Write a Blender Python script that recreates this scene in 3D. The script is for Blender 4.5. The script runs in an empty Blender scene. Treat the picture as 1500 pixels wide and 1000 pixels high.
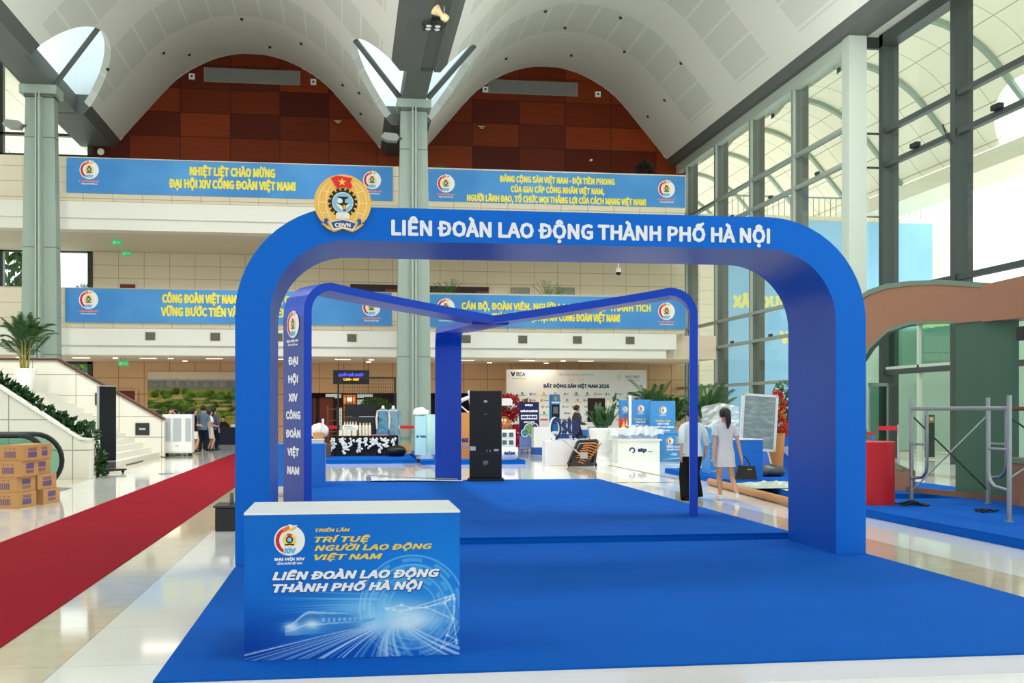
import bpy, bmesh, math, random, os
from mathutils import Vector, Matrix
random.seed(7)
R = math.radians
scene = bpy.context.scene
COL = scene.collection

# ---------------------------------------------------------------- camera, sky, sun, exposure
EYE = 1.55
YAW = math.atan(240 / 1670)
cam = bpy.data.cameras.new('camera')
cam.sensor_width = 36.0
cam.lens = 36.0 * 1670 / 1500
cam.shift_y = 100 / 1500
cam.clip_end = 1000
camo = bpy.data.objects.new('camera', cam)
camo.location = (0, 0, EYE)
camo.rotation_euler = (R(90), 0, -YAW)
COL.objects.link(camo)
scene.camera = camo

world = bpy.data.worlds.new('world')
scene.world = world
world.use_nodes = True
bg = world.node_tree.nodes['Background']
bg.inputs['Color'].default_value = (0.93, 0.97, 1.0, 1)
bg.inputs['Strength'].default_value = 2.4

sun = bpy.data.lights.new('sun', 'SUN')
sun.energy = 4.0
sun.angle = R(12)
sun.color = (1, .97, .9)
suno = bpy.data.objects.new('sun', sun)
suno.rotation_euler = (R(8), R(30), 0)
COL.objects.link(suno)

def area_lamp(x, y, z, sx, sy, power, col=(1, .99, .965)):
    L = bpy.data.lights.new('area_lamp', 'AREA')
    L.shape = 'RECTANGLE'; L.size = sx; L.size_y = sy; L.energy = power; L.color = col
    o = bpy.data.objects.new('area_lamp', L); o.location = (x, y, z); COL.objects.link(o)
    return o
for lx in (-9, 2.54, 11.5):                     # fill lamps added under the vaults to brighten the hall, no fixtures
    for ly, pw, tl in ((4, 330, 0), (17, 470, 12), (29, 1150, 24)):
        area_lamp(lx, ly, 13.3, 1.2, 3, pw).rotation_euler = (R(tl), 0, 0)
for lx in (-8, -2.5, 3, 8.5):                      # lamps at the lower gallery lights; upper row is fill added for the walls
    area_lamp(lx, 51, 3.7, 1.6, 1.2, 42, (1, .8, .58))
    area_lamp(lx, 51, 8.75, 1.6, 1.2, 26, (1, .95, .86))

vs = scene.view_settings
vs.view_transform = 'Standard'; vs.look = 'None'; vs.gamma = 1; vs.use_curve_mapping = False
vs.exposure = -0.13

# ---------------------------------------------------------------- materials
def lin(c):
    out = []
    for v in c[:3]:
        v = v / 255
        out.append(v / 12.92 if v <= .04045 else ((v + .055) / 1.055) ** 2.4)
    return (*out, 1)
class NT:
    def __init__(s, name):
        s.m = bpy.data.materials.new(name); s.m.use_nodes = True
        s.t = s.m.node_tree; s.b = s.t.nodes['Principled BSDF']
    def n(s, typ, **kw):
        x = s.t.nodes.new(typ)
        for k, v in kw.items(): setattr(x, k, v)
        return x
    def l(s, a, b): s.t.links.new(a, b)
    def val(s, sock, v):
        if hasattr(v, 'is_output'): s.l(v, sock)
        else: sock.default_value = v
    def math(s, op, a, b=None, c=None):
        x = s.n('ShaderNodeMath', operation=op)
        s.val(x.inputs[0], a)
        if b is not None: s.val(x.inputs[1], b)
        if c is not None: s.val(x.inputs[2], c)
        return x.outputs[0]
    def mix(s, f, a, b):
        x = s.n('ShaderNodeMix', data_type='RGBA')
        s.val(x.inputs[0], f); s.val(x.inputs[6], a); s.val(x.inputs[7], b)
        return x.outputs[2]
    def pos(s):
        g = s.n('ShaderNodeNewGeometry'); x = s.n('ShaderNodeSeparateXYZ'); s.l(g.outputs['Position'], x.inputs[0])
        return x.outputs, g.outputs['Position']
    def obj(s):
        g = s.n('ShaderNodeTexCoord'); x = s.n('ShaderNodeSeparateXYZ'); s.l(g.outputs['Object'], x.inputs[0])
        return x.outputs, g.outputs['Object']
    def noise(s, vec, scale, detail=3):
        x = s.n('ShaderNodeTexNoise'); s.l(vec, x.inputs['Vector'])
        x.inputs['Scale'].default_value = scale; x.inputs['Detail'].default_value = detail
        return x.outputs['Fac']
    def line(s, v, period, off, w):          # 1 on a joint line, 0 elsewhere
        f = s.math('FRACT', s.math('DIVIDE', s.math('SUBTRACT', v, off - w / 2), period))
        return s.math('LESS_THAN', f, w / period)
    def base(s, v): s.val(s.b.inputs['Base Color'], v)
    def set(s, rough=.5, metal=0, spec=.5, coat=0):
        s.b.inputs['Roughness'].default_value = rough; s.b.inputs['Metallic'].default_value = metal
        s.b.inputs['Specular IOR Level'].default_value = spec; s.b.inputs['Coat Weight'].default_value = coat
_mc = {}
def M(name, rgb=None, rough=.5, metal=0, spec=.4, var=.06, vs_=6, emit=0, coat=0):
    if name in _mc: return _mc[name]
    k = NT(name); k.set(rough, metal, spec, coat)
    c = lin(rgb)
    if var:
        _, v = k.obj()
        f = k.noise(v, vs_)
        a = tuple(min(1, x * (1 - var)) for x in c[:3]) + (1,); b = tuple(min(1, x * (1 + var)) for x in c[:3]) + (1,)
        k.base(k.mix(f, a, b))
    else: k.base(c)
    if emit:
        k.b.inputs['Emission Color'].default_value = c; k.b.inputs['Emission Strength'].default_value = emit
    _mc[name] = k.m
    return k.m
def glass(name, tint, refl=1.0, rough=0.0):
    if name in _mc: return _mc[name]
    k = NT(name); t = k.t
    tr = k.n('ShaderNodeBsdfTransparent'); tr.inputs[0].default_value = lin(tint)
    gl = k.n('ShaderNodeBsdfGlossy'); gl.inputs['Roughness'].default_value = rough
    lw = k.n('ShaderNodeLayerWeight'); lw.inputs[0].default_value = .5
    fr = k.math('ADD', k.math('MULTIPLY', k.math('POWER', lw.outputs['Facing'], 5), .8), .045)
    mx = k.n('ShaderNodeMixShader')
    k.l(k.math('MULTIPLY', fr, refl), mx.inputs[0]); k.l(tr.outputs[0], mx.inputs[1]); k.l(gl.outputs[0], mx.inputs[2])
    out = [n for n in t.nodes if n.type == 'OUTPUT_MATERIAL'][0]
    k.l(mx.outputs[0], out.inputs[0])
    _mc[name] = k.m
    return k.m
def tiles(name, rgb, line_rgb, a, b, pa, pb, oa, ob, w=.025, rough=.5, var=.05):
    """stone panels with joint lines; a, b are axis letters"""
    if name in _mc: return _mc[name]
    k = NT(name); k.set(rough, 0, .4)
    o, v = k.pos(); ix = {'x': 0, 'y': 1, 'z': 2}
    m = k.math('MAXIMUM', k.line(o[ix[a]], pa, oa, w), k.line(o[ix[b]], pb, ob, w))
    c = lin(rgb); f = k.noise(v, 1.3)
    base = k.mix(f, tuple(x * (1 - var) for x in c[:3]) + (1,), tuple(min(1, x * (1 + var)) for x in c[:3]) + (1,))
    k.base(k.mix(m, base, lin(line_rgb)))
    _mc[name] = k.m
    return k.m
def vcol(name, rough=.4, emit=0, spec=.4):
    if name in _mc: return _mc[name]
    k = NT(name); k.set(rough, 0, spec)
    a = k.n('ShaderNodeAttribute'); a.attribute_name = 'print'
    k.l(a.outputs['Color'], k.b.inputs['Base Color'])
    if emit:
        k.l(a.outputs['Color'], k.b.inputs['Emission Color']); k.b.inputs['Emission Strength'].default_value = emit
    _mc[name] = k.m
    return k.m

# ---------------------------------------------------------------- mesh helpers
class MB:
    def __init__(s): s.v = []; s.f = []; s.i = []; s.ms = []; s.sm = []
    def mi(s, m):
        if m not in s.ms: s.ms.append(m)
        return s.ms.index(m)
    def add(s, vs, fs, m, smooth=False):
        o = len(s.v); k = s.mi(m)
        s.v += [tuple(p) for p in vs]
        for f in fs: s.f.append(tuple(o + j for j in f)); s.i.append(k); s.sm.append(smooth)
        return s
    def box(s, x0, x1, y0, y1, z0, z1, m, mat4=None):
        vs = [(x, y, z) for z in (z0, z1) for y in (y0, y1) for x in (x0, x1)]
        if mat4 is not None: vs = [mat4 @ Vector(p) for p in vs]
        return s.add(vs, [(0, 2, 3, 1), (4, 5, 7, 6), (0, 1, 5, 4), (2, 6, 7, 3), (0, 4, 6, 2), (1, 3, 7, 5)], m)
    def prism(s, poly, axis, lo, hi, m, smooth=False, caps=True, mat4=None):
        n = len(poly)
        def P(a, b, t):
            return {'y': (a, t, b), 'x': (t, a, b), 'z': (a, b, t)}[axis]
        vs = [P(a, b, lo) for a, b in poly] + [P(a, b, hi) for a, b in poly]
        if mat4 is not None: vs = [mat4 @ Vector(p) for p in vs]
        fs = [(i, (i + 1) % n, n + (i + 1) % n, n + i) for i in range(n)]
        s.add(vs, fs, m, smooth)
        if caps: s.add(vs, [tuple(range(n))[::-1], tuple(range(n, 2 * n))], m)
        return s
    def quad(s, a, b, c, d, m): return s.add([a, b, c, d], [(0, 1, 2, 3)], m)
    def lathe(s, prof, c, m, n=24, smooth=True, sx=1, sy=1):
        vs = []; fs = []
        for r, z in prof:
            for k in range(n):
                t = 2 * math.pi * k / n
                vs.append((c[0] + r * math.cos(t) * sx, c[1] + r * math.sin(t) * sy, c[2] + z))
        for j in range(len(prof) - 1):
            for k in range(n):
                k2 = (k + 1) % n
                fs.append((j * n + k, j * n + k2, (j + 1) * n + k2, (j + 1) * n + k))
        s.add(vs, fs, m, smooth)
        if prof[0][0] > 1e-4: s.add(vs[:n], [tuple(range(n))[::-1]], m)
        if prof[-1][0] > 1e-4: s.add(vs[-n:], [tuple(range(n))], m)
        return s
    def tube(s, pts, r, m, n=8, closed=False, caps=True, flat=None):
        pts = [Vector(p) for p in pts]; L = len(pts); rs = r if isinstance(r, (list, tuple)) else [r] * L
        vs = []; fs = []; up = None
        for i, p in enumerate(pts):
            if closed: t = pts[(i + 1) % L] - pts[i - 1]
            else: t = pts[min(i + 1, L - 1)] - pts[max(i - 1, 0)]
            t.normalize()
            if up is None:
                up = Vector((0, 0, 1)) if abs(t.z) < .9 else Vector((1, 0, 0))
            a = t.cross(up)
            if a.length < 1e-5: a = t.cross(Vector((0, 1, 0)))
            a.normalize(); b = a.cross(t).normalized(); up = b
            ra, rb = (rs[i], rs[i]) if flat is None else (rs[i] * flat[0], rs[i] * flat[1])
            for k in range(n):
                q = 2 * math.pi * k / n
                vs.append(p + a * (ra * math.cos(q)) + b * (rb * math.sin(q)))
        e = L if closed else L - 1
        for i in range(e):
            i2 = (i + 1) % L
            for k in range(n):
                k2 = (k + 1) % n
                fs.append((i * n + k, i * n + k2, i2 * n + k2, i2 * n + k))
        s.add(vs, fs, m, True)
        if caps and not closed:
            s.add(vs[:n], [tuple(range(n))[::-1]], m); s.add(vs[-n:], [tuple(range(n))], m)
        return s
    def ball(s, c, r, m, n=12, h=8):
        r = r if isinstance(r, (list, tuple)) else (r, r, r)
        prof = [(max(1e-5, math.sin(math.pi * j / h)), -math.cos(math.pi * j / h)) for j in range(h + 1)]
        vs = []; fs = []
        for a, z in prof:
            for k in range(n):
                t = 2 * math.pi * k / n
                vs.append((c[0] + r[0] * a * math.cos(t), c[1] + r[1] * a * math.sin(t), c[2] + r[2] * z))
        for j in range(h):
            for k in range(n):
                k2 = (k + 1) % n
                fs.append((j * n + k, j * n + k2, (j + 1) * n + k2, (j + 1) * n + k))
        return s.add(vs, fs, m, True)
    def xform(s, m4):
        s.v = [tuple(m4 @ Vector(p)) for p in s.v]; return s
    def build(s, name, parent=None, bevel=0):
        me = bpy.data.meshes.new(name); me.from_pydata(s.v, [], s.f)
        for m in s.ms: me.materials.append(m)
        me.polygons.foreach_set('material_index', s.i); me.polygons.foreach_set('use_smooth', s.sm); me.update()
        o = bpy.data.objects.new(name, me); COL.objects.link(o)
        if parent: o.parent = parent
        if bevel:
            b = o.modifiers.new('bevel', 'BEVEL'); b.width = bevel; b.segments = 2; b.limit_method = 'ANGLE'
        return o
def tag(o, label=None, cat=None, group=None, kind=None):
    if label: o['label'] = label
    if cat: o['category'] = cat
    if group: o['group'] = group
    if kind: o['kind'] = kind
    return o
def thing(name, label, cat, loc=(0, 0, 0), rz=0, group=None):
    o = bpy.data.objects.new(name, None); COL.objects.link(o); o.empty_display_size = .2
    o.location = loc; o.rotation_euler = (0, 0, rz)
    return tag(o, label, cat, group)
def struct(mb, name, parent=None):
    o = mb.build(name, parent)
    if not parent: o['kind'] = 'structure'
    return o
def clone(o, loc=None, rz=None, label=None, group=None, parent=None, scale=None):
    c = o.copy(); COL.objects.link(c)
    if parent: c.parent = parent
    if loc is not None: c.location = loc
    if rz is not None: c.rotation_euler = (0, 0, rz)
    if scale is not None: c.scale = scale if isinstance(scale, tuple) else (scale,) * 3
    if label: c['label'] = label
    if group: c['group'] = group
    for ch in list(o.children): clone(ch, parent=c)
    return c

# ---------------------------------------------------------------- lettering
try:
    FONT = bpy.data.fonts.load(os.path.join(bpy.utils.system_resource('DATAFILES'), 'fonts', 'Noto Sans CJK Regular.woff2'))
except Exception:
    FONT = None
_tc = {}
def text_geo(body, shear=0):
    key = (body, shear)
    if key in _tc: return _tc[key]
    c = bpy.data.curves.new('lettering', 'FONT'); c.body = body; c.size = 1
    if FONT: c.font = FONT
    c.shear = shear; c.resolution_u = 2; c.align_x = 'LEFT'
    o = bpy.data.objects.new('lettering', c); COL.objects.link(o)
    bpy.context.view_layer.update()
    me = bpy.data.meshes.new_from_object(o.evaluated_get(bpy.context.evaluated_depsgraph_get()))
    v = [tuple(p.co) for p in me.vertices]; f = [tuple(p.vertices) for p in me.polygons]
    bpy.data.objects.remove(o); bpy.data.curves.remove(c); bpy.data.meshes.remove(me)
    _tc[key] = (v, f)
    return v, f
def write(mb, body, o, right, up, h, m, width=None, align='C', bold=.0, shear=0, off=0.0):
    """letters with cap height h; baseline through o; stretched to width when given; bold thickens the strokes"""
    v, f = text_geo(body, shear)
    hv, _ = text_geo('H'); s = h / (max(p[1] for p in hv) - min(p[1] for p in hv) + 2 * bold)
    x0 = min(p[0] for p in v); x1 = max(p[0] for p in v)
    sx = s if width is None else width / (x1 - x0 + 2 * bold)
    w = (x1 - x0 + 2 * bold) * sx
    sh = {'C': -w / 2, 'L': 0, 'R': -w}[align]
    right = Vector(right).normalized(); up = Vector(up).normalized(); nn = right.cross(up); o = Vector(o) + nn * off
    bx_ = bold * s / sx if width and sx < s else bold
    sh_ = [(0, 0)] + ([(bx_, 0), (-bx_, 0), (0, bold), (0, -bold), (bx_ * .8, bold * .8), (-bx_ * .8, bold * .8), (bx_ * .8, -bold * .8), (-bx_ * .8, -bold * .8)] if bold else [])
    for q, (dx, dz) in enumerate(sh_):
        mb.add([o + right * ((p[0] - x0 + bold + dx) * sx + sh) + up * ((p[1] + bold + dz) * s) - nn * (q * h * .0004) for p in v], f, m)
    return w
def letter(parent, body, *a, name='lettering', **k):
    mb = MB(); write(mb, body, *a, **k); return mb.build(name, parent)
FX = (1, 0, 0); FZ = (0, 0, 1)
# ================================================================ THE HALL
cream = tiles('cream_stone', (226, 216, 190), (178, 164, 132), 'x', 'z', 1.14, .6, -11.6, 8.8, .025)
creamy = tiles('cream_stone_side', (226, 216, 190), (178, 164, 132), 'y', 'z', 1.5, .72, 0, 8.8, .03)
warmst = tiles('warm_stone', (216, 178, 136), (150, 112, 76), 'x', 'z', 1.14, .75, -11.6, 3.77, .03)
ledge_t = tiles('ledge_stone', (222, 214, 190), (170, 158, 128), 'x', 'z', 1.5, 50, -11.6, 0, .03)
white_p = M('white_plaster', (236, 236, 226), .7, var=.02)
soffit_p = M('soffit_plaster', (226, 222, 208), .75, var=.02)
steel = M('green_grey_paint', (150, 168, 156), .45, var=.05, vs_=2)
steel_d = M('beam_grey_paint', (92, 98, 94), .55, var=.05, vs_=2)
steel_k = M('dark_frame_paint', (52, 60, 58), .4, var=.05)
frame_l = M('light_frame_paint', (176, 188, 176), .4, var=.04)
black_m = M('black_metal', (20, 21, 22), .4, var=.1)

# floor: white marble with lengthwise beige bands and fine joints
k = NT('marble'); k.set(.06, 0, .5)
o_, v_ = k.pos()
f = k.math('FRACT', k.math('DIVIDE', k.math('ADD', o_[0], 2.41), 3.95))
band = k.math('LESS_THAN', f, .69 / 3.95)
nz = k.noise(v_, .9, 6); nz2 = k.noise(v_, 5, 4)
wcol = k.mix(nz, lin((236, 239, 233)), lin((246, 247, 243)))
bcol = k.mix(nz2, lin((205, 190, 160)), lin((226, 214, 190)))
jl = k.math('MAXIMUM', k.line(o_[1], 1.25, 7.19, .008), k.line(o_[0], 3.95, -1.72, .008))
k.base(k.mix(k.math('MULTIPLY', jl, .45), k.mix(band, wcol, bcol), lin((120, 112, 96))))
marble = k.m
mb = MB(); mb.box(-32, 17.6, -16, 62, -.3, 0, marble); struct(mb, 'floor')
# outside ground
mb = MB(); mb.box(17.6, 160, -60, 200, -.34, -.04, M('paving', (232, 230, 220), .8)); struct(mb, 'trim_ground_east')
mb = MB(); mb.box(-160, 17.6, 62, 200, -.34, -.04, M('paving', (232, 230, 220), .8)); struct(mb, 'trim_ground_north')
mb = MB(); mb.box(-160, -32, -60, 62, -.34, -.04, M('paving', (232, 230, 220), .8)); struct(mb, 'trim_ground_west')

# vaulted roof
PRF = [(0, 18.2), (.65, 18.16), (1.5, 17.97), (2.35, 17.6), (3.0, 17.2), (3.46, 16.84), (4.0, 16.25), (4.45, 15.7), (5.1, 14.95), (5.88, 14.02), (6.2, 13.62)]
def vz(d):
    d = abs(d)
    for (a, za), (b, zb) in zip(PRF, PRF[1:]):
        if d <= b:
            t = (d - a) / (b - a); return za + (zb - za) * t
    return PRF[-1][1]
def vz_s(d):                                      # smoothed profile
    return sum(vz(abs(d) + e) * w for e, w in ((-.3, .25), (0, .5), (.3, .25))) if abs(d) > .3 else vz(d) - .02
def arc_s(d):
    n = 40; s = 0; px, pz = 0, vz_s(0)
    for i in range(1, n + 1):
        x = abs(d) * i / n; z = vz_s(x); s += math.hypot(x - px, z - pz); px, pz = x, z
    return s if d >= 0 else -s
k = NT('vault_plaster'); k.set(.75, 0, .3)
uv = k.n('ShaderNodeUVMap'); uv.uv_map = 'UVMap'
sp = k.n('ShaderNodeSeparateXYZ'); k.l(uv.outputs[0], sp.inputs[0])
su, sv = sp.outputs[0], sp.outputs[1]
inb = k.math('LESS_THAN', k.math('FRACT', k.math('DIVIDE', k.math('SUBTRACT', sv, 45.85 - 6.2 * 8), 6.2)), 3.4 / 6.2)
pan = k.math('LESS_THAN', k.math('FRACT', k.math('DIVIDE', k.math('ADD', su, .19 + 1.03 * 20), 1.03)), .91)
lim = k.math('MULTIPLY', k.math('LESS_THAN', k.math('ABSOLUTE', su), 7.1), k.math('LESS_THAN', sv, 50.5))
msk = k.math('MULTIPLY', k.math('MULTIPLY', inb, pan), lim)
k.base(k.mix(msk, lin((228, 229, 221)), lin((213, 216, 206))))
vault_m = k.m
k = NT('outer_canopy'); k.set(.7, 0, .3)
uv = k.n('ShaderNodeUVMap'); uv.uv_map = 'UVMap'
sp = k.n('ShaderNodeSeparateXYZ'); k.l(uv.outputs[0], sp.inputs[0])
ln = k.math('MAXIMUM', k.line(sp.outputs[1], 2.13, 45.1, .05), k.line(sp.outputs[0], 1.7, .85, .05))
k.base(k.mix(ln, lin((250, 247, 234)), lin((170, 166, 148))))
tl = k.n('ShaderNodeBsdfTranslucent'); tl.inputs[0].default_value = lin((250, 244, 224))
mx = k.n('ShaderNodeMixShader'); mx.inputs[0].default_value = .12
k.l(k.b.outputs[0], mx.inputs[1]); k.l(tl.outputs[0], mx.inputs[2])
k.l(mx.outputs[0], [n for n in k.t.nodes if n.type == 'OUTPUT_MATERIAL'][0].inputs[0])
canopy_m = k.m
def vault(name, cx, y0, y1, mat, holes=(), d0=-6.2, d1=6.2, ny=None):
    xs = [d0 + (d1 - d0) * i / 62 for i in range(63)]
    ny = ny or int((y1 - y0) / .25)
    ys = [y0 + (y1 - y0) * j / ny for j in range(ny + 1)]
    A, B = 2.42, 4.3
    def inside(x, y): return any(((x - hx) / A) ** 2 + ((y - hy) / B) ** 2 < 1 for hx, hy in holes)
    vs = []; idx = {}; fs = []; uvs = []
    keep = {}
    for j in range(ny):
        for i in range(62):
            x = cx + (xs[i] + xs[i + 1]) / 2; y = (ys[j] + ys[j + 1]) / 2
            keep[i, j] = not inside(x, y)
    def V(i, j):
        if (i, j) in idx: return idx[i, j]
        x, y = cx + xs[i], ys[j]
        cells = [keep.get((a, b)) for a in (i - 1, i) for b in (j - 1, j)]
        if holes and (False in cells):
            hx, hy = min(holes, key=lambda h: (h[0] - x) ** 2 + (h[1] - y) ** 2)
            q = math.hypot((x - hx) / A, (y - hy) / B)
            if q > .05:
                nx, nyy = hx + (x - hx) / q, hy + (y - hy) / q
                if abs(nx - cx) <= 6.2: x, y = nx, nyy
        idx[i, j] = len(vs); vs.append((x, y, vz_s(x - cx))); uvs.append((arc_s(x - cx), y))
        return idx[i, j]
    for j in range(ny):
        for i in range(62):
            if keep[i, j]: fs.append((V(i, j), V(i, j + 1), V(i + 1, j + 1), V(i + 1, j)))
    me = bpy.data.meshes.new(name); me.from_pydata(vs, [], fs); me.materials.append(mat)
    u = me.uv_layers.new(name='UVMap')
    for lp in me.loops: u.data[lp.index].uv = uvs[lp.vertex_index]
    for p in me.polygons: p.use_smooth = True
    me.update()
    o = bpy.data.objects.new(name, me); COL.objects.link(o); o['kind'] = 'structure'
    sol = o.modifiers.new('thick', 'SOLIDIFY'); sol.thickness = .3; sol.offset = -1
    es_ = o.modifiers.new('split', 'EDGE_SPLIT'); es_.split_angle = R(35)
    return o
COLX = (-11.4, 2.54, 16.5); CY0 = 44.55
holes = [(x, CY0) for x in COLX[:2]]
YB = 54.5
vault('ceiling', -4.43, -14, YB, vault_m, holes)
vault('ceiling.001', 9.52, -14, YB, vault_m, [holes[1]])
vault('ceiling.002', -18.36, -14, YB, vault_m, [holes[0]])
# the vault that carries on outside the glass wall, with its ribs
vault('ceiling_outside', 23.46, 10, 112, canopy_m, [(30.42, 44.55)], ny=204)
for n, yy in enumerate((25.9, 32.3, 38.7, 45.1, 51.5, 57.9, 64.3, 70.7, 77.1, 83.5, 89.9, 96.3)):
    mb = MB()
    pts = [(-6.1 + 12.2 * i / 48) for i in range(49)]
    vsx = []
    for d in pts:
        z = vz_s(d)
        vsx += [(23.46 + d, yy - .16, z), (23.46 + d, yy + .16, z), (23.46 + d, yy + .16, z - .22), (23.46 + d, yy - .16, z - .22)]
    fsx = []
    for i in range(48):
        for q in range(4): fsx.append((4 * i + q, 4 * i + (q + 1) % 4, 4 * i + 4 + (q + 1) % 4, 4 * i + 4 + q))
    mb.add(vsx, fsx, steel); struct(mb, 'trim_canopy_rib' if not n else 'trim_canopy_rib.%03d' % n)
mb = MB(); mb.box(29.2, 31.6, 10, 112, 12.7, 13.5, M('canopy_edge', (236, 232, 216), .6)); struct(mb, 'trim_canopy_edge')

# roof beams over the column rows, cut away around each skylight
for n, cx in enumerate(COLX):
    sec = [(-.72, 13.6), (-1.02, 13.95), (-1.02, 14.4), (1.02, 14.4), (1.02, 13.95), (.72, 13.6), (.5, 13.6), (.44, 13.72), (-.0, 13.72), (-.0, 13.6)] if n == 1 else [(-.72, 13.6), (-1.02, 13.95), (-1.02, 14.4), (1.02, 14.4), (1.02, 13.95), (.72, 13.6)]
    if n == 2: sec = [(-.72, 13.6), (-1.02, 13.95), (-1.02, 14.4), (.1, 14.4), (.1, 13.6)]
    mb = MB()
    if n < 2:
        mb.prism([(cx + a, b) for a, b in sec], 'y', -14, 40.7, steel_d)
        mb.prism([(cx + a, b) for a, b in sec], 'y', 48.5, YB, steel_d)
        mb.box(cx - .46, cx + .46, 40.7, 48.5, 13.62, 14.35, steel_d)
    else:
        mb.prism([(cx + a, b) for a, b in sec], 'y', -14, YB, steel_d)
    struct(mb, 'trim_beam' if not n else 'trim_beam.%03d' % n)
# skylight wells: glazed lantern on the roof around each column head
lant_g = glass('skylight_glass', (226, 240, 244))
for n, cx in enumerate(COLX[:2]):
    mb = MB()
    for s in (-1, 1):
        p0 = Vector((cx + s * .55, 44.7, 13.75)); p1 = Vector((cx + s * 2.36, 43.75, vz_s(6.97 - 2.36) + .2))
        mb.tube([p0, p1], .13, steel_d, 4)
    struct(mb, 'trim_skylight_strut' if not n else 'trim_skylight_strut.001')
    mb = MB()
    ring = [(cx + 2.75 * math.cos(t), CY0 + 4.7 * math.sin(t)) for t in [2 * math.pi * q / 48 for q in range(48)]]
    mb.add([(a, b, 17.6) for a, b in ring], [tuple(range(48))], lant_g)
    for q in range(-3, 4):
        yy = CY0 + q * 1.25; w = 2.75 * math.sqrt(max(0, 1 - (q * 1.25 / 4.7) ** 2))
        mb.box(cx - w, cx + w, yy - .03, yy + .03, 17.6, 17.7, frame_l)
    # white lining of the well
    lo = [(a, b, max(vz_s(a - cc) for cc in (cx - 6.97, cx + 6.97)) + .25) for a, b in ring]
    hi = [(a, b, 17.6) for a, b in ring]
    mb.add(lo + hi, [(q, (q + 1) % 48, 48 + (q + 1) % 48, 48 + q) for q in range(48)], M('skylight_lining', (236, 244, 246), .6, var=0))
    struct(mb, 'window_skylight' if not n else 'window_skylight.001')

# wood clad end wall
k = NT('mahogany_panels'); k.set(.45, 0, .15)
o_, v_ = k.pos()
pw, ph = 2.27, 1.12
ix = k.math('FLOOR', k.math('DIVIDE', k.math('ADD', o_[0], 20.0 + 1.33), pw)); iz = k.math('FLOOR', k.math('DIVIDE', k.math('SUBTRACT', o_[2], 8.62), ph))
cb = k.n('ShaderNodeCombineXYZ'); k.l(ix, cb.inputs[0]); k.l(iz, cb.inputs[1])
wn = k.n('ShaderNodeTexWhiteNoise'); wn.noise_dimensions = '2D'; k.l(cb.outputs[0], wn.inputs[0])
mp = k.n('ShaderNodeMapping'); mp.inputs['Scale'].default_value = (.5, 1, 9); k.l(v_, mp.inputs[0])
gr = k.noise(mp.outputs[0], 1.6, 5)
c1 = k.mix(wn.outputs['Value'], lin((84, 22, 6)), lin((152, 62, 12)))
c2 = k.mix(k.math('MULTIPLY', gr, .55), c1, lin((62, 16, 6)))
ln = k.math('MAXIMUM', k.line(o_[0], pw, -21.33, .05), k.line(o_[2], ph, 8.62, .05))
k.base(k.mix(k.math('MULTIPLY', ln, .6), c2, lin((45, 14, 6))))
wood_m = k.m
mb = MB()
pts = [(-11.6, 10.0)] + [(-11.6, 14.0)] + [(-4.43 + d, vz_s(d)) for d in [-6.2 + 12.4 * i / 40 for i in range(41)]] + [(9.52 + d, vz_s(d)) for d in [-6.2 + 12.4 * i / 40 for i in range(41)]] + [(17.0, 14.0), (17.0, 10.0)]
mb.prism(pts, 'y', YB, YB + .3, wood_m); struct(mb, 'wall_wood')
for n, cx in enumerate((-4.43, 8.85)):
    g = thing('air_grille', ('long grey air grille across the wood wall of the left vault', 'long grey air grille across the wood wall of the right vault')[n], 'air vent', (cx, YB - .03, 17.12), 0, 'air grilles on the wood wall')
    mb = MB()
    mb.box(-2.2, 2.2, -.02, .02, -.33, .33, M('grille_grey', (150, 150, 142), .5)); mb.build('back_plate', g)
    mb = MB()
    for q in range(12): mb.box(-2.15, 2.15, -.05, -.02, -.3 + q * .052, -.275 + q * .052, M('grille_slat', (128, 130, 122), .45))
    mb.build('slats', g)

# galleries: back walls, parapets, soffits
XL, XR = -25, 14.35
mb = MB(); mb.box(-11.6, 17.2, YB, YB + .3, 3.76, 10.0, cream); struct(mb, 'wall_back_upper')
mb = MB()
mb.box(-11.6, -2.9, YB, YB + .3, 0, 3.76, warmst); mb.box(-2.9, 6.6, YB, YB + .3, 2.35, 3.76, warmst); mb.box(6.6, 17.2, YB, YB + .3, 0, 3.76, warmst)
struct(mb, 'wall_back')
for n, (zb, zt, z1, z2) in enumerate(((9.9, 11.62, 9.24, 8.8), (4.84, 6.42, 4.15, 3.76))):
    mb = MB()
    mb.prism([(47.4, zb + .28), (47.4, zt), (47.75, zt), (47.75, zb), (47.55, zb)], 'x', XL, XR, ledge_t if False else cream)
    struct(mb, 'wall_parapet_%s' % ('upper', 'lower')[n])
    mb = MB(); mb.box(XL, XR - .35, 47.62, 48.4, z1, zb + .02, white_p); mb.box(XL, XR - .75, 47.8, 48.6, z2, z1, white_p); struct(mb, 'trim_beam_%s' % ('upper', 'lower')[n])
    mb = MB(); mb.box(XL, 16, 48.3, YB, z2 + .003, zb - .05, soffit_p if n == 0 else M('soffit_warm', (222, 206, 184), .75, var=.02)); struct(mb, 'ceiling_gallery_%s' % ('upper', 'lower')[n])
# small vents on the lower beam
mb0 = None
for n, px in enumerate((-7.9, -5.35, -2.85, 0.15, 4.9, 7.3, 9.65, 11.95)):
    mb = MB(); mb.box(-.19, .19, -.04, 0, -.16, .16, M('vent_olive', (120, 118, 96), .6))
    for q in range(6): mb.box(-.17, .17, -.055, -.04, -.14 + q * .05, -.12 + q * .05, M('vent_slat', (98, 96, 78), .6))
    o = mb.build('wall_vent'); o.location = (px, 47.62, 4.52)
    tag(o, 'olive square wall vent in the white beam, %s from the left of the row' % ('first', 'second', 'third', 'fourth', 'fifth', 'sixth', 'seventh', 'last')[n], 'air vent', 'square vents along the lower beam')

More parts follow.
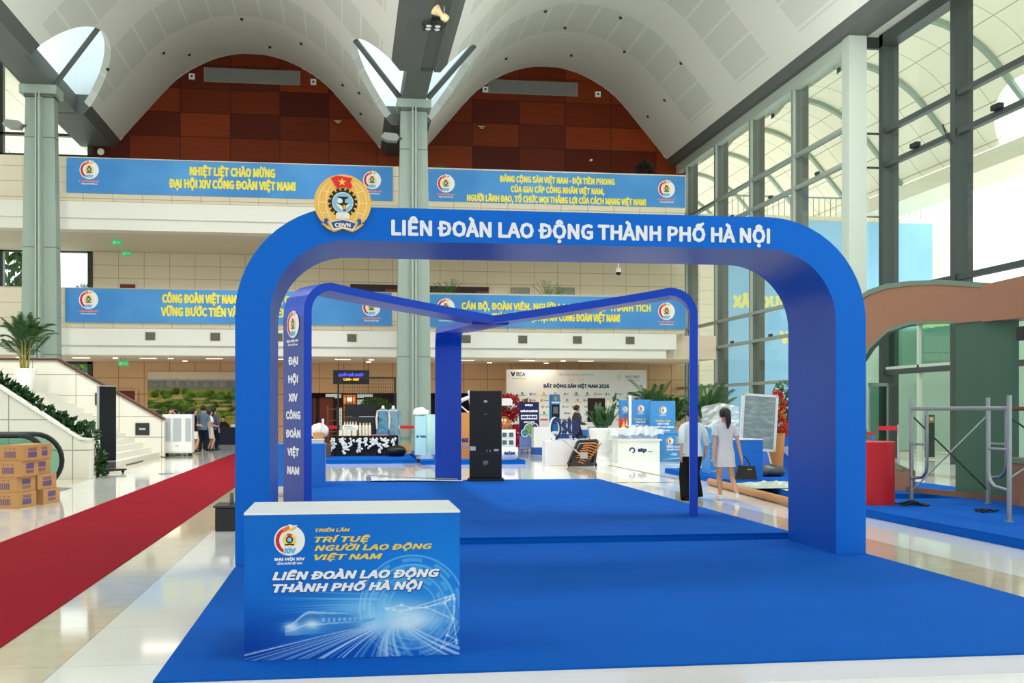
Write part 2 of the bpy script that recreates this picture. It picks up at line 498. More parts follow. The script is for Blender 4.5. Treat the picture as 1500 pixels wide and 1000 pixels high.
# columns with fluted shaft, head and lamp
def column(cx, label):
    t = thing('column', label, 'column', (cx, 44.9, 0))
    mb = MB(); n = 22
    for j in range(n):
        z0, z1 = 13.3 * j / n, 13.3 * (j + 1) / n
    def w(z): return .66 - .15 * (z / 13.3) ** 1.6
    secs = []
    for j in range(n + 1):
        z = 13.3 * j / n; a = w(z)
        secs.append([(-a, -a * .55, z), (-a * .26, -a * .55, z), (-a * .2, -a * .82, z), (a * .2, -a * .82, z), (a * .26, -a * .55, z), (a, -a * .55, z), (a, a * .55, z), (-a, a * .55, z)])
    vs = [p for s_ in secs for p in s_]; fs = []
    for j in range(n):
        for q in range(8): fs.append((j * 8 + q, j * 8 + (q + 1) % 8, j * 8 + 8 + (q + 1) % 8, j * 8 + 8 + q))
    mb.add(vs, fs, steel); mb.build('shaft', t)
    mb = MB()
    for z in (3.6, 7.6, 11.7): mb.box(-w(z) - .004, w(z) + .004, -w(z) * .55 - .006, w(z) * .55 + .004, z, z + .03, steel_d)
    for s in (-1, 1): mb.box(s * .06 - .02, s * .06 + .02, -.62, -.5, .2, 13.3, frame_l)
    mb.build('joint_ring', t)
    mb = MB(); mb.box(-.66, .66, -.55, .55, 13.3, 13.62, steel); mb.box(-.52, .52, -.42, .42, 13.2, 13.3, steel_d); mb.build('column_head', t)
    f = thing('floodlight', 'grey floodlight on a bracket at the head of the %s column' % ('left' if cx < 0 else 'central'), 'lamp', (cx - .56, 44.6, 12.1))
    mb = MB(); mb.prism([(-.72, .02), (-.6, .2), (-.1, .16), (-.02, .02), (-.1, -.12), (-.5, -.1)], 'y', -.2, .2, M('lamp_grey', (142, 146, 142), .4)); mb.build('housing', f, .02)
    mb = MB(); mb.tube([(-.05, 0, .02), (.1, 0, .02)], .05, steel_d, 8); mb.build('bracket', f)
column(-11.4, 'tapered grey-green column behind the staircase at the left')
column(2.54, 'tapered grey-green column in the middle of the hall behind the arch')

# the hall's end behind the viewer and its west side
mb = MB(); mb.box(-32, 17.6, -14.4, -14, 6.0, 18.6, white_p)
for x in range(-30, 18, 4): mb.box(x - .15, x + .15, -14.4, -14.1, 0, 6, steel_k)
struct(mb, 'wall_front')
mb = MB(); mb.box(-26.2, -26, -14, 54.5, 9.0, 15, white_p)
for y in range(-12, 54, 4): mb.box(-26.2, -26, y - .12, y + .12, 0, 9, steel_k)
struct(mb, 'wall_west')
# ---------------------------------------------------------------- glass walls
clear = glass('clear_glass', (236, 246, 242), .9)
greeng = glass('green_glass', (196, 226, 214), .9)
def ztrans(mb, x0, x1, y0, y1, zs, m, t=.09):
    for z in zs: mb.box(x0, x1, y0, y1, z - t / 2, z + t / 2, m)
# east wall, far stretch
YM = [53.0, 48.57, 44.13, 39.7]
mb = MB()
for y in YM: mb.box(16.1, 16.62, y - .09, y + .09, 0, 13.6, M('mullion_grey', (92, 97, 90), .45)); mb.box(16.02, 16.12, y - .1, y + .1, 0, 13.6, M('mullion_edge', (146, 158, 148), .45))
for z in (10.77, 9.6, 5.42, 4.3, 2.6): mb.box(16.05, 16.2, 35.3, 54.5, z - .06, z + .06, M('mullion_edge')); mb.box(16.2, 16.28, 35.3, 54.5, z - .05, z + .05, steel_k)
mb.box(16.0, 16.3, 35.3, 54.5, 13.2, 13.6, frame_l)
for a, b in zip([35.3] + YM[::-1], YM[::-1] + [54.5]):
    for z in (9.66, 4.36): mb.box(16.0, 16.1, (a + b) / 2 - .12, (a + b) / 2 + .12, z, z + .1, steel_k)
struct(mb, 'window_1_frame')
mb = MB(); mb.quad((16.2, 35.3, 0), (16.2, 54.5, 0), (16.2, 54.5, 13.4), (16.2, 35.3, 13.4), clear); struct(mb, 'window_1')
# return and east wall, near stretch
mb = MB()
mb.box(15.95, 16.55, 34.75, 35.3, 0, 13.6, frame_l)
mb.box(16.55, 17.2, 34.9, 35.05, 13.25, 13.6, steel_k); ztrans(mb, 16.55, 17.2, 34.93, 35.0, (10.5, 9.4, 5.3, 4.2), steel_k, .06)
struct(mb, 'window_2_frame')
mb = MB(); mb.quad((16.55, 34.95, 0), (17.15, 34.95, 0), (17.15, 34.95, 13.3), (16.55, 34.95, 13.3), clear); struct(mb, 'window_2')
YN = [34.6, 30.2, 25.8, 21.4, 17.0, 12.6, 8.2, 3.8, -.6, -5, -9.4]
mb = MB()
for y in YN: mb.box(16.95, 17.5, y - .13, y + .13, 0, 13.6, steel_k)
for z in (10.5, 9.4, 5.3, 4.2, 2.75): mb.box(17.02, 17.2, -14, 34.7, z - .08, z + .08, steel_k)
mb.box(16.95, 17.4, -14, 34.7, 13.2, 13.6, steel_k)
for a, b in zip(YN[1:4], YN[:3]):
    mb.box(16.9, 17.05, (a + b) / 2 - .2, (a + b) / 2 + .2, 9.48, 9.62, black_m)
    mb.tube([(16.93, a + .5, 9.75), (16.9, a + .2, 9.3), (16.95, a, 9.1)], .025, black_m, 6)
struct(mb, 'window_3_frame')
mb = MB(); mb.quad((17.15, -14, 0), (17.15, 34.6, 0), (17.15, 34.6, 13.4), (17.15, -14, 13.4), clear); struct(mb, 'window_3')
mb = MB(); mb.box(16.6, 17.6, -14, 35.3, 13.62, 13.9, white_p); struct(mb, 'trim_soffit_east')
# glazed back wall of the left bay
mb = MB(); mb.quad((-26, 54.6, 0), (-11.6, 54.6, 0), (-11.6, 54.6, 17.9), (-26, 54.6, 17.9), clear); struct(mb, 'window_4')
mb = MB()
for x in (-11.72, -15.6, -19.5, -23.4): mb.box(x - .1, x + .1, 54.45, 54.8, 0, 17.9, steel_k)
for z in (14.1, 13.15, 12.4, 8.8, 6.5, 3.7): mb.box(-26, -11.6, 54.45, 54.75, z - .06, z + .06, steel_k)
struct(mb, 'window_4_frame')
vault('ceiling_outside.001', -18.36, 55.2, 92, canopy_m, (), ny=40)

# building wing and trees outside
mb = MB(); mb.box(16.9, 34.4, 62.0, 63, -.1, 12.6, tiles('outer_stone', (232, 226, 206), (200, 190, 166), 'x', 'z', 1.5, .75, 0, 0, .03)); struct(mb, 'wall_outside')
bnr = thing('wall_banner', 'huge pale blue banner with yellow slogan on the building outside the glass wall', 'banner', (27, 61.95, 0))
pale = M('pale_blue_vinyl', (142, 194, 232), .5, var=.08, vs_=.3)
mb = MB(); mb.box(-6.4, 6.5, -.06, 0, .6, 12.3, pale)
mb.build('banner_sheet', bnr)
yel_b = M('yellow_print', (236, 230, 140), .5, var=0)
mb = MB()
for s, x, z in (('XÂY DỰNG GIAI CẤP', 18.97, 8.15), ('HIỆN ĐẠI, LỚN MẠNH', 24.9, 7.1), ('VÀ TỔ CHỨC CÔNG ĐOÀN', 21.75, 6.15), ('TRÁCH NHIỆM', 23.95, 5.2), ('VÀ HIỆU QUẢ', 24.35, 4.2)):
    letter(bnr, s, (x + 2.5 - 27, -.07, z - .85), FX, FZ, .72, yel_b, align='L', bold=.03, width=len(s) * .43)
mb = MB()
mb.tube([(20.5, 62.2, 13.7), (34, 62.2, 13.7)], .05, M('rail_steel', (150, 156, 156), .3, .8), 8)
for q in range(40): mb.box(20.5 + q * .345, 20.53 + q * .345, 62.18, 62.22, 12.6, 13.7, M('rail_steel'))
tag(mb.build('roof_railing'), 'thin metal railing on the roof edge of the building outside', 'railing')
leafA = M('leaf_green', (60, 110, 40), .55, var=.35, vs_=4)
leafB = M('leaf_bright', (104, 150, 60), .55, var=.3, vs_=4)
bark = M('bark', (96, 78, 58), .9, var=.2)
def leaf_cloud(mb, c, r, n, size, m, seed=1, flat=1.0):
    rnd = random.Random(seed)
    for _ in range(n):
        while True:
            p = Vector((rnd.uniform(-1, 1), rnd.uniform(-1, 1), rnd.uniform(-1, 1)))
            if p.length <= 1 and p.length > .35: break
        q = Vector((c[0] + p.x * r[0], c[1] + p.y * r[1], c[2] + p.z * r[2]))
        d = Vector((p.x + rnd.uniform(-.6, .6), p.y + rnd.uniform(-.6, .6), p.z * flat + rnd.uniform(-.5, .5))).normalized()
        s = d.cross(Vector((rnd.uniform(-1, 1), rnd.uniform(-1, 1), rnd.uniform(-1, 1)))).normalized()
        L = size * rnd.uniform(.7, 1.3); w = L * .32; nn = d.cross(s)
        mb.add([q, q + d * L * .5 + s * w + nn * L * .08, q + d * L, q + d * L * .5 - s * w + nn * L * .08], [(0, 1, 2, 3)], m)
def tree(x, y, h, r, label, seed, m=leafB):
    t = thing('tree', label, 'tree', (x, y, 0), 0)
    mb = MB(); mb.tube([(0, 0, -.1), (.1, 0, h * .3), (0, .1, h * .75)], [.16, .13, .05], bark, 8); mb.build('trunk', t)
    mb = MB(); leaf_cloud(mb, (0, 0, h * .68), (r, r, h * .34), 1500, .5, m, seed); mb.build('crown', t)
tree(41.5, 68, 8.5, 3.2, 'green tree outside the right-hand glass, seen above the scaffold', 3)
tree(33.5, 50, 5.6, 2.2, 'small bright tree outside the far right glass door', 4)
tree(-17.4, 62, 9.6, 2.4, 'tree outside the upper left window behind the column', 5, leafA)
tree(-13.3, 60, 4.4, 2.3, 'leafy tree seen through the ground floor window above the stair rail', 6)

# ---------------------------------------------------------------- staircase at the left
st_w = tiles('stair_stone_front', (232, 230, 216), (160, 152, 132), 'x', 'z', 1.35, .68, -6.07, .65, .022)
st_s = M('step_stone', (236, 234, 222), .35, var=.03)
brown = M('brown_rail', (92, 56, 42), .4)
mb = MB()
NS, RUN, RISE, X0 = 13, .262, .16, -6.15
for i in range(NS):
    mb.box(-16, X0 - i * RUN, 27.7, 38.75, i * RISE, (i + 1) * RISE, st_s)
struct(mb, 'trim_stairs')
mb = MB()
mb.prism([(-16, 0), (-6.0, 0), (-6.0, 1.2), (-9.35, 3.15), (-16, 3.15)], 'y', 38.75, 39.05, st_w); struct(mb, 'wall_stair_far')
mb = MB()
mb.prism([(-16, 3.15), (-9.35, 3.15), (-6.0, 1.2), (-6.0, 1.28), (-9.33, 3.22), (-16, 3.22)], 'y', 38.68, 39.12, brown); struct(mb, 'trim_stair_rail')
for n, (px, pz) in enumerate(((-7.95, 1.9), (-6.68, .92))):
    mb = MB(); mb.box(-.22, .22, -.03, 0, -.2, .2, M('sign_dark', (46, 50, 48), .4)); 
    mb.box(-.1, .1, -.036, -.03, -.03, .03, M('sign_mark', (190, 196, 190), .5))
    o = mb.build('wall_plate'); o.location = (px, 38.75, pz)
    tag(o, ('upper', 'lower')[n] + ' small dark square plate on the stair side wall', 'sign', 'dark plates on the stair wall')
# near planter wall with sloping coping
mb = MB()
mb.prism([(-16, 0), (-5.72, 0), (-5.72, .86), (-5.92, .86), (-6.67, 1.36), (-7.7, 2.06), (-16, 7.7)], 'y', 26.5, 26.75, st_w)
mb.box(-5.95, -5.71, 26.74, 27.6, 0, .87, st_w)
mb.prism([(-6.1, 0), (-6.1, .8), (-7.7, 1.85), (-16, 7.4), (-16, 0)], 'y', 26.75, 27.5, M('planter_soil', (60, 46, 34), .9))
mb.prism([(-6.3, .1), (-6.3, .95), (-8.0, 2.0), (-16, 7.0), (-16, .1)], 'y', 27.55, 27.75, st_w)
struct(mb, 'wall_planter')
mb = MB()
mb.prism([(-5.72, .86), (-5.92, .88), (-6.67, 1.38), (-7.7, 2.08), (-16, 7.72), (-16, 7.78), (-7.7, 2.14), (-6.67, 1.44), (-5.92, .93), (-5.66, .91)], 'y', 26.44, 26.82, M('coping_stone', (240, 240, 232), .4, var=.02)); struct(mb, 'trim_coping')
mb = MB()
rnd = random.Random(11)
hedge_m = M('hedge_green', (34, 74, 30), .5, var=.4, vs_=5)
for q in range(26):
    t = q / 25; x = -5.95 - t * 5.2; z = .82 + max(0, (-6.2 - x)) * .66 + .16
    leaf_cloud(mb, (x, 27.1, z), (.26, .34, .24), 110, .17, hedge_m, 100 + q)
for q in range(5): leaf_cloud(mb, (-5.72, 27.25, .55 - q * .1), (.1, .25, .15), 45, .16, hedge_m, 300 + q)
o = mb.build('hedge'); tag(o, 'dark green ivy hedge growing along the sloping planter beside the stairs', 'hedge', kind=None)

def frond(mb, base, d, L, droop, m, nl=11, lw=.035, ll=.34):
    """one arching palm leaf with leaflets"""
    d = Vector(d).normalized(); side = d.cross(Vector((0, 0, 1)))
    if side.length < .05: side = Vector((1, 0, 0))
    side.normalize(); pts = []
    for i in range(9):
        t = i / 8; p = Vector(base) + d * (L * t); p.z -= droop * t * t; pts.append(p)
    mb.tube(pts, [.014 * (1 - .7 * i / 8) for i in range(9)], m, 5)
    for i in range(nl):
        t = .25 + .75 * i / (nl - 1); k_ = min(7, int(t * 8)); p = pts[k_].lerp(pts[k_ + 1], t * 8 - k_)
        ax = (pts[k_ + 1] - pts[k_]).normalized()
        for s in (-1, 1):
            e = (ax * .75 + side * s * .8 + Vector((0, 0, -.15))).normalized() * ll * (1 - .5 * abs(t - .55))
            w = ax * lw
            mb.add([p - w * .3, p + e * .5 + w * .5, p + e - Vector((0, 0, .05)), p + e * .45 - w * .5], [(0, 1, 2, 3)], m)
def palm(name, label, loc, pot_h, pot_r, h, n, seed, spread=.5, pot=True, leaf=M('palm_dark', (44, 84, 34), .5, var=.3, vs_=4), cat='potted plant'):
    t = thing(name, label, cat, loc); rnd = random.Random(seed)
    if pot:
        mb = MB(); mb.lathe([(pot_r * .55, 0), (pot_r * .62, .02), (pot_r * .85, pot_h * .5), (pot_r, pot_h * .92), (pot_r * 1.05, pot_h), (pot_r * .95, pot_h), (pot_r * .9, pot_h - .05)], (0, 0, 0), M('white_glaze', (240, 240, 236), .25, var=.02), 24); mb.build('pot', t)
    mb = MB()
    for q in range(max(4, n // 4)):
        a = rnd.uniform(0, 6.28); r_ = rnd.uniform(0, pot_r * .5)
        mb.tube([(r_ * math.cos(a), r_ * math.sin(a), pot_h - .06), (r_ * 1.8 * math.cos(a), r_ * 1.8 * math.sin(a), pot_h + h * .45)], [.03, .012], M('palm_cane', (150, 140, 60), .5), 6)
    mb.build('stems', t)
    mb = MB()
    for q in range(n):
        a = 2 * math.pi * q / n + rnd.uniform(-.3, .3); el = rnd.uniform(.75, 1.45); L = h * rnd.uniform(.5, .75)
        frond(mb, (.06 * math.cos(a), .06 * math.sin(a), pot_h + h * rnd.uniform(.1, .45)), (math.cos(a) * math.cos(el), math.sin(a) * math.cos(el), math.sin(el)), L, L * spread * rnd.uniform(.3, .9), leaf, 20, .03, h * .2)
    mb.build('fronds', t)
    return t
palm('potted_palm', 'areca palm in a white pot on the stair landing at the left', (-9.75, 36.5, NS * RISE), .72, .33, 1.9, 34, 5, .55, leaf=M('palm_dark', (44, 84, 34), .5, var=.3, vs_=4))

# ---------------------------------------------------------------- escalator end
es = thing('escalator', 'escalator end with black handrail and green glass behind the cardboard boxes', 'escalator', (-5.58, 23, 0))
for yy in (-.5, .62):
    mb = MB()
    path = [(-5, yy, 1.07), (-.55, yy, 1.07)] + [(-.55 + .52 * math.sin(a) * 1.0, yy, .55 + .52 * math.cos(a)) for a in [math.pi * q / 14 for q in range(15)]] + [(-.7, yy, .03), (-1.2, yy, .0)]
    mb.tube(path, .05, M('handrail_rubber', (24, 26, 25), .45), 8); mb.build('handrail', es)
    mb = MB(); mb.prism([(-5, .16), (-5, 1.02), (-.55, 1.02)] + [(-.55 + .47 * math.sin(a), .55 + .47 * math.cos(a)) for a in [math.pi * q / 10 for q in range(1, 10)]] + [(-.6, .16)], 'y', yy - .01, yy + .01, greeng); mb.build('glass_side', es)
mb = MB(); mb.box(-5, -.3, -.62, .74, .0, .14, M('escalator_steel', (150, 156, 156), .35, .6)); mb.box(-.3, .15, -.5, .6, 0, .015, M('escalator_steel')); mb.build('base', es)
mb = MB(); mb.box(-5, -.7, -.4, .52, .14, .2, M('step_dark', (70, 72, 72), .5, .5)); mb.build('steps', es)
# ---------------------------------------------------------------- blue stages and carpets
def carpet_mat(name, rgb, v=.1):
    if name in _mc: return _mc[name]
    k = NT(name); k.set(.95, 0, .12)
    _, vv = k.obj(); a = k.noise(vv, 1.1, 4); b = k.noise(vv, 90, 2)
    c = lin(rgb); f = k.math('ADD', k.math('MULTIPLY', a, .6), k.math('MULTIPLY', b, .4))
    k.base(k.mix(f, tuple(x * (1 - v * 2) for x in c[:3]) + (1,), tuple(min(1, x * (1 + v * 2)) for x in c[:3]) + (1,)))
    bp = k.n('ShaderNodeBump'); bp.inputs['Strength'].default_value = .25; bp.inputs['Distance'].default_value = .004
    k.l(b, bp.inputs['Height']); k.l(bp.outputs[0], k.b.inputs['Normal'])
    _mc[name] = k.m
    return k.m
bluec = carpet_mat('blue_carpet', (0, 88, 184)); redc = carpet_mat('red_carpet', (146, 14, 36))
darkc = carpet_mat('blue_carpet_edge', (0, 44, 112))
white_b = M('white_board', (226, 226, 234), .55, var=.02)
def stage(name, label, x0, x1, y0, y1, z, front=None, side=None, cover=bluec):
    t = thing(name, label, 'stage', ((x0 + x1) / 2, (y0 + y1) / 2, 0))
    a, b = (x1 - x0) / 2, (y1 - y0) / 2
    mb = MB(); mb.box(-a + .004, a - .004, -b + .004, b - .004, 0, z - .012, side or cover)
    if front: mb.box(-a + .002, a - .002, -b, -b + .012, 0, z - .012, front)
    mb.build('base', t)
    mb = MB(); mb.box(-a, a, -b - .004, b, z - .012, z, cover); mb.build('carpet', t)
    return t
stage('stage_platform', 'low blue carpeted platform with white front edge under the large arch', -1.02, 5.11, 6.22, 12.08, .12, white_b)
stage('stage_platform', 'slightly higher blue carpeted platform behind the arch under the three-legged frame', -.8, 4.9, 12.081, 22.05, .19)
stage('stage_platform', 'blue carpeted platform beside the right-hand aisle under the scaffold', 7.4, 12.6, 9.5, 17.3, .117)
stage('stage_platform', 'blue carpeted platform behind the woman in the white dress', 7.7, 11.2, 18.35, 27.2, .117)
stage('stage_platform', 'blue carpeted platform under the black table with white flowers', -1.6, 1.94, 33.0, 42.3, .117)
stage('stage_platform', 'blue carpeted platform with the ship wheel behind the central post', 2.05, 5.0, 32.1, 40, .117)
mb = MB(); mb.box(-4.01, -2.24, -10, 52.5, .001, .008, redc)
tag(mb.build('red_carpet'), 'long red carpet running down the white floor at the left', 'carpet')
mb = MB(); mb.box(-9.5, -4.6, 51.8, 53.6, .001, .01, redc); tag(mb.build('red_carpet'), 'short strip of red carpet under the navy table by the mural', 'carpet')

# ---------------------------------------------------------------- the large arch
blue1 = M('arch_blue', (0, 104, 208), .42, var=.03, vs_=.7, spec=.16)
blue_in = M('arch_blue_shaded', (0, 76, 172), .36, var=.03, vs_=.7, spec=.4)  # darker copy of the arch blue, shade put into the inner face colour
arch = thing('arch', 'large blue rounded arch with white lettering and round emblem on the front stage', 'arch', (2.04, 11.37, .12))
AW, AH, AT, RO = 3.07, 3.325, .315, 1.02
def rr(w, h, r, n=14):
    p = [(-w, 0)] + [(-w + r - r * math.cos(a), h - r + r * math.sin(a)) for a in [math.pi / 2 * q / n for q in range(n + 1)]]
    p += [(w - r + r * math.sin(a), h - r + r * math.cos(a)) for a in [math.pi / 2 * q / n for q in range(n + 1)]] + [(w, 0)]
    return p
out_, in_ = rr(AW, AH, RO), rr(AW - AT, AH - AT, RO - AT)
n_ = len(out_)
mb = MB(); y0, y1 = -.62, .62
for yy, fl in ((y0, 0), (y1, 1)):
    vs = [(a, yy, b) for a, b in out_] + [(a, yy, b) for a, b in in_]
    mb.add(vs, [((i, i + 1, n_ + i + 1, n_ + i) if not fl else (n_ + i, n_ + i + 1, i + 1, i)) for i in range(n_ - 1)], blue1)
mb.add([(a, yy, b) for yy in (y0, y1) for a, b in out_], [(i, i + n_, i + n_ + 1, i + 1) for i in range(n_ - 1)], blue1, True)
mb.build('arch_shell', arch)
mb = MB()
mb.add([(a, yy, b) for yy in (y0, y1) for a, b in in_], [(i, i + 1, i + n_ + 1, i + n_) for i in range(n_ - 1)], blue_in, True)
mb.build('arch_inner_face', arch)
wl = M('white_letter', (236, 240, 244), .45, var=0)
# px 566..1130
letter(arch, 'LIÊN ĐOÀN LAO ĐỘNG THÀNH PHỐ HÀ NỘI', (.4 - 2.04, y0, 3.185 - .12), FX, FZ, .148, wl, width=3.71, align='L', bold=.016, off=.006)

# round union emblem
def arcpts(cx, cz, r, a0, a1, n): return [(cx + r * math.cos(a0 + (a1 - a0) * q / n), cz + r * math.sin(a0 + (a1 - a0) * q / n)) for q in range(n + 1)]
def flat(mb, poly, y, m, t=.0):
    """a flat printed shape in the x-z plane facing -y; poly is counter-clockwise seen from the front"""
    mb.add([(a, y, b) for a, b in poly], [tuple(range(len(poly)))], m)
def ring(mb, c, r0, r1, y, m, n=40, a0=0, a1=2 * math.pi, sx=1):
    p0 = [(c[0] + r0 * sx * math.cos(a0 + (a1 - a0) * q / n), y, c[1] + r0 * math.sin(a0 + (a1 - a0) * q / n)) for q in range(n + 1)]
    p1 = [(c[0] + r1 * sx * math.cos(a0 + (a1 - a0) * q / n), y, c[1] + r1 * math.sin(a0 + (a1 - a0) * q / n)) for q in range(n + 1)]
    mb.add(p0 + p1, [(q, n + 1 + q, n + 2 + q, q + 1) for q in range(n)], m)
gold = M('emblem_gold', (246, 192, 84), .45, var=0); goldl = M('emblem_cream', (252, 240, 208), .45, var=0)
redf = M('flag_red', (232, 40, 34), .5, var=0); starY = M('star_yellow', (252, 206, 90), .5, var=0)
ink = M('emblem_ink', (34, 26, 12), .5, var=0); sky_e = M('emblem_sky', (140, 196, 226), .5, var=0); navy_e = M('emblem_navy', (20, 82, 160), .5, var=0)
paper = M('emblem_paper', (240, 240, 236), .5, var=0)
def gear(r0, r1, n, a0, a1):
    p = []
    for q in range(n):
        a = a0 + (a1 - a0) * q / (n - 1); w = .11
        p += [(r0, a - w * 1.25), (r1, a - w), (r1, a + w), (r0, a + w * 1.25)]
    return p
def star(c, r, rot=0):
    return [(c[0] + (r if q % 2 == 0 else r * .4) * math.sin(rot + math.pi * q / 5), c[1] + (r if q % 2 == 0 else r * .4) * math.cos(rot + math.pi * q / 5)) for q in range(10)][::-1]
def union_emblem(name, parent, loc, r, thick=.03):
    """unit = radius; layers step forward by a millimetre"""
    e = bpy.data.objects.new(name, None)
    mb = MB(); Y = -thick; s = r
    def S(p): return [(a * s, b * s) for a, b in p]
    body = arcpts(0, 0, 1.0, R(-128), R(-52), 1)
    outl = [(1.0 * math.cos(a), 1.0 * math.sin(a)) for a in [R(-48) + R(276) * q / 60 for q in range(61)]]
    outl += [(-.75, -.75), (-.5, -.95), (-.3, -1.04), (0, -.93), (.34, -1.04), (.5, -.95), (.75, -.75)]
    mb.prism(S(outl), 'y', Y, 0, gold)
    st = .0012; y = Y - st
    for rx, tw in ((.85, .022), (.58, .022)):
        for a0, a1 in ((R(-50), R(60)), (R(120), R(230))):
            n = 24; c = [(rx * math.cos(a0 + (a1 - a0) * q / n), .85 * math.sin(a0 + (a1 - a0) * q / n)) for q in range(n + 1)]
            for (ax, az), (bx, bz) in zip(c, c[1:]):
                mb.add([(ax * s - tw * s / 2, y, az * s), (ax * s + tw * s / 2, y, az * s), (bx * s + tw * s / 2, y, bz * s), (bx * s - tw * s / 2, y, bz * s)], [(0, 1, 2, 3)], goldl)
    for zz, xx in ((.42, .72), (.0, .85), (-.4, .72)):
        for sg in (-1, 1):
            flat(mb, S([(sg * xx, zz - .012), (sg * xx, zz + .012), (sg * (xx - .27), zz * .85 + .012), (sg * (xx - .27), zz * .85 - .012)][::1 if sg < 0 else -1]), y, goldl)
    # gear
    g = [(a * math.cos(b), a * math.sin(b) + .0) for a, b in gear(.43, .52, 15, R(-58), R(238))]
    n = len(g); inner = [(.34 * math.cos(R(-66) + R(312) * q / (n - 1)), .34 * math.sin(R(-66) + R(312) * q / (n - 1))) for q in range(n)]
    mb.add([(a * s, y - st, b * s) for a, b in g + inner], [(q, q + 1, n + q + 1, n + q) for q in range(n - 1)], ink)
    ring(mb, (0, 0), 0.0001, .375 * s, y - st * 2, goldl); ring(mb, (0, 0), 0.0001, .355 * s, y - st * 3, sky_e)
    yy = y - st * 4
    flat(mb, S([(-.2, .21), (-.06, .1), (.1, .1), (.22, .21)][::-1][::-1]), yy, ink)
    flat(mb, S([(-.24, -.06), (.0, -.3), (.26, -.06), (.1, -.04), (.1, .12), (0, .12), (0, -.04)]), yy, goldl)
    flat(mb, S([(0, -.02), (.08, -.02), (.08, .2), (0, .2)]), yy - st, ink)
    flat(mb, S([(-.2, -.04), (-.02, -.12), (0.02, -.3), (.1, -.3), (.1, -.12), (.22, -.02), (.0, -.01)]), yy - st, ink)
    flat(mb, S([(.02, -.24), (.08, -.24), (.08, -.08), (.02, -.08)]), yy - st * 2, gold)
    ring(mb, (-.1 * s, .06 * s), 0.0001, .09 * s, yy - st * 2, paper, 16)
    # open book
    flat(mb, S([(-.24, -.58), (.24, -.58), (.24, -.38), (0, -.34), (-.24, -.38)]), yy, goldl)
    flat(mb, S([(-.19, -.53), (-.01, -.53), (-.01, -.36), (-.19, -.36)]), yy - st, paper); flat(mb, S([(.02, -.53), (.2, -.53), (.2, -.36), (.02, -.36)]), yy - st, paper)
    # flag
    flag = [(-.42, .86), (-.2, .5), (.0, .54), (.12, .55), (.26, .48), (.34, .58), (.27, .72), (.33, .87), (.16, .9), (-.04, .93), (-.22, .94)]
    mb.prism(S(flag), 'y', yy - .004, yy, redf)
    flat(mb, S(star((-.02, .72), .15)), yy - .005, starY)
    # ribbon
    rib = [(-.42, -.72), (-.3, -.68), (0, -.62), (.3, -.68), (.46, -.74), (.34, -.93), (0, -.86), (-.3, -.93)]
    flat(mb, S([(-.48, -.72), (-.3, -.64), (0, -.59), (.3, -.64), (.5, -.72), (.36, -.99), (0, -.91), (-.32, -.99)]), yy - st, goldl)
    flat(mb, S(rib), yy - st * 2, navy_e)
    for sg in (-1, 1):
        cl = [(.46, -.86), (.66, -.74), (.64, -.58), (.56, -.56), (.5, -.62), (.55, -.72)]
        flat(mb, S([(sg * a, b) for a, b in (cl if sg > 0 else cl[::-1])]), yy - st, navy_e)
        c2 = [(.68, -.72), (.72, -.66), (.7, -.78)]
        flat(mb, S([(sg * a, b) for a, b in (c2[::-1] if sg > 0 else c2)]), yy - st, navy_e)
    write(mb, 'CĐVN', (0, (yy - st * 2), -.87 * s), FX, FZ, .14 * s, goldl, width=.56 * s, bold=.016, off=.0015)
    o = mb.build(name, parent); o.location = loc
    return o
union_emblem('round_emblem', arch, (-.05 - 2.04 + .0, y0, 3.475 - .12), .262, .035)

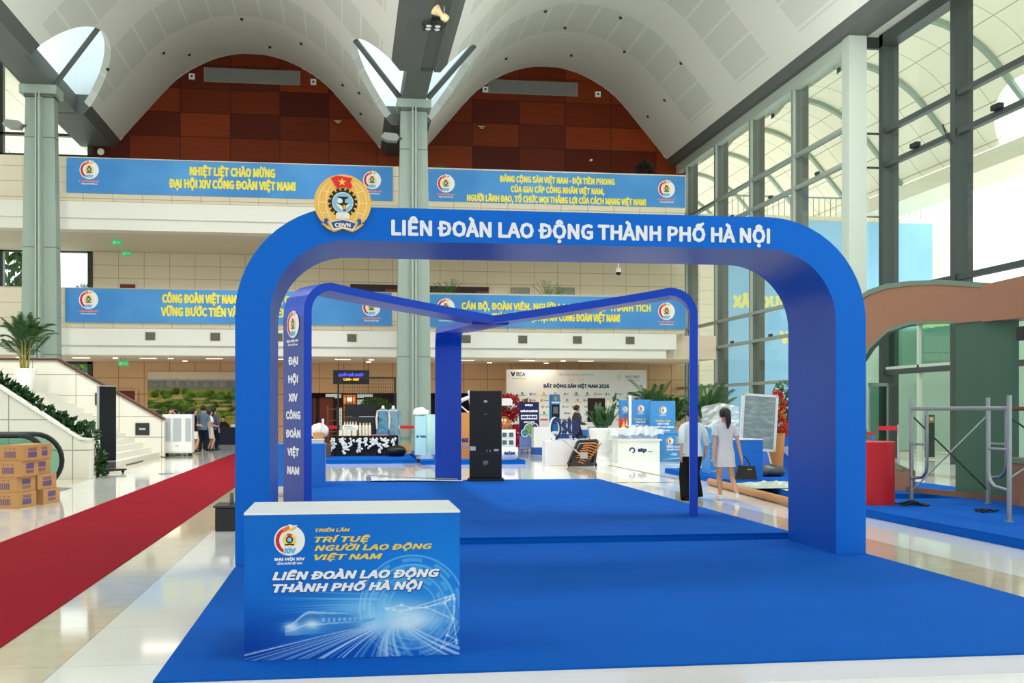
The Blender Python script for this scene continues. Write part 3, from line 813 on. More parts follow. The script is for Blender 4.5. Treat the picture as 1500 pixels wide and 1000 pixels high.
# congress emblem: hand ring around the union badge
er, eo, ey = M('hand_red', (206, 28, 34), .5, var=0), M('hand_orange', (240, 120, 60), .5, var=0), M('hand_yellow', (246, 188, 70), .5, var=0)
ewht = M('emblem_white', (238, 240, 242), .5, var=0); eyel = M('badge_yellow', (244, 214, 110), .5, var=0); ebl = M('numeral_blue', (96, 182, 228), .5, var=0)
def congress_mesh(red_text=False, detail=True):
    """unit radius 1, centred on the disc, facing -y"""
    mb = MB(); st = .012
    disc = [(math.cos(R(108) + R(330) * q / 40), math.sin(R(108) + R(330) * q / 40)) for q in range(41)] + [(.46, .93), (.5, 1.0), (.2, .97), (.02, 1.08), (-.12, .98)]
    flat(mb, disc, 0, ewht)
    def crescent(a0, a1, r0, r1, m, y):
        n = 14; o1 = []; i1 = []
        for q in range(n + 1):
            a = a0 + (a1 - a0) * q / n; t = math.sin(math.pi * q / n) ** .6 * .5 + .5
            o1.append((r1 * math.cos(a), r1 * math.sin(a))); w = r0 + (r1 - r0) * (1 - t) * .5
            i1.append((w * math.cos(a), w * math.sin(a)))
        mb.add([(a, y, b) for a, b in i1 + o1], [(q + 1, q, n + 1 + q, n + 2 + q) for q in range(n)], m)
    crescent(R(122), R(242), .66, .9, er, -st)
    flat(mb, [(-.48, .77), (-.4, .5), (-.1, .66), (.02, .78), (-.02, .98), (-.22, .9)], -st * 1.2, eo)
    flat(mb, [(-.06, .66), (.2, .64), (.42, .78), (.46, .9), (.2, .86), (.02, .76)], -st * 1.4, ey)
    ring(mb, (0, .02), 0.001, .45, -st, eyel, 24)
    ring(mb, (0, .05), .14, .24, -st * 1.5, ink, 20); ring(mb, (0, .05), .001, .15, -st * 1.5, sky_e, 16)
    flat(mb, [(-.16, .3), (.14, .28), (.16, .42), (-.14, .46)], -st * 1.6, redf)
    flat(mb, [(-.3, -.34), (0, -.3), (.3, -.34), (.3, -.24), (0, -.2), (-.3, -.24)], -st * 1.6, ink)
    write(mb, 'XIV', (.02, 0, -.86), FX, FZ, .36, ebl, width=.82, bold=.03, shear=.1, off=st * 1.2)
    tm = M('red_print', (206, 40, 50), .5, var=0) if red_text else ewht
    if red_text:
        write(mb, 'ĐẠI HỘI XIV', (0, 0, -1.32), FX, FZ, .19, ewht, width=2.06, bold=.05, off=st)
    write(mb, 'ĐẠI HỘI XIV', (0, 0, -1.32), FX, FZ, .19, tm, width=1.98, bold=.02, off=st * 2)
    write(mb, 'CÔNG ĐOÀN VIỆT NAM', (0, 0, -1.58), FX, FZ, .14, ewht, width=1.62, bold=.015, off=st)
    return mb
CE_W = congress_mesh(False).build('congress_emblem'); CE_R = congress_mesh(True).build('congress_emblem')
for o in (CE_W, CE_R): COL.objects.unlink(o)
def congress(parent, loc, r, red=False, rot=None):
    o = (CE_R if red else CE_W).copy(); COL.objects.link(o); o.parent = parent; o.location = loc; o.scale = (r,) * 3
    if rot: o.rotation_euler = rot
    return o

# ---------------------------------------------------------------- three-legged frame on the second stage
blue2 = M('frame_blue', (14, 74, 200), .4, var=.03, vs_=.8, spec=.3); blue2d = M('frame_blue_shaded', (2, 66, 184), .36, var=.03, vs_=.8)  # second blue is darker: shade of the undersides put into the colour
fr = thing('three_legged_frame', 'blue three-legged frame of flat curved beams standing behind the large arch', 'frame', (1.93, 16, .19))
FT = .1
def ribbon(name, pts_c, wv, mats, parent):
    """pts_c: list of (near-edge point, width vector, thickness direction) -> flat band"""
    mb = MB(); vs = []
    for p, w, t in pts_c:
        p = Vector(p); w = Vector(w); t = Vector(t).normalized() * FT
        vs += [p, p + w, p + w - t, p - t]
    n = len(pts_c); fa = []; fb = []
    for i in range(n - 1):
        a = 4 * i; b = a + 4
        fa += [(a, a + 1, b + 1, b), (a + 3, a, b, b + 3), (a + 1, a + 2, b + 2, b + 1)]
        fb += [(a + 2, a + 3, b + 3, b + 2)]
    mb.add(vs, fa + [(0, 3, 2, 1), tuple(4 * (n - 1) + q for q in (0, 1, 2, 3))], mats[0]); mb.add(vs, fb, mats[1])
    return mb.build(name, parent)
def leg_path(base, toV, w0, w1, H=2.92, zV=2.62, r=.36):
    """base: near-edge foot in frame coordinates; path rises, turns over and runs to the meeting point"""
    b = Vector((base[0], base[1], 0)); v = Vector((toV[0], toV[1], 0)); d = (v - b); L = d.length; d.normalize()
    w0 = Vector((*w0, 0)); w1 = Vector((*w1, 0)); out = []
    for z in (0, H * .3, H * .6, H - r): out.append((b + Vector((0, 0, z)), w0, -d))
    for q in range(1, 9):
        a = math.pi / 2 * q / 8
        p = b + d * (r - r * math.cos(a)) + Vector((0, 0, H - r + r * math.sin(a)))
        out.append((p, w0, -d * math.cos(a) + Vector((0, 0, 1)) * math.sin(a)))
    for q in range(1, 9):
        t = q / 8; s = r + (L - r) * t
        out.append((b + d * s + Vector((0, 0, H - (H - zV) * t ** .9)), w0.lerp(w1, t), Vector((0, 0, 1))))
    return out
oL = Vector((-.53 - 1.93, 14.02 - 16)); V0 = Vector((0, 15.1 - 16))
ribbon('leg_left' if False else 'leg', leg_path(oL, V0, (-.27, .49), (0, .75)), None, (blue2, blue2d), fr)
oR = Vector((4.39 - 1.93, 13.98 - 16))
def leg_path_r():
    p = leg_path(oR, V0, (.155, .54), (0, .75))
    return p
ribbon('leg', leg_path_r(), None, (blue2, blue2d), fr)
oC = Vector((-.27, 22.0 - 16))
ribbon('leg', leg_path(oC, Vector((-.27, 15.35 - 16)), (.5, 0), (.5, 0), 2.92, 2.615, .4), None, (blue2, blue2d), fr)
# writing on the outward face of the left leg
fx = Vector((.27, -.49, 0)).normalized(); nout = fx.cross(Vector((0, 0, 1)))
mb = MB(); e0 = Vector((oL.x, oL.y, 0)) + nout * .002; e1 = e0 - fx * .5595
mb.quad(e1 + Vector((0, 0, .02)), e0 + Vector((0, 0, .02)), e0 + Vector((0, 0, 2.5)), e1 + Vector((0, 0, 2.5)), M('panel_navy', (10, 52, 150), .42, var=.03)); mb.build('text_panel', fr)  # flat navy sheet over this leg's face, darker than the frame blue
cxy = Vector((oL.x - .135, oL.y + .245, 0)) + nout * .006
def zrow(py): return 1.55 + (600 - py) * 14.0 / 1670 - .19
for s, py, w in (('ĐẠI', 534, .27), ('HỘI', 561, .27), ('XIV', 588, .25), ('CÔNG', 614, .4), ('ĐOÀN', 641, .4), ('VIỆT', 668, .32), ('NAM', 695, .33)):
    letter(fr, s, cxy + Vector((0, 0, zrow(py))), fx, FZ, .1, wl, width=w, bold=.022)
ang = math.atan2(fx.y, fx.x)
congress(fr, cxy + nout * .003 + Vector((0, 0, zrow(475))), .165, rot=(0, 0, ang))

# ---------------------------------------------------------------- gallery banners
def grad_banner(name, c0, c1):
    k = NT(name); k.set(.5, 0, .15)
    _, v = k.obj(); n = k.noise(v, .35, 3); k.base(k.mix(n, lin(c0), lin(c1))); return k.m
ban_m = grad_banner('banner_blue', (22, 104, 188), (104, 174, 226))
yel = M('banner_yellow', (238, 222, 66), .5, var=0)
BZ = 47.36
def banner(label, x0, x1, z0, z1, lines, emb):
    t = thing('gallery_banner', label, 'banner', (x0, BZ, z0), 0, 'blue banners on the galleries')
    mb = MB(); mb.box(0, x1 - x0, -.03, .03, 0, z1 - z0, ban_m); mb.build('banner_sheet', t)
    for s, xc, zb, h, w in lines: letter(t, s, (xc - x0, -.03, zb - z0), FX, FZ, h, yel, width=w, bold=.019, off=.006)
    for ex, ez in emb: congress(t, (ex - x0, -.036, ez - z0), .37, True)
def bx(px, py):
    u = (px - 750) / 1670; s, c = math.sin(YAW), math.cos(YAW); d = (s + u * c, c - u * s); t = BZ / d[1]
    return d[0] * t, EYE + (600 - py) / 1670 * t
def L_(s, pxa, pxb, pyb, h):
    xa, _ = bx(pxa, pyb); xb, _ = bx(pxb, pyb); _, z = bx((pxa + pxb) / 2, pyb)
    return (s, (xa + xb) / 2, z, h, xb - xa)
banner('blue banner on the upper gallery left of the column with two lines of greeting', -11.07, 1.82, 10.18, 11.57,
       [L_('NHIỆT LIỆT CHÀO MỪNG', 278, 403, 259, .36), L_('ĐẠI HỘI XIV CÔNG ĐOÀN VIỆT NAM!', 248, 433, 277.5, .36)], [bx(131, 249), bx(545, 264)])
banner('blue banner on the upper gallery right of the column with three lines of text', 3.24, 14.3, 10.22, 11.55,
       [L_('ĐẢNG CỘNG SẢN VIỆT NAM - ĐỘI TIỀN PHONG', 732, 900, 269, .27), L_('CỦA GIAI CẤP CÔNG NHÂN VIỆT NAM,', 748, 885, 283.5, .27), L_('NGƯỜI LÃNH ĐẠO, TỔ CHỨC MỌI THẮNG LỢI CỦA CÁCH MẠNG VIỆT NAM!', 684, 946, 298, .28)], [bx(653, 269), bx(976, 277)])
banner('blue banner on the lower gallery left of the column, partly behind the arch leg', -11.12, 1.78, 5.03, 6.38,
       [L_('CÔNG ĐOÀN VIỆT NAM ĐỔI MỚI, DÂN CHỦ,', 238, 441, 445, .36), L_('VỮNG BƯỚC TIẾN VÀO KỶ NGUYÊN', 236, 420, 464, .36)], [bx(130, 439), bx(544, 450)])
banner('blue banner on the lower gallery right of the column, crossed by the frame beam', 3.3, 14.33, 5.0, 6.35,
       [L_('CÁN BỘ, ĐOÀN VIÊN, NGƯỜI LAO ĐỘNG LẬP THÀNH TÍCH', 676, 953, 455, .3), L_('CHÀO MỪNG ĐẠI HỘI XIV CÔNG ĐOÀN VIỆT NAM!', 720, 908, 470.5, .32)], [bx(653, 450), bx(976, 456)])

# ---------------------------------------------------------------- printed lectern
lec = thing('display_counter', 'blue printed box counter with white top at the front of the stage', 'counter', (.03, 7.03, .12))
mb = MB()
W2, D2, LH = .615, .39, .842
mb.box(-W2, W2, -D2, D2, 0, LH - .012, M('counter_side', (16, 92, 182), .5)); mb.build('body', lec)
mb = MB(); mb.box(-W2 - .003, W2 + .003, -D2 - .003, D2 + .003, LH - .012, LH, M('counter_top', (236, 240, 238), .35, var=.01)); mb.build('top', lec)
# printed front: a fine grid coloured point by point like ink on the board
NX, NZ = 380, 250
def mixc(a, b, t):
    t = max(0, min(1, t)); return tuple(x + (y - x) * t for x, y in zip(a, b))
def sm(e0, e1, x):
    t = max(0, min(1, (x - e0) / (e1 - e0))); return t * t * (3 - 2 * t)
W_ = (226, 244, 255)
rnd = random.Random(4)
rays = [(rnd.uniform(0, 1), rnd.uniform(.004, .016), rnd.uniform(.35, 1)) for _ in range(60)]
nodes = [(.655, .335), (.725, .36), (.77, .335), (.72, .315), (.84, .34), (.935, .405), (.97, .42), (.975, .395), (.95, .39), (.93, .365), (.97, .25), (.94, .14), (.985, .1), (.915, .055), (.69, .33), (.955, .41), (.985, .08)]
edges = [(0, 1), (1, 2), (2, 3), (0, 3), (2, 4), (4, 9), (9, 5), (5, 6), (6, 7), (7, 8), (8, 9), (2, 5), (3, 4), (4, 10), (9, 10), (10, 11), (11, 12), (12, 13), (11, 13), (10, 12), (7, 10), (4, 8)]
def segd(p, a, b):
    dx, dz = b[0] - a[0], (b[1] - a[1]) * .68; px_, pz_ = p[0] - a[0], (p[1] - a[1]) * .68
    t = max(0, min(1, (px_ * dx + pz_ * dz) / (dx * dx + dz * dz + 1e-9))); return math.hypot(px_ - t * dx, pz_ - t * dz)
def art(u, v):
    c = mixc((0, 80, 184), (16, 124, 222), sm(0, .55, v) * .6 + .4 * sm(.2, .9, u))
    c = mixc(c, (10, 104, 200), sm(.6, 1, v) * .6)
    c = mixc(c, (4, 64, 160), sm(.45, .0, v) * sm(.45, 0, u) * .8)
    # light streaks spreading from the vanishing point
    vx, vz_ = .74, .265
    g = math.exp(-(((u - vx + .03) / .2) ** 2 + ((v - vz_ + .01) / .1) ** 2)); c = mixc(c, W_, min(1, g * 1.25))
    g = math.exp(-(((u - .6) / .26) ** 2 + ((v - .33) / .12) ** 2)); c = mixc(c, (140, 214, 250), g * .7)
    if v < vz_ + .01:
        t = max(0, (vz_ - v) / vz_); half = .02 + .62 * t ** 1.1; bend = vx - .38 * t ** .75 + .1 * t
        w = (u - bend) / half
        if -1 < w < 1:
            k_ = (w + 1) / 2
            for r0, rw, ri in rays:
                d = abs(k_ - r0); rr_ = rw * (1.1 - .3 * t)
                if d < rr_: c = mixc(c, W_, min(1, (1 - d / rr_) * 1.5) * ri * (1.0 - .4 * t))
    for k_ in range(16):
        z0 = .36 + .004 * k_ - (1 - u) * (.02 + .015 * ((k_ * 7) % 5)) * (1 if k_ % 2 else -1)
        d = abs(v - z0)
        if u < .62 and d < .004: c = mixc(c, (150, 214, 250), (1 - d / .004) * .35 * sm(0, .5, u))
    for k_ in range(14):
        z0 = .27 - (.62 - u) * (.04 + .03 * k_); d = abs(v - z0)
        if u < .6 and d < .006: c = mixc(c, (90, 176, 240), (1 - d / .006) * .4 * sm(0, .3, u))
    # technology dial
    rx, rz = (u - .775), (v - .345) * .68
    rr2 = math.hypot(rx, rz); an = math.atan2(rz, rx)
    for r0, w, al, fr_ in ((.245, .004, .5, 0), (.225, .010, .35, 9), (.2, .006, .5, 0), (.182, .012, .3, 14), (.155, .004, .5, 0), (.135, .012, .35, 7), (.11, .003, .5, 0)):
        d = abs(rr2 - r0)
        if d < w and (not fr_ or math.sin(an * fr_) > -.3): c = mixc(c, (190, 232, 255), al * (1 - d / w * .4) * (1 if an > -2.2 or an < -2.9 else .5))
    g = math.exp(-((rr2 - .16) / .05) ** 2); c = mixc(c, (90, 180, 240), g * .35)
    # train
    tx = (u - .185) / .34
    if 0 < tx < 1.15:
        top = .235 + .11 * sm(0, .34, tx) - .03 * tx; bot = .165 + .015 * tx + .02 * sm(.3, 1, tx)
        if bot < v < top:
            hgt = (v - bot) / (top - bot)
            c = mixc(c, mixc((150, 210, 245), (30, 110, 200), sm(.1, .8, tx)), .5 * (1 - sm(.8, 1.15, tx)))
            if .55 < hgt < .85 and .17 < tx < .38 + hgt * .1: c = mixc(c, (60, 120, 190), .7)
            if .5 < hgt < .7 and tx > .5 and (tx * 14) % 1 < .6: c = mixc(c, (170, 222, 255), .55 * (1 - sm(.8, 1.15, tx)))
            if abs(hgt - .42) < .04 or abs(hgt - .92) < .05: c = mixc(c, (210, 240, 255), .5 * (1 - sm(.7, 1.1, tx)))
    for hx, hz in ((.215, .225), (.31, .24)):
        g = math.exp(-(((u - hx) / .035) ** 2 + ((v - hz) / .032) ** 2)); c = mixc(c, W_, g * .9)
    # network of dots
    for a, b in edges:
        d = segd((u, v), nodes[a], nodes[b])
        if d < .0022: c = mixc(c, (220, 240, 255), .7)
    for q in nodes:
        d = math.hypot(u - q[0], (v - q[1]) * .68); c = mixc(c, W_, math.exp(-(d / .007) ** 2))
    return lin(c)
vs = []; cols = []
for j in range(NZ + 1):
    for i in range(NX + 1):
        u, v = i / NX, j / NZ
        vs.append((-W2 + 2 * W2 * u, -D2 - .004, .002 + (LH - .016) * v)); cols.append(art(u, v))
def print_mesh(name, vs, nx, nz, cols, mat, parent):
    fs = [(j * (nx + 1) + i, j * (nx + 1) + i + 1, (j + 1) * (nx + 1) + i + 1, (j + 1) * (nx + 1) + i) for j in range(nz) for i in range(nx)]
    me = bpy.data.meshes.new(name); me.from_pydata(vs, [], fs); me.materials.append(mat)
    a = me.attributes.new('print', 'FLOAT_COLOR', 'POINT')
    a.data.foreach_set('color', [x for c in cols for x in c]); me.update()
    o = bpy.data.objects.new(name, me); COL.objects.link(o); o.parent = parent
    return o
pr_m = vcol('printed_vinyl', .4, spec=.12)
print_mesh('printed_front', vs, NX, NZ, cols, pr_m, lec)
mb = MB()
def lp(px, py): return (-W2 + (px - 359) / (675 - 359) * 2 * W2, (1 - (py - 751 + (px - 359) * 6 / 316) / 216) * LH)
yg = M('print_gold', (226, 200, 72), .45, var=0); blu_s = M('print_shadow', (8, 56, 140), .45, var=0)
for s, pxa, pxb, pyb, h, m in (('TRIỂN LÃM', 461, 512, 778, .019, yg), ('TRÍ TUỆ', 460, 542, 793.5, .033, yg), ('NGƯỜI LAO ĐỘNG', 460, 634, 806, .033, yg), ('VIỆT NAM', 460, 560, 819.5, .033, yg)):
    x, z = lp((pxa), pyb); x2, _ = lp(pxb, pyb)
    letter(lec, s, (x, -D2 - .006, z), FX, FZ, h, m, width=x2 - x, align='L', bold=.016, shear=.25)
for s, pxa, pxb, pyb in (('LIÊN ĐOÀN LAO ĐỘNG', 399, 645, 849), ('THÀNH PHỐ HÀ NỘI', 400, 620, 867)):
    x, z = lp(pxa, pyb); x2, _ = lp(pxb, pyb)
    letter(lec, s, (x - .006, -D2 - .0055, z - .005), FX, FZ, .05, blu_s, width=x2 - x + .012, align='L', bold=.03, shear=.25, name='letter_shadow')
    letter(lec, s, (x, -D2 - .0075, z), FX, FZ, .048, wl, width=x2 - x, align='L', bold=.02, shear=.25)
x, z = lp(424, 790.5); congress(lec, (x, -D2 - .005, z), .087)
# ---------------------------------------------------------------- helpers for placing by sight line
SN, CS = math.sin(YAW), math.cos(YAW)
def P(px, py, Y):
    """the point on the plane y = Y that is seen at a place in the photograph"""
    u = (px - 750) / 1670; t = Y / (CS - u * SN)
    return (SN + u * CS) * t, EYE + (600 - py) / 1670 * t
def G(px, py, z=0):
    """the point at height z seen at a place in the photograph"""
    u = (px - 750) / 1670; t = (z - EYE) / ((600 - py) / 1670)
    return (SN + u * CS) * t, (CS - u * SN) * t

# ---------------------------------------------------------------- pavilion on the right
terra = M('terracotta_paint', (158, 112, 84), .6, var=.06, vs_=1.2); trim_g = M('trim_green', (112, 134, 112), .55, var=.05)
pill_g = M('pillar_green', (58, 96, 74), .55, var=.06, vs_=1); sill_b = M('sill_brown', (110, 78, 60), .6, var=.06)
pav = thing('pavilion', 'terracotta and green exhibition pavilion wall with a big rounded opening behind the scaffold', 'pavilion', (10.06, 17.0, .117))
pdir = Vector((9.45 - 10.06, 20.06 - 17.0, 0)).normalized()
def pm(flip=False):     # local frame: a along the wall away from the corner, thickness inwards, z up
    n = Vector((pdir.y, -pdir.x, 0))
    return Matrix(((pdir.x, n.x, 0, 0), (pdir.y, n.y, 0, 0), (0, 0, 1, 0), (0, 0, 0, 1)))
outer = [(0, 2.86), (.66, 2.86), (1.75, 2.92), (2.35, 2.83), (2.85, 2.56), (3.25, 2.2), (3.4, 1.64), (3.1, 1.04), (2.6, .56), (1.93, .4), (1.75, .37), (1.75, .08), (.66, .08), (.66, 0), (4.1, 0), (4.1, 2.5), (3.8, 3.1), (3.3, 3.48), (2.9, 3.6), (2.4, 3.66), (1.7, 3.64), (1.0, 3.58), (0, 3.43)]
hole = [(.66, .08), (1.75, .08), (1.75, .37), (1.93, .4), (2.6, .56), (3.1, 1.04), (3.4, 1.64), (3.25, 2.2), (2.85, 2.56), (2.35, 2.83), (1.75, 2.92), (.66, 2.86)]
mb = MB(); mb.prism(outer, 'y', 0, .1, terra, mat4=pm()); mb.build('wall_panel', pav)
mb = MB()
for (a, b), (c, d) in zip(hole, hole[1:]):
    q = [(a, -.012, b), (c, -.012, d), (c, .1, d), (a, .1, b)]
    mb.add([pm() @ Vector(p) for p in q], [(0, 1, 2, 3), (3, 2, 1, 0)], trim_g)
def off_poly(p, e):
    c = (1.9, 1.6); return [(a + (a - c[0]) / math.hypot(a - c[0], b - c[1]) * e, b + (b - c[1]) / math.hypot(a - c[0], b - c[1]) * e) for a, b in p]
h2 = off_poly(hole[3:], .06)
mb.add([pm() @ Vector((a, -.013, b)) for a, b in hole[3:] + h2], [(i, i + 1, len(h2) + i + 1, len(h2) + i) for i in range(len(h2) - 1)], trim_g)
tp = [(4.13, 2.5), (3.83, 3.12), (3.32, 3.51), (2.9, 3.64), (2.4, 3.7), (1.7, 3.68), (1.0, 3.62), (0, 3.47), (0, 3.39), (1.0, 3.54), (1.7, 3.6), (2.4, 3.61), (2.87, 3.55), (3.25, 3.44), (3.74, 3.06), (4.04, 2.5)]
mb.prism(tp, 'y', -.02, .14, trim_g, mat4=pm()); mb.build('green_edging', pav)
mb = MB(); mb.prism([(0, -.02), (.66, -.02), (.66, .35), (0, .4), (-.5, .15), (-.72, .0), (-.7, -.1)], 'z', .0, 2.86, pill_g, mat4=pm() @ Matrix.Translation((0, .05, 0))); mb.build('pillar', pav)
p2 = Vector((9.86 - 10.06, 15.5 - 17.0, 0)).normalized(); n2 = Vector((-p2.y, p2.x, 0))
m2 = Matrix(((p2.x, n2.x, 0, 0), (p2.y, n2.y, 0, 0), (0, 0, 1, 0), (0, 0, 0, 1)))
mb = MB(); mb.prism([(0, 2.84), (3.5, 2.72), (3.5, 3.38), (0, 3.43)], 'y', -.02, .5, terra, mat4=m2)
mb.build('side_panel', pav)
mb = MB(); mb.prism([(1.0, 0), (3.5, 0), (3.5, .62), (1.0, .66)], 'y', 0, .4, terra, mat4=m2); mb.build('low_panel', pav)
mb = MB(); mb.prism([(1.0, .64), (3.5, .6), (3.5, .68), (1.0, .72)], 'y', -.03, .45, trim_g, mat4=m2); mb.build('side_trim', pav)
mb = MB(); mb.prism([(-.6, 0), (1.8, 0), (1.8, .09), (-.6, .09)], 'y', -.06, .0, sill_b, mat4=pm()); mb.build('sill', pav)
# red drum
x, y = 7.93, 16.4
t = thing('red_drum', 'red cylindrical stand beside the right leg of the arch', 'stand', (x, y, .117))
mb = MB(); mb.lathe([(.3, 0), (.3, .935)], (0, 0, 0), M('red_vinyl', (200, 22, 34), .45), 40); mb.build('drum', t)
mb = MB(); mb.lathe([(.302, .935), (.302, .955), (0, .955)], (0, 0, 0), M('red_top', (206, 70, 70), .5), 40); mb.build('top', t)

# scaffold
zinc = M('zinc_tube', (150, 156, 156), .35, .6, var=.1); rust = M('rusty_tube', (128, 70, 52), .6, .2, var=.2)
sc = thing('scaffold', 'steel tube scaffold frame with crossed braces in front of the pavilion', 'scaffold', (8.42, 14.9, .117))
A_, B_ = Vector((.04, 1.36, 0)), Vector((-.05, -1.37, 0)); C_, D_ = Vector((1.25, 1.3, 0)), Vector((1.22, -1.3, 0))
for p in (A_, B_, C_, D_):
    mb = MB(); mb.tube([p, p + Vector((0, 0, 1.62))], .032, zinc, 10); mb.lathe([(.06, 0), (.06, .012)], p, zinc, 12); mb.build('post', sc)
for a, b, m in ((A_, B_, zinc), (C_, D_, rust)):
    mb = MB(); z = Vector((0, 0, 1.45)); mb.tube([a + z, b + z], .03, m, 10); mb.build('top_bar', sc)
    for p, q in ((a, b), (b, a)):
        d = (q - p).normalized(); mb = MB()
        mb.tube([p + d * .5 + Vector((0, 0, 1.44)), p + d * .5 + Vector((0, 0, .62)), p + d * .46 + Vector((0, 0, .5)), p + d * .35 + Vector((0, 0, .43)), p + d * .02 + Vector((0, 0, .4))], .024, zinc, 8)
        mb.tube([p + Vector((0, 0, .92)), p + d * .5 + Vector((0, 0, .92))], .02, zinc, 8); mb.build('inner_tube', sc)
for a, b, m in ((A_ + Vector((0, 0, .2)), C_ + Vector((0, -.0, 1.35)), zinc), (A_ + Vector((0, 0, 1.35)), C_ + Vector((0, 0, .2)), M('green_tube', (58, 78, 70), .5, .3)), (B_ + Vector((0, 0, .55)), D_ + Vector((0, 0, 1.3)), zinc), (B_ + Vector((0, 0, 1.35)), D_ + Vector((0, 0, .5)), M('green_tube'))):
    mb = MB(); mb.tube([a, b], .013, m, 6); mb.build('brace', sc)
for n, (px, py) in enumerate(((1337, 741), (1444, 750))):
    gx, gy = G(px, py, .117); rnd = random.Random(n); mb = MB()
    for q in range(9 if n == 0 else 4):
        a = rnd.uniform(-.5, .5); mb.tube([(-.2 + rnd.uniform(-.1, .1), a * .3, .012 + .012 * (q % 3)), (0, a * .2, .03 + .014 * q * .5), (.2 + rnd.uniform(-.1, .1), a * -.3, .014)], .012, black_m, 6)
    o = mb.build('cable_heap'); o.location = (gx, gy, .117); tag(o, ('loose black cable heap at the foot of the left scaffold post', 'short black cable piece on the blue carpet between the scaffold posts')[n], 'cable')
# glass doors beyond the pavilion
dg = thing('glass_door', 'open glass entrance door in a steel frame seen through the pavilion opening', 'door', (17.12, 32.4, 0))
vest = M('vestibule_mint', (206, 228, 212), .5)
mb = MB(); mb.box(21.5, 21.8, 24, 47, 0, 4.6, vest); mb.box(17.7, 21.5, 41, 41.2, 0, 4.6, vest); struct(mb, 'wall_vestibule')
mb = MB()
for y in (0, 2.2, -2.2): mb.box(-.06, .06, y - .06, y + .06, 0, 4.2, frame_l)
mb.box(-.06, .06, -2.2, 2.2, 2.8, 2.92, frame_l); mb.build('door_frame', dg)
mb = MB(); mb.quad((.04, -2.2, 2.92), (.04, 2.2, 2.92), (.04, 2.2, 4.2), (.04, -2.2, 4.2), glass('door_top_glass', (150, 200, 182), 1.6)); mb.build('transom_pane', dg)
mb = MB(); mt = Matrix.Translation((0, 2.1, 0)) @ Matrix.Rotation(R(-62), 4, 'Z')
mb.box(0, .05, -1.0, -.92, .02, 2.4, zinc, mt); mb.box(0, .05, -.06, 0, .02, 2.4, zinc, mt); mb.box(0, .05, -1, 0, 2.3, 2.4, zinc, mt); mb.box(0, .05, -1, 0, .02, .14, zinc, mt)
mb.tube([mt @ Vector((-.06, -.9, .8)), mt @ Vector((-.06, -.9, 1.9))], .02, zinc, 8); mb.build('door_leaf_frame', dg)
mb = MB(); mb.add([mt @ Vector(p) for p in ((.02, -.94, .14), (.02, -.04, .14), (.02, -.04, 2.32), (.02, -.94, 2.32))], [(0, 1, 2, 3)], glass('door_glass', (120, 160, 150), .9)); mb.build('door_pane', dg)
gx, gy = 18.9, 35.1
t = thing('access_post', 'slim dark access control post with a card reader inside the glass doors', 'post', (gx, gy, 0))
mb = MB(); mb.box(-.12, .12, -.1, .1, 0, 1.38, M('post_dark', (62, 60, 62), .4)); mb.build('post', t)
mb = MB(); mb.box(-.1, .1, -.115, -.1, 1.12, 1.34, M('reader_gold', (160, 128, 70), .35, .4)); mb.box(-.06, .06, -.12, -.115, 1.2, 1.3, M('reader_white', (220, 220, 216), .3)); mb.build('card_reader', t)

# ---------------------------------------------------------------- people
skin = M('skin', (206, 158, 130), .5, var=.05); hairm = M('hair_black', (22, 18, 18), .45, var=.2, vs_=30)
def ik(a, c, l1, l2, bend):
    a, c = Vector(a), Vector(c); d = c - a; L = min(d.length, (l1 + l2) * .999); d.normalize()
    x = (l1 * l1 - l2 * l2 + L * L) / (2 * L); hgt = math.sqrt(max(0, l1 * l1 - x * x))
    b = Vector(bend); b = (b - d * b.dot(d)).normalized()
    return a + d * x + b * hgt, a + d * L
def skin_mesh(name, verts, edges, mat, parent, sub=2):
    me = bpy.data.meshes.new(name); me.from_pydata([v[0] for v in verts], edges, [])
    o = bpy.data.objects.new(name, me); COL.objects.link(o)
    md = o.modifiers.new('skin', 'SKIN'); md.use_smooth_shade = True
    lay = me.skin_vertices[0].data
    for i, v in enumerate(verts):
        r = v[1]; lay[i].radius = r if isinstance(r, tuple) else (r, r)
    lay[0].use_root = True
    sb = o.modifiers.new('sub', 'SUBSURF'); sb.levels = sub; sb.render_levels = sub
    bpy.context.view_layer.update()
    m2 = bpy.data.meshes.new_from_object(o.evaluated_get(bpy.context.evaluated_depsgraph_get()))
    bpy.data.objects.remove(o)
    m2.materials.clear(); m2.materials.append(mat)
    for p in m2.polygons: p.use_smooth = True
    o = bpy.data.objects.new(name, m2); COL.objects.link(o); o.parent = parent
    return o
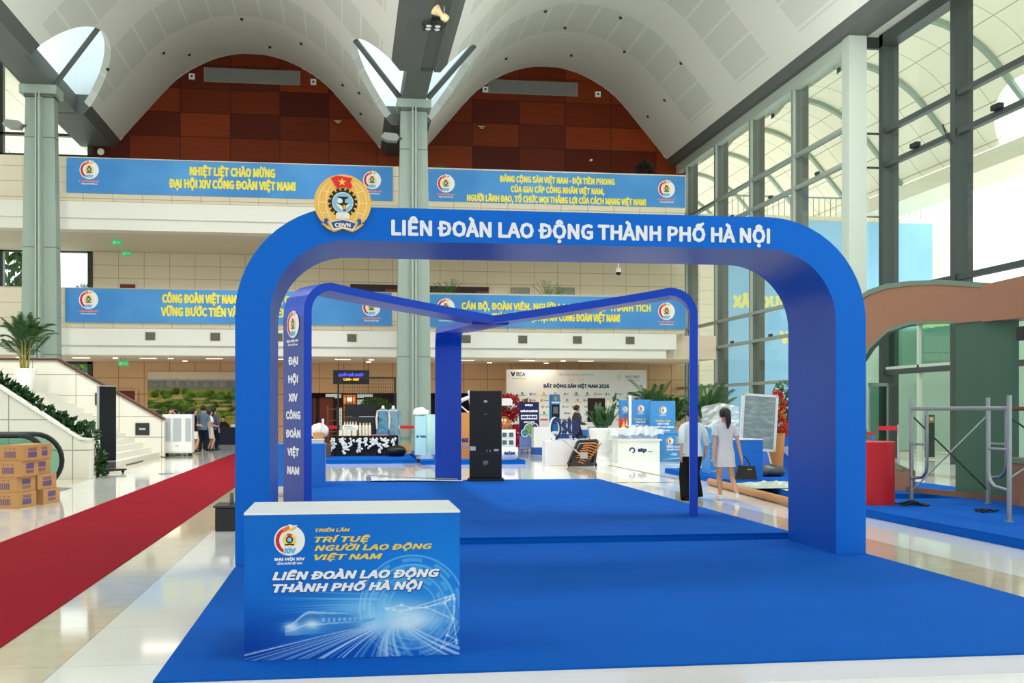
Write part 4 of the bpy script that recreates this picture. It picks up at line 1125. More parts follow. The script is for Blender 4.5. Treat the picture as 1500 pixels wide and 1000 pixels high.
def person(label, loc, rz, h=1.6, feet=((.07, 0, 0), (-.07, 0, 0)), wrists=None, top=None, sleeve=.45, bottom='trousers', bmat=None, hem=.36, hair='short', shoe=None, fingers=False, look=0, wide=1.0, group=None, lean=0, sit=False):
    """stands on its own origin and faces -y; all lengths scale with the height h"""
    t = thing('person', label, 'person', loc, rz, group)
    k_ = h; V = lambda x, y, z: Vector((x * k_, (y - lean * max(0, z - .5)) * k_, z * k_))
    ls = []; vt = []; ed = []
    def add(p, r, prev=None):
        vt.append((Vector(p), tuple(x * k_ for x in r) if isinstance(r, tuple) else r * k_)); i = len(vt) - 1
        if prev is not None: ed.append((prev, i))
        return i
    hipz = .52 if not sit else .29
    dz = 0 if not sit else -.23
    pel = add(V(0, 0, hipz), (.075 * wide, .055)); wa = add(V(0, 0, .6 + dz), (.07 * wide, .05), pel); chs = add(V(0, 0, .72 + dz), (.08 * wide, .058), wa); nb = add(V(0, .004, .8 + dz), (.045, .04), chs)
    nk = add(V(0, -.004, .85 + dz), .03, nb); h0 = add(V(0, -.016, .885 + dz), (.042, .05), nk); h1 = add(V(0, -.012, .93 + dz), (.052, .062), h0); h2 = add(V(0, -.006, .972 + dz), (.04, .048), h1)
    nose = add(V(math.sin(look) * .07, -.012 - math.cos(look) * .072, .915 + dz), .009, h1)
    for s in (-1, 1): add(V(s * .056, .0, .918 + dz), .01, h1)
    legs = []; arms = []
    for n, s in enumerate((1, -1)):
        f = feet[n]; hip = V(s * .045 * wide, 0, hipz - .02); ank = Vector((f[0] * k_, f[1] * k_, (f[2] + .045) * k_))
        kn, ank = ik(hip, ank, .245 * k_, .245 * k_, (0, -1, .15))
        toe = ank + Vector((s * .012 * k_, -.1 * k_, -.032 * k_)) if len(f) < 4 else ank + Vector((0, -.06 * k_, -.09 * k_))
        a = add(hip, .052 * wide, pel); b = add(hip.lerp(kn, .5), .046 * wide, a); c = add(kn, .033, b); d = add(kn.lerp(ank, .35), .032, c); e = add(ank, .02, d); add(toe, .018, e)
        legs.append((hip, kn, ank, toe))
        w = (wrists or ((.15, .0, .46), (-.15, .0, .46)))[n]
        sh = V(s * .1 * wide, 0, .792 + dz); wr = V(w[0], w[1], w[2] + dz)
        el, wr = ik(sh, wr, .175 * k_, .15 * k_, (s * .35, 1, -.1))
        a = add(sh, .024, nb); b = add(el, .024, a); c = add(wr, .016, b)
        hd = (wr - el).normalized(); sd = hd.cross(Vector((1, 0, 0))).normalized()
        pa = add(wr + hd * .035 * k_, (.018, .012), c)
        if fingers:
            tips = []
            for q in range(4):
                o_ = sd * ((q - 1.5) * .0105 * k_); L = (.036, .043, .046, .038)[q] * k_; cu = Vector((-s * .012 * k_, 0, 0))
                m_ = add(wr + hd * (.05 * k_) + o_, .0052, pa); m_ = add(wr + hd * (.05 * k_ + L * .5) + o_ + cu * .3, .0048, m_); add(wr + hd * (.05 * k_ + L) + o_ + cu, .0042, m_)
            m_ = add(wr + hd * .028 * k_ - sd * .022 * k_, .006, pa); add(wr + hd * .05 * k_ - sd * .032 * k_, .005, m_)
        else: add(wr + hd * .075 * k_, (.014, .009), pa)
        arms.append((sh, el, wr))
    skin_mesh('body', vt, ed, skin, t, 1)
    def loft(mb, rings, m, n=20):
        vs = []; fs = []
        for cx, cy, cz, rx, ry in rings:
            for q in range(n):
                a = 2 * math.pi * q / n; vs.append((cx + rx * math.cos(a), cy + ry * math.sin(a), cz))
        for j in range(len(rings) - 1):
            for q in range(n): fs.append((j * n + q, j * n + (q + 1) % n, (j + 1) * n + (q + 1) % n, (j + 1) * n + q))
        mb.add(vs, fs, m, True)
    def ring_(z, rx, ry, dy=0):
        p = V(0, dy, z + dz); return (p.x, p.y, p.z, rx * k_ * wide, ry * k_)
    mb = MB()
    shp = [ring_(.842, .046, .042), ring_(.828, .078, .054), ring_(.805, .106, .064), ring_(.77, .112, .072), ring_(.72, .1, .074), ring_(.64, .086, .066)]
    if bottom == 'dress': shp += [ring_(.56, .094, .074), ring_(.5, .108, .088), ring_(.42, .112, .09), ring_(hem, .118, .094)]
    else: shp += [ring_(.58, .092, .07), ring_(.5, .108, .083), ring_(.47, .11, .085)]
    loft(mb, shp[::-1], top, 24)
    for sh, el, wr in arms:
        if sleeve <= .5:
            e = sh.lerp(el, sleeve * 2); mb.tube([sh + Vector((-.02 * k_ * (1 if sh.x > 0 else -1), 0, .0)), sh.lerp(e, .4), e], [.036 * k_, .042 * k_, .04 * k_], top, 12)
        else:
            e = el.lerp(wr, (sleeve - .5) * 2); mb.tube([sh + Vector((-.02 * k_ * (1 if sh.x > 0 else -1), 0, .0)), sh.lerp(el, .35), el, e], [.036 * k_, .041 * k_, .034 * k_, .028 * k_], top, 12)
    mb.build('dress' if bottom == 'dress' else 'shirt', t)
    if bottom in ('trousers', 'wide'):
        mb = MB(); loft(mb, [ring_(.45, .1, .078), ring_(.5, .106, .08), ring_(.57, .09, .066)], bmat)
        for hip, kn, ank, toe in legs:
            rs = (.068, .058, .045, .036, .034) if bottom == 'trousers' else (.07, .068, .064, .07, .078)
            low = ank + Vector((0, 0, (-.005 if bottom == 'trousers' else -.02) * k_))
            mb.tube([hip, hip.lerp(kn, .5), kn, kn.lerp(ank, .5), low], [r * k_ for r in rs], bmat, 14)
        mb.build('trousers', t)
    elif bottom == 'skirt':
        mb = MB(); loft(mb, [ring_(hem, .13, .1), ring_(.45, .115, .09), ring_(.57, .088, .066)], bmat); mb.build('skirt', t)
    for hip, kn, ank, toe in legs:
        mb = MB(); d = (toe - ank); ax = Vector((d.x, d.y, 0)).normalized() if abs(d.y) > 1e-6 else Vector((0, -1, 0))
        heel = ank - ax * .022 * k_ + Vector((0, 0, -.012 * k_)); tip = toe + Vector((0, 0, -.0 * k_))
        mb.tube([heel, ank + Vector((0, 0, -.012 * k_)), ank.lerp(tip, .55) + Vector((0, 0, -.006 * k_)), tip, tip + ax * .02 * k_ + Vector((0, 0, -.004 * k_))], [.022 * k_, .03 * k_, .027 * k_, .023 * k_, .012 * k_], shoe or black_m, 10)
        mb.build('shoe', t)
    hc = V(0, -.004, .935 + dz); mb = MB()
    # hair cap: upper and back part of the head
    n, hh = 16, 9; vs = []; fs = []
    for j in range(hh + 1):
        ph = math.pi * .68 * j / hh
        for q in range(n):
            a = 2 * math.pi * q / n; back = math.sin(a)          # +y is the back of the head
            lim = 1.0 if back > -.25 else .62
            pj = ph * lim
            vs.append((hc.x + .064 * k_ * math.sin(pj) * math.cos(a), hc.y + .008 * k_ + .074 * k_ * math.sin(pj) * back, hc.z + .07 * k_ * math.cos(pj)))
    for j in range(hh):
        for q in range(n): fs.append((j * n + q, j * n + (q + 1) % n, (j + 1) * n + (q + 1) % n, (j + 1) * n + q))
    mb.add(vs, fs, hairm, True)
    if hair == 'ponytail':
        mb.ball((hc.x, hc.y + .075 * k_, hc.z + .03 * k_), (.03 * k_, .03 * k_, .03 * k_), hairm)
        mb.tube([hc + Vector((0, .085 * k_, .03 * k_)), hc + Vector((-.01 * k_, .12 * k_, -.02 * k_)), hc + Vector((-.015 * k_, .11 * k_, -.09 * k_)), hc + Vector((-.01 * k_, .1 * k_, -.16 * k_))], [.02 * k_, .032 * k_, .03 * k_, .008 * k_], hairm, 10)
    if hair == 'long':
        mb.tube([hc + Vector((0, .03 * k_, .0)), hc + Vector((0, .045 * k_, -.06 * k_)), hc + Vector((0, .062 * k_, -.14 * k_)), hc + Vector((0, .07 * k_, -.2 * k_))], [.058 * k_, .06 * k_, .06 * k_, .03 * k_], hairm, 14, flat=(1.1, .62))
    mb.build('hair', t)
    return t
def cloth(n, c=None, r=.85): return M('cloth_' + n, c, r, var=.07, vs_=14, spec=.15)
wx, wy = G(1062, 733, 0)
w1 = person('woman in a light grey dress and white trainers carrying a black handbag, seen from behind', (wx, wy, 0), math.pi - .12, 1.585, feet=((.04, -.05, 0), (-.1, .14, .03)), wrists=((.135, .05, .47), (-.17, .02, .475)), top=cloth('grey_dress', (204, 206, 214)), sleeve=.28, bottom='dress', hem=.365, hair='ponytail', shoe=M('white_trainer', (230, 230, 226), .5), fingers=True, look=.6, wide=.98)
wx2, wy2 = G(1019, 733, 0)
w2 = person('woman in a pale blouse and wide black trousers walking behind the thin frame leg', (wx2 - .02, wy2 + .15, 0), math.pi + .05, 1.6, feet=((.07, .06, 0), (-.075, -.07, 0)), wrists=((.15, .08, .5), (-.17, -.06, .5)), top=cloth('pale_blouse', (212, 226, 232)), sleeve=.62, bottom='wide', bmat=cloth('black_trousers', (22, 22, 24)), hair='long', shoe=M('black_shoe', (20, 18, 18), .35), fingers=True, look=-.5, wide=1.1)
# handbag in her right hand
hb = thing('handbag', 'black handbag held by the woman in the grey dress', 'bag', (wx + .36, wy - .02, .36), R(-15))
mb = MB(); mb.prism([(-.19, 0), (.19, 0), (.15, .23), (-.13, .24)], 'y', -.07, .07, M('bag_leather', (18, 18, 20), .4)); mb.build('bag_body', hb, .015)
mb = MB(); mb.tube([(-.08, 0, .23), (-.06, 0, .33), (-.02, 0, .385), (.03, 0, .34), (.08, 0, .23)], .01, M('bag_leather'), 8); mb.build('handle', hb)
mb = MB(); mb.box(.02, .1, -.078, -.07, .17, .18, M('brass', (200, 160, 80), .3, .8)); mb.build('clasp', hb)
# the man by the sponsor wall and the group at the reception table
mx_, _ = P(845, 600, 41.0)
person('man in a dark grey hooded jacket standing in front of the white sponsor wall', (mx_, 41.0, 0), math.pi * .62, 1.72, top=cloth('charcoal_hood', (62, 64, 68)), sleeve=.95, bottom='trousers', bmat=cloth('dark_trousers', (34, 36, 44)), wrists=((.1, -.14, .6), (-.1, -.14, .6)))
grp = [  # px, Y, heading, height, top, sleeve, bottom, bottom colour, hair, label
    (284, 43.2, 1.9, 1.6, (24, 24, 28), .6, 'skirt', (228, 226, 220), 'long', 'woman in a black top and white frilled skirt beside the air cooler'),
    (297.5, 43.6, 3.0, 1.72, (92, 116, 134), .4, 'trousers', (24, 36, 52), 'short', 'man in a grey-blue checked shirt with dark trousers in the queue'),
    (307, 44.2, 2.2, 1.56, (226, 222, 214), .3, 'skirt', (216, 212, 204), 'long', 'woman in a white top and pale long skirt at the queue'),
    (313, 44.9, 2.6, 1.66, (86, 84, 110), .9, 'trousers', (26, 30, 48), 'long', 'woman in a violet-grey jacket next to the reception table'),
    (302.5, 45.6, .4, 1.58, (170, 188, 206), .4, 'trousers', (40, 44, 60), 'short', 'person in a light blue shirt facing the queue from behind the checked shirt'),
    (274, 45.8, 2.9, 1.58, (30, 30, 36), .5, 'trousers', (30, 32, 40), 'long', 'long-haired woman in black seen just above the right end of the air cooler'),
    (259, 46.2, 2.4, 1.57, (60, 62, 72), .5, 'trousers', (30, 32, 40), 'short', 'dark-haired person above the middle of the air cooler'),
    (249, 45.4, 1.2, 1.62, (66, 74, 92), .5, 'trousers', (30, 32, 40), 'short', 'person raising a hand to the face above the left part of the air cooler'),
    (233.5, 46.6, 3.1, 1.56, (34, 32, 36), .5, 'trousers', (30, 32, 40), 'long', 'person with dark hair just left of the air cooler, behind the stair rail'),
    (222, 46.9, 2.8, 1.56, (38, 34, 36), .5, 'trousers', (30, 32, 40), 'long', 'leftmost dark-haired person of the queue behind the stair rail')]
for q, (px, Y, rz, hh, tc, sl, bt, bc, hr, lb) in enumerate(grp):
    x, _ = P(px, 600, Y)
    person(lb, (x, Y, 0), rz, hh, top=cloth('group_top%d' % q, tc), sleeve=sl, bottom=bt, bmat=cloth('group_bottom%d' % q, bc), hair=hr, hem=.3,
           wrists=((.1, -.13, .62), (-.1, -.13, .6)) if q in (0, 2, 4) else (((.05, -.1, .86), (-.14, 0, .46)) if q == 7 else None))
x, _ = P(326, 600, 52.6)
person('seated person with dark hair behind the navy reception table', (x, 52.95, .03), 0, 1.6, feet=((.07, -.2, 0), (-.07, -.2, 0)), top=cloth('dark_brown', (44, 34, 34)), sleeve=.4, bottom='trousers', bmat=cloth('dark_trousers'), hair='long', wrists=((.1, -.2, .66), (-.1, -.2, .66)), sit=True)
# ---------------------------------------------------------------- cardboard cartons at the left
card = M('cardboard', (196, 146, 92), .75, var=.06, vs_=3); purple = M('carton_purple', (104, 84, 124), .6, var=.05); tape_m = M('packing_tape', (206, 176, 130), .3)
CW, CL, CH = .40, .60, .248
def carton(label, x, y, z, rz, flip, first=[None]):
    t = thing('carton', label, 'box', (x, y, z), rz, 'stacked cartons by the escalator')
    mb = MB(); mb.box(-CW, 0, 0, CL, .001, CH - .001, card); mb.build('box', t)
    mb = MB(); mb.box(-CW / 2 - .03, -CW / 2 + .03, -.002, CL + .002, CH - .001, CH + .0005, tape_m); mb.build('tape', t)
    up = (0, 0, -1 if flip else 1); rt = (0, -1 if flip else 1, 0)
    mb = MB(); zz = .05 if not flip else .12
    mb.quad((.002, .16, zz), (.002, .44, zz), (.002, .44, zz + .085), (.002, .16, zz + .085), purple)
    mb.build('printed_block', t); mb = MB()
    for q in range(6): mb.quad((-.3 + q * .032, -.002, .05), (-.28 + q * .032, -.002, .05), (-.28 + q * .032, -.002, .15), (-.3 + q * .032, -.002, .15), purple)
    for q in range(3): mb.quad((-.29 + q * .07, -.002, .18), (-.27 + q * .07, -.002, .18), (-.27 + q * .07, -.002, .2), (-.29 + q * .07, -.002, .2), purple)
    mb.build('printed_bars', t)
    letter(t, 'OASIS', (.002, .30, .1 if flip else .15), rt, up, .052, purple, width=.27, bold=.012, off=.001)
    mb = MB()
    return t
RZ = R(-13)
def cp(row, col, dx, dy): return (-5.13 + col * .15 + dx, 18.77 + col * .64 + dy, row * CH)
for lab, row, col, dx, dy, fl, dr in (
    ('cardboard carton at the bottom front of the stack', 0, 0, 0, 0, 0, 0), ('cardboard carton at the bottom rear of the stack, the one reaching furthest right', 0, 1, .05, .12, 1, .03),
    ('cardboard carton second from the bottom in the front stack', 1, 0, -.01, .02, 1, .02), ('cardboard carton second from the bottom in the rear stack', 1, 1, -.02, .04, 0, -.03),
    ('cardboard carton third from the bottom in the front stack', 2, 0, .06, 0, 1, .05), ('cardboard carton third from the bottom in the rear stack', 2, 1, -.1, 0, 1, -.02),
    ('topmost cardboard carton of the front stack', 3, 0, .08, .02, 0, 0), ('topmost cardboard carton of the rear stack', 3, 1, -.06, .02, 0, .02)):
    x, y, z = cp(row, col, dx, dy); carton(lab, x, y, z, RZ + dr, fl)
# black box half behind the arch leg
t = thing('black_case', 'low black box on the floor half hidden by the left leg of the arch', 'box', (-1.35, 15.2, 0))
mb = MB(); mb.box(-.33, .33, -.28, .28, 0, .3, black_m); mb.build('box', t, .01)
mb = MB(); mb.box(-.35, .35, -.3, .3, .3, .325, M('case_lid', (58, 58, 56), .45)); mb.build('lid', t)
tag(MB().lathe([(.001, 0), (.03, .0), (.03, .02), (.02, .14), (.001, .15)], (-1.5, 15.2, .325), M('tool_grey', (90, 92, 88), .4), 12).build('hand_tool'), 'small grey tool standing on the low black box', 'tool')

# ---------------------------------------------------------------- air cooler, totem, floor box
t = thing('air_cooler', 'white mobile air cooler with louvred panels at the end of the stair wall', 'air cooler', (-5.66, 39.6, 0))
wh = M('cooler_white', (240, 241, 238), .4, var=.02); lou = M('louver_grey', (186, 194, 204), .5)
mb = MB(); mb.box(-.49, .49, -.32, .32, .1, 1.4, wh); mb.build('body', t, .05)
for q, (a, b) in enumerate(((-.45, -.2), (-.12, .14), (.28, .45))):
    mb = MB(); mb.box(a, b, -.335, -.318, .5, 1.27, lou)
    for j in range(24): mb.box(a, b, -.345, -.333, .51 + j * .032, .522 + j * .032, M('louver_light', (210, 216, 222), .5))
    mb.build('louvre_panel', t)
mb = MB(); mb.box(-.46, .47, -.33, -.315, .16, .44, wh); mb.box(-.05, .05, -.335, -.33, .32, .36, lou); mb.build('tank_front', t)
for x in (-.38, .38):
    for y in (-.22, .22):
        mb = MB(); mb.tube([(x - .03, y, .055), (x + .03, y, .055)], .055, black_m, 12); mb.box(x - .04, x + .04, y - .02, y + .02, .08, .11, black_m); mb.build('caster', t)
tx, ty = G(158, 693)
t = thing('digital_totem', 'tall black digital display totem standing in front of the white staircase', 'display', (tx - .02, ty, 0), R(66))
mb = MB(); mb.box(-.34, .34, -.02, .05, .1, 2.14, M('totem_side', (196, 200, 200), .35, .4)); mb.build('case', t, .012)
mb = MB(); mb.box(-.33, .33, -.026, -.02, .3, 2.12, M('dark_screen', (12, 11, 13), .2, spec=.25)); mb.build('screen', t)
mb = MB(); mb.box(-.325, .325, -.026, -.02, .12, .28, M('totem_foot', (60, 60, 60), .4)); mb.box(-.36, .36, -.3, .3, .06, .1, black_m); mb.build('base', t)
for x in (-.3, .3):
    for y in (-.24, .24):
        mb = MB(); mb.tube([(x - .02, y, .03), (x + .02, y, .03)], .03, black_m, 10); mb.build('wheel', t)
gx, gy = G(243, 694)
tag(MB().lathe([(.17, 0), (.17, .012), (0, .012)], (gx, gy, 0), M('steel_disc', (140, 146, 142), .3, .7), 24).build('floor_box'), 'round steel floor box cover beside the red carpet', 'floor box')
mb = MB(); pts = [G(175, 683), G(200, 678), G(218, 672), G(228, 668)]
mb.tube([(a, b, .012) for a, b in pts] + [(-5.9, 38.3, .012), (-5.86, 38.9, .012), (-5.8, 39.2, .02)], .012, black_m, 6); tag(mb.build('power_cable'), 'thin black cable running from the air cooler along the stair foot', 'cable')

# ---------------------------------------------------------------- mural and reception table
x0, z1 = P(216, 544, 54.35); x1, z0 = P(352, 648, 54.35); z0 = .15; x1 = -4.4
mur = thing('landscape_mural', 'large printed landscape of green parkland with a city skyline on the back wall', 'mural', (x0, 54.42, z0))
mb = MB(); mb.box(0, x1 - x0, 0, .06, 0, z1 - z0, M('mural_board', (120, 120, 110), .6)); mb.build('board', mur)
NXm, NZm = 190, 110
rnd = random.Random(9); trees_ = [(rnd.random(), rnd.random() ** 1.1 * .72, rnd.uniform(.015, .05), rnd.random()) for _ in range(420)]; trees_.sort(key=lambda q: -q[1])
import numpy as np
img = np.zeros((NZm + 1, NXm + 1, 3))
U, Vv = np.meshgrid(np.linspace(0, 1, NXm + 1), np.linspace(0, 1, NZm + 1))
def blend(mask, c):
    global img
    m = np.clip(mask, 0, 1)[..., None]; img = img * (1 - m) + np.array(c) * m
img[:] = (150, 156, 70)
blend((Vv - .72) / .06, (120, 132, 138)); blend((Vv - .86) / .04, (222, 210, 190))
rs_ = np.random.RandomState(3)
for q in range(60):
    x = rs_.rand(); w = .004 + .012 * rs_.rand(); hh = .82 + .09 * rs_.rand(); blend(((abs(U - x) < w) & (Vv < hh) & (Vv > .78)) * .35, (158 + 40 * rs_.rand(), 160, 166))
blend(((abs(U - .28) < .06) & (Vv > .74) & (Vv < .82) & (np.sin(U * 260) > 0)) * 1.0, (150, 140, 130))
for x, v, r_, k__ in trees_:
    d = np.hypot((U - x) / 1.0, (Vv - v) * .72 / 1.0) / (r_ * (1.2 - .5 * v))
    m = np.clip((1 - d) * 4, 0, 1); sh = np.clip((Vv - v) / (r_ * 2) + .5, 0, 1)
    base = np.array((42, 74, 30)) * (.6 + .7 * k__); lit_ = np.array((104, 142, 54)) * (.7 + .5 * k__)
    cc = base + (lit_ - base) * sh[..., None]; img = img * (1 - m[..., None]) + cc * m[..., None]
for q in range(26):
    x, v = rs_.rand(), .3 + .35 * rs_.rand(); m = np.clip(1.5 - np.hypot((U - x) / .06, (Vv - v) / .012), 0, 1) * .8; blend(m, (222, 196, 150))
for q in range(16):
    x, v = rs_.rand() * .9, .12 + .35 * rs_.rand(); m = np.clip(1.5 - np.hypot((U - x) / .1, (Vv - v) / .05), 0, 1) * .55; blend(m, (150, 186, 60))
blend(np.clip(2 - np.hypot((U - .9) / .09, (Vv - .2) / .1), 0, 1), (196, 166, 80)); blend(((abs(U - .9) < .075 - .5 * abs(Vv - .22)) & (abs(Vv - .22) < .07)) * 1., (54, 52, 44))
blend(((abs(U - .9) < .022) & (Vv > .26) & (Vv < .56)) * 1., (110, 92, 66)); blend(((abs(U - .9) < .03) & (abs(Vv - .56) < .015)) * 1., (90, 80, 60)); blend(((U > .87) & (U < .91) & (abs(Vv - .63 - (U - .89)) < .045)) * 1., (216, 40, 30))
vs = [(U[j, i] * (x1 - x0), -.004, Vv[j, i] * (z1 - z0)) for j in range(NZm + 1) for i in range(NXm + 1)]
print_mesh('printed_landscape', vs, NXm, NZm, [lin(img[j, i]) for j in range(NZm + 1) for i in range(NXm + 1)], pr_m, mur)
xa, _ = P(314, 600, 51.6)
navy = M('navy_cloth', (20, 26, 52), .85, var=.08)
t = thing('reception_table', 'table covered with a navy cloth in front of the landscape mural', 'table', (xa + 1.2, 51.8, .01))
mb = MB(); mb.box(-1.25, 1.25, -.4, .4, .74, .77, navy); mb.build('top', t)
mb = MB(); n = 60; sk = [(-1.25 + 2.5 * q / n, -.4 - .02 * math.sin(q * 1.3) - .01) for q in range(n + 1)]
mb.add([(a, b, 0) for a, b in sk] + [(a, -.4, .75) for a, b in sk], [(q, q + 1, n + 2 + q, n + 1 + q) for q in range(n)], navy, True)
for s in (-1, 1): mb.box(s * 1.25 - .01, s * 1.25 + .01, -.4, .4, 0, .75, navy)
mb.build('cloth_skirt', t)
tag(MB().box(xa + .72, xa + 1.12, 51.5, 51.85, .79, .9, M('paper_white', (228, 226, 216), .6)).build('paper_stack'), 'white box of papers on the navy reception table', 'box')
gx, gy = G(292, 657)
t = thing('yellow_case', 'yellow-brown case on the floor between the legs of the queue', 'case', (gx, gy + .3, 0))
mb = MB(); mb.box(-.24, .24, -.15, .15, .03, .42, M('case_yellow', (206, 146, 40), .45)); mb.build('case_body', t, .02)
mb = MB(); mb.tube([(-.1, 0, .42), (-.1, 0, .48), (.1, 0, .48), (.1, 0, .42)], .012, black_m, 8); mb.build('handle', t)
mb = MB(); mb.box(-.03, .03, -.155, -.15, .03, .42, black_m); mb.build('strap', t)

# ---------------------------------------------------------------- LED sign and the bar behind
lx0, lz1 = P(488, 542, 49); lx1, lz0 = P(541, 562.5, 49)
t = thing('led_sign', 'black hanging LED sign with blue and orange letters under the gallery', 'sign', ((lx0 + lx1) / 2, 49, lz0))
w_ = (lx1 - lx0) / 2; hL = lz1 - lz0
mb = MB(); mb.box(-w_, w_, -.06, .06, 0, hL, M('sign_black', (14, 14, 16), .3)); mb.build('case', t)
ledb = M('led_blue', (70, 70, 255), .4, var=0, emit=2.2); ledo = M('led_orange', (255, 168, 40), .4, var=0, emit=2.0)
letter(t, 'QUẦY GIẢI KHÁT', (0, -.061, hL * .56), FX, FZ, .12, ledb, width=1.08, bold=.012, shear=.2, off=.002)
letter(t, 'Café - Bar', (0, -.061, hL * .24), FX, FZ, .13, ledo, width=.66, bold=.02, off=.002)
mb = MB()
for s in (-1, 1): mb.tube([(s * w_ * .7, 0, hL), (s * w_ * .7, 0, 3.815 - lz0)], .012, black_m, 6)
mb.build('hanger', t)
mah = M('mahogany', (122, 44, 20), .4, var=.12, vs_=3); mah_d = M('mahogany_dark', (46, 20, 12), .45, var=.15)
mb = MB(); mb.box(-2.9, 6.6, 58.9, 59.1, 0, 2.6, mah_d); mb.box(-2.9, 6.6, 54.8, 59, 2.36, 2.5, mah_d); mb.box(-3.0, -2.9, 54.6, 59, 0, 2.5, mah_d); mb.box(6.6, 6.7, 54.6, 59, 0, 2.5, mah_d); struct(mb, 'wall_bar_back')
for q, (pa, pb, lb) in enumerate(((466, 490, 'left mahogany leaf of the bar front behind the wood shelf'), (533, 563, 'right mahogany leaf of the bar front behind the mannequins'), (456, 464, 'narrow mahogany leaf at the left end of the bar front'))):
    a, zt = P(pa, 581, 54.9); b, _ = P(pb, 581, 54.9)
    t = thing('bar_door', lb, 'door', ((a + b) / 2, 54.95, 0)); ww = (b - a) / 2
    mb = MB(); mb.box(-ww, ww, 0, .06, 0, zt, mah); mb.build('panel', t)
    mb = MB(); mb.box(-ww, -ww + .08, -.02, 0, 0, zt, mah_d); mb.box(ww - .08, ww, -.02, 0, 0, zt, mah_d); mb.box(-ww, ww, -.02, 0, zt - .08, zt, mah_d); mb.build('frame', t)
a, zt = P(503, 577, 57); b, zb = P(521, 611, 57)
t = thing('lit_niche', 'warm lit niche with a grid door in the middle of the bar', 'cabinet', ((a + b) / 2, 57, 0)); ww = (b - a) / 2
mb = MB(); mb.box(-ww, ww, 0, .3, 0, 2.3, M('niche_tan', (206, 150, 96), .6)); mb.build('back_panel', t)
mb = MB()
for q in range(5): mb.box(-ww + q * ww / 2 - .02, -ww + q * ww / 2 + .02, -.05, 0, 0, 2.3, mah)
for q in range(6): mb.box(-ww, ww, -.04, 0, .3 + q * .38, .33 + q * .38, mah)
mb.build('grid', t)
mb = MB(); mb.ball((0, -.1, 2.05), (.12, .08, .1), M('lamp_warm', (255, 220, 160), .4, var=0, emit=3)); mb.build('lamp', t)
area_lamp(.3, 56.6, 2.3, 3, .6, 40, (1, .75, .5))
for q, (pa, pb, pya, pyb) in enumerate(((477, 500, 577, 583), (523, 546, 577, 583), (523, 533, 585, 598), (496, 501, 597, 640))):
    a, za = P(pa, pya, 58.7); b, zb = P(pb, pyb, 58.7)
    mb = MB(); mb.box(0, b - a, 0, .05, zb - za, 0, M('bar_window_light', (200, 216, 196), .5, var=.2, vs_=3, emit=.7))
    o = mb.build('bar_window'); o.location = (a, 58.7, za); tag(o, ('bright window strip at the top left of the bar', 'bright window strip at the top right of the bar', 'small bright window beside the lit niche', 'narrow tall bright gap beside the wood shelf')[q], 'window')
gx, _ = P(550, 600, 53.2)
t = thing('topiary', 'round clipped bush in front of the bar beside the mannequins', 'plant', (gx, 53.2, 0))
mb = MB(); mb.lathe([(.2, 0), (.28, .4), (.26, .42)], (0, 0, 0), M('clay_pot', (120, 80, 60), .6), 20); mb.build('pot', t)
mb = MB(); mb.tube([(0, 0, .4), (0, 0, 1.2)], .04, bark, 8); mb.build('stem', t)
mb = MB(); leaf_cloud(mb, (0, 0, 1.6), (.75, .6, .45), 900, .14, leafA, 12); mb.build('foliage', t)
# ---------------------------------------------------------------- stage with the flowered table, rack and mannequins
ST = .117; Yt = 35.6
ax, _ = P(485, 640, Yt); bx2, _ = P(583, 640, Yt); _, ztop = P(530, 638, Yt)
blk = M('black_cloth', (18, 18, 20), .8, var=.15)
t = thing('skirted_table', 'black skirted table decorated with white blossom sprays', 'table', ((ax + bx2) / 2, Yt + .45, ST)); hw = (bx2 - ax) / 2; hT = ztop - ST
mb = MB(); mb.box(-hw, hw, -.45, .45, hT - .03, hT, blk); mb.build('top', t)
mb = MB(); n = 80; sk = [(-hw + 2 * hw * q / n, -.45 - .025 * math.sin(q * 1.1)) for q in range(n + 1)]
mb.add([(a, b, 0) for a, b in sk] + [(a, -.45, hT - .01) for a, b in sk], [(q, q + 1, n + 2 + q, n + 1 + q) for q in range(n)], blk, True)
for s in (-1, 1): mb.box(s * hw - .01, s * hw + .01, -.45, .45, 0, hT - .02, blk)
mb.build('skirt', t)
petal = M('white_petal', (240, 240, 236), .6, var=.04)
rnd = random.Random(21)
for q, (px, ln) in enumerate(((490, 1), (498, 1.2), (506, .9), (516, .7), (524, 1), (532, .6), (542, .8), (551, 1), (558, .9), (566, .7), (575, .9))):
    x, _ = P(px, 640, Yt); x -= (ax + bx2) / 2; mb = MB(); xx = x; z = hT - .05
    for j in range(int(11 * ln)):
        xx += rnd.uniform(-.07, .09); z -= .03 + rnd.uniform(0, .02)
        if z < .06: break
        for k__ in range(3): mb.ball((xx + rnd.uniform(-.05, .05), -.5, z + rnd.uniform(-.02, .02)), (.032, .02, .032), petal, 6, 4)
    mb.build('blossom_spray', t)
# bottles
bot = M('bottle_cream', (238, 230, 206), .35, var=.03); capm = M('bottle_cap', (226, 190, 130), .4)
bt = None
def bottle(x, y, z, r, h, label):
    global bt
    if bt is None:
        bt = thing('bottle', label, 'bottle', (x, y, z), 0, 'white bottles on the black table')
        mb = MB(); mb.lathe([(1, 0), (1, .82), (.55, .93), (.55, 1)], (0, 0, 0), bot, 14); mb.build('bottle_body', bt)
        mb = MB(); mb.lathe([(.6, .95), (.6, 1.08), (0, 1.08)], (0, 0, 0), capm, 12); mb.build('cap', bt)
        bt.scale = (r, r, h); return bt
    return clone(bt, (x, y, z), 0, label, scale=(r, r, h))
for q, px in enumerate((527.5, 532.5, 537, 541.5)):
    x, _ = P(px, 638, Yt + .25); bottle(x, Yt + .25, ztop, .044, .37, 'tall cream bottle on the black table, %s of four at the right' % ('first', 'second', 'third', 'last')[q])
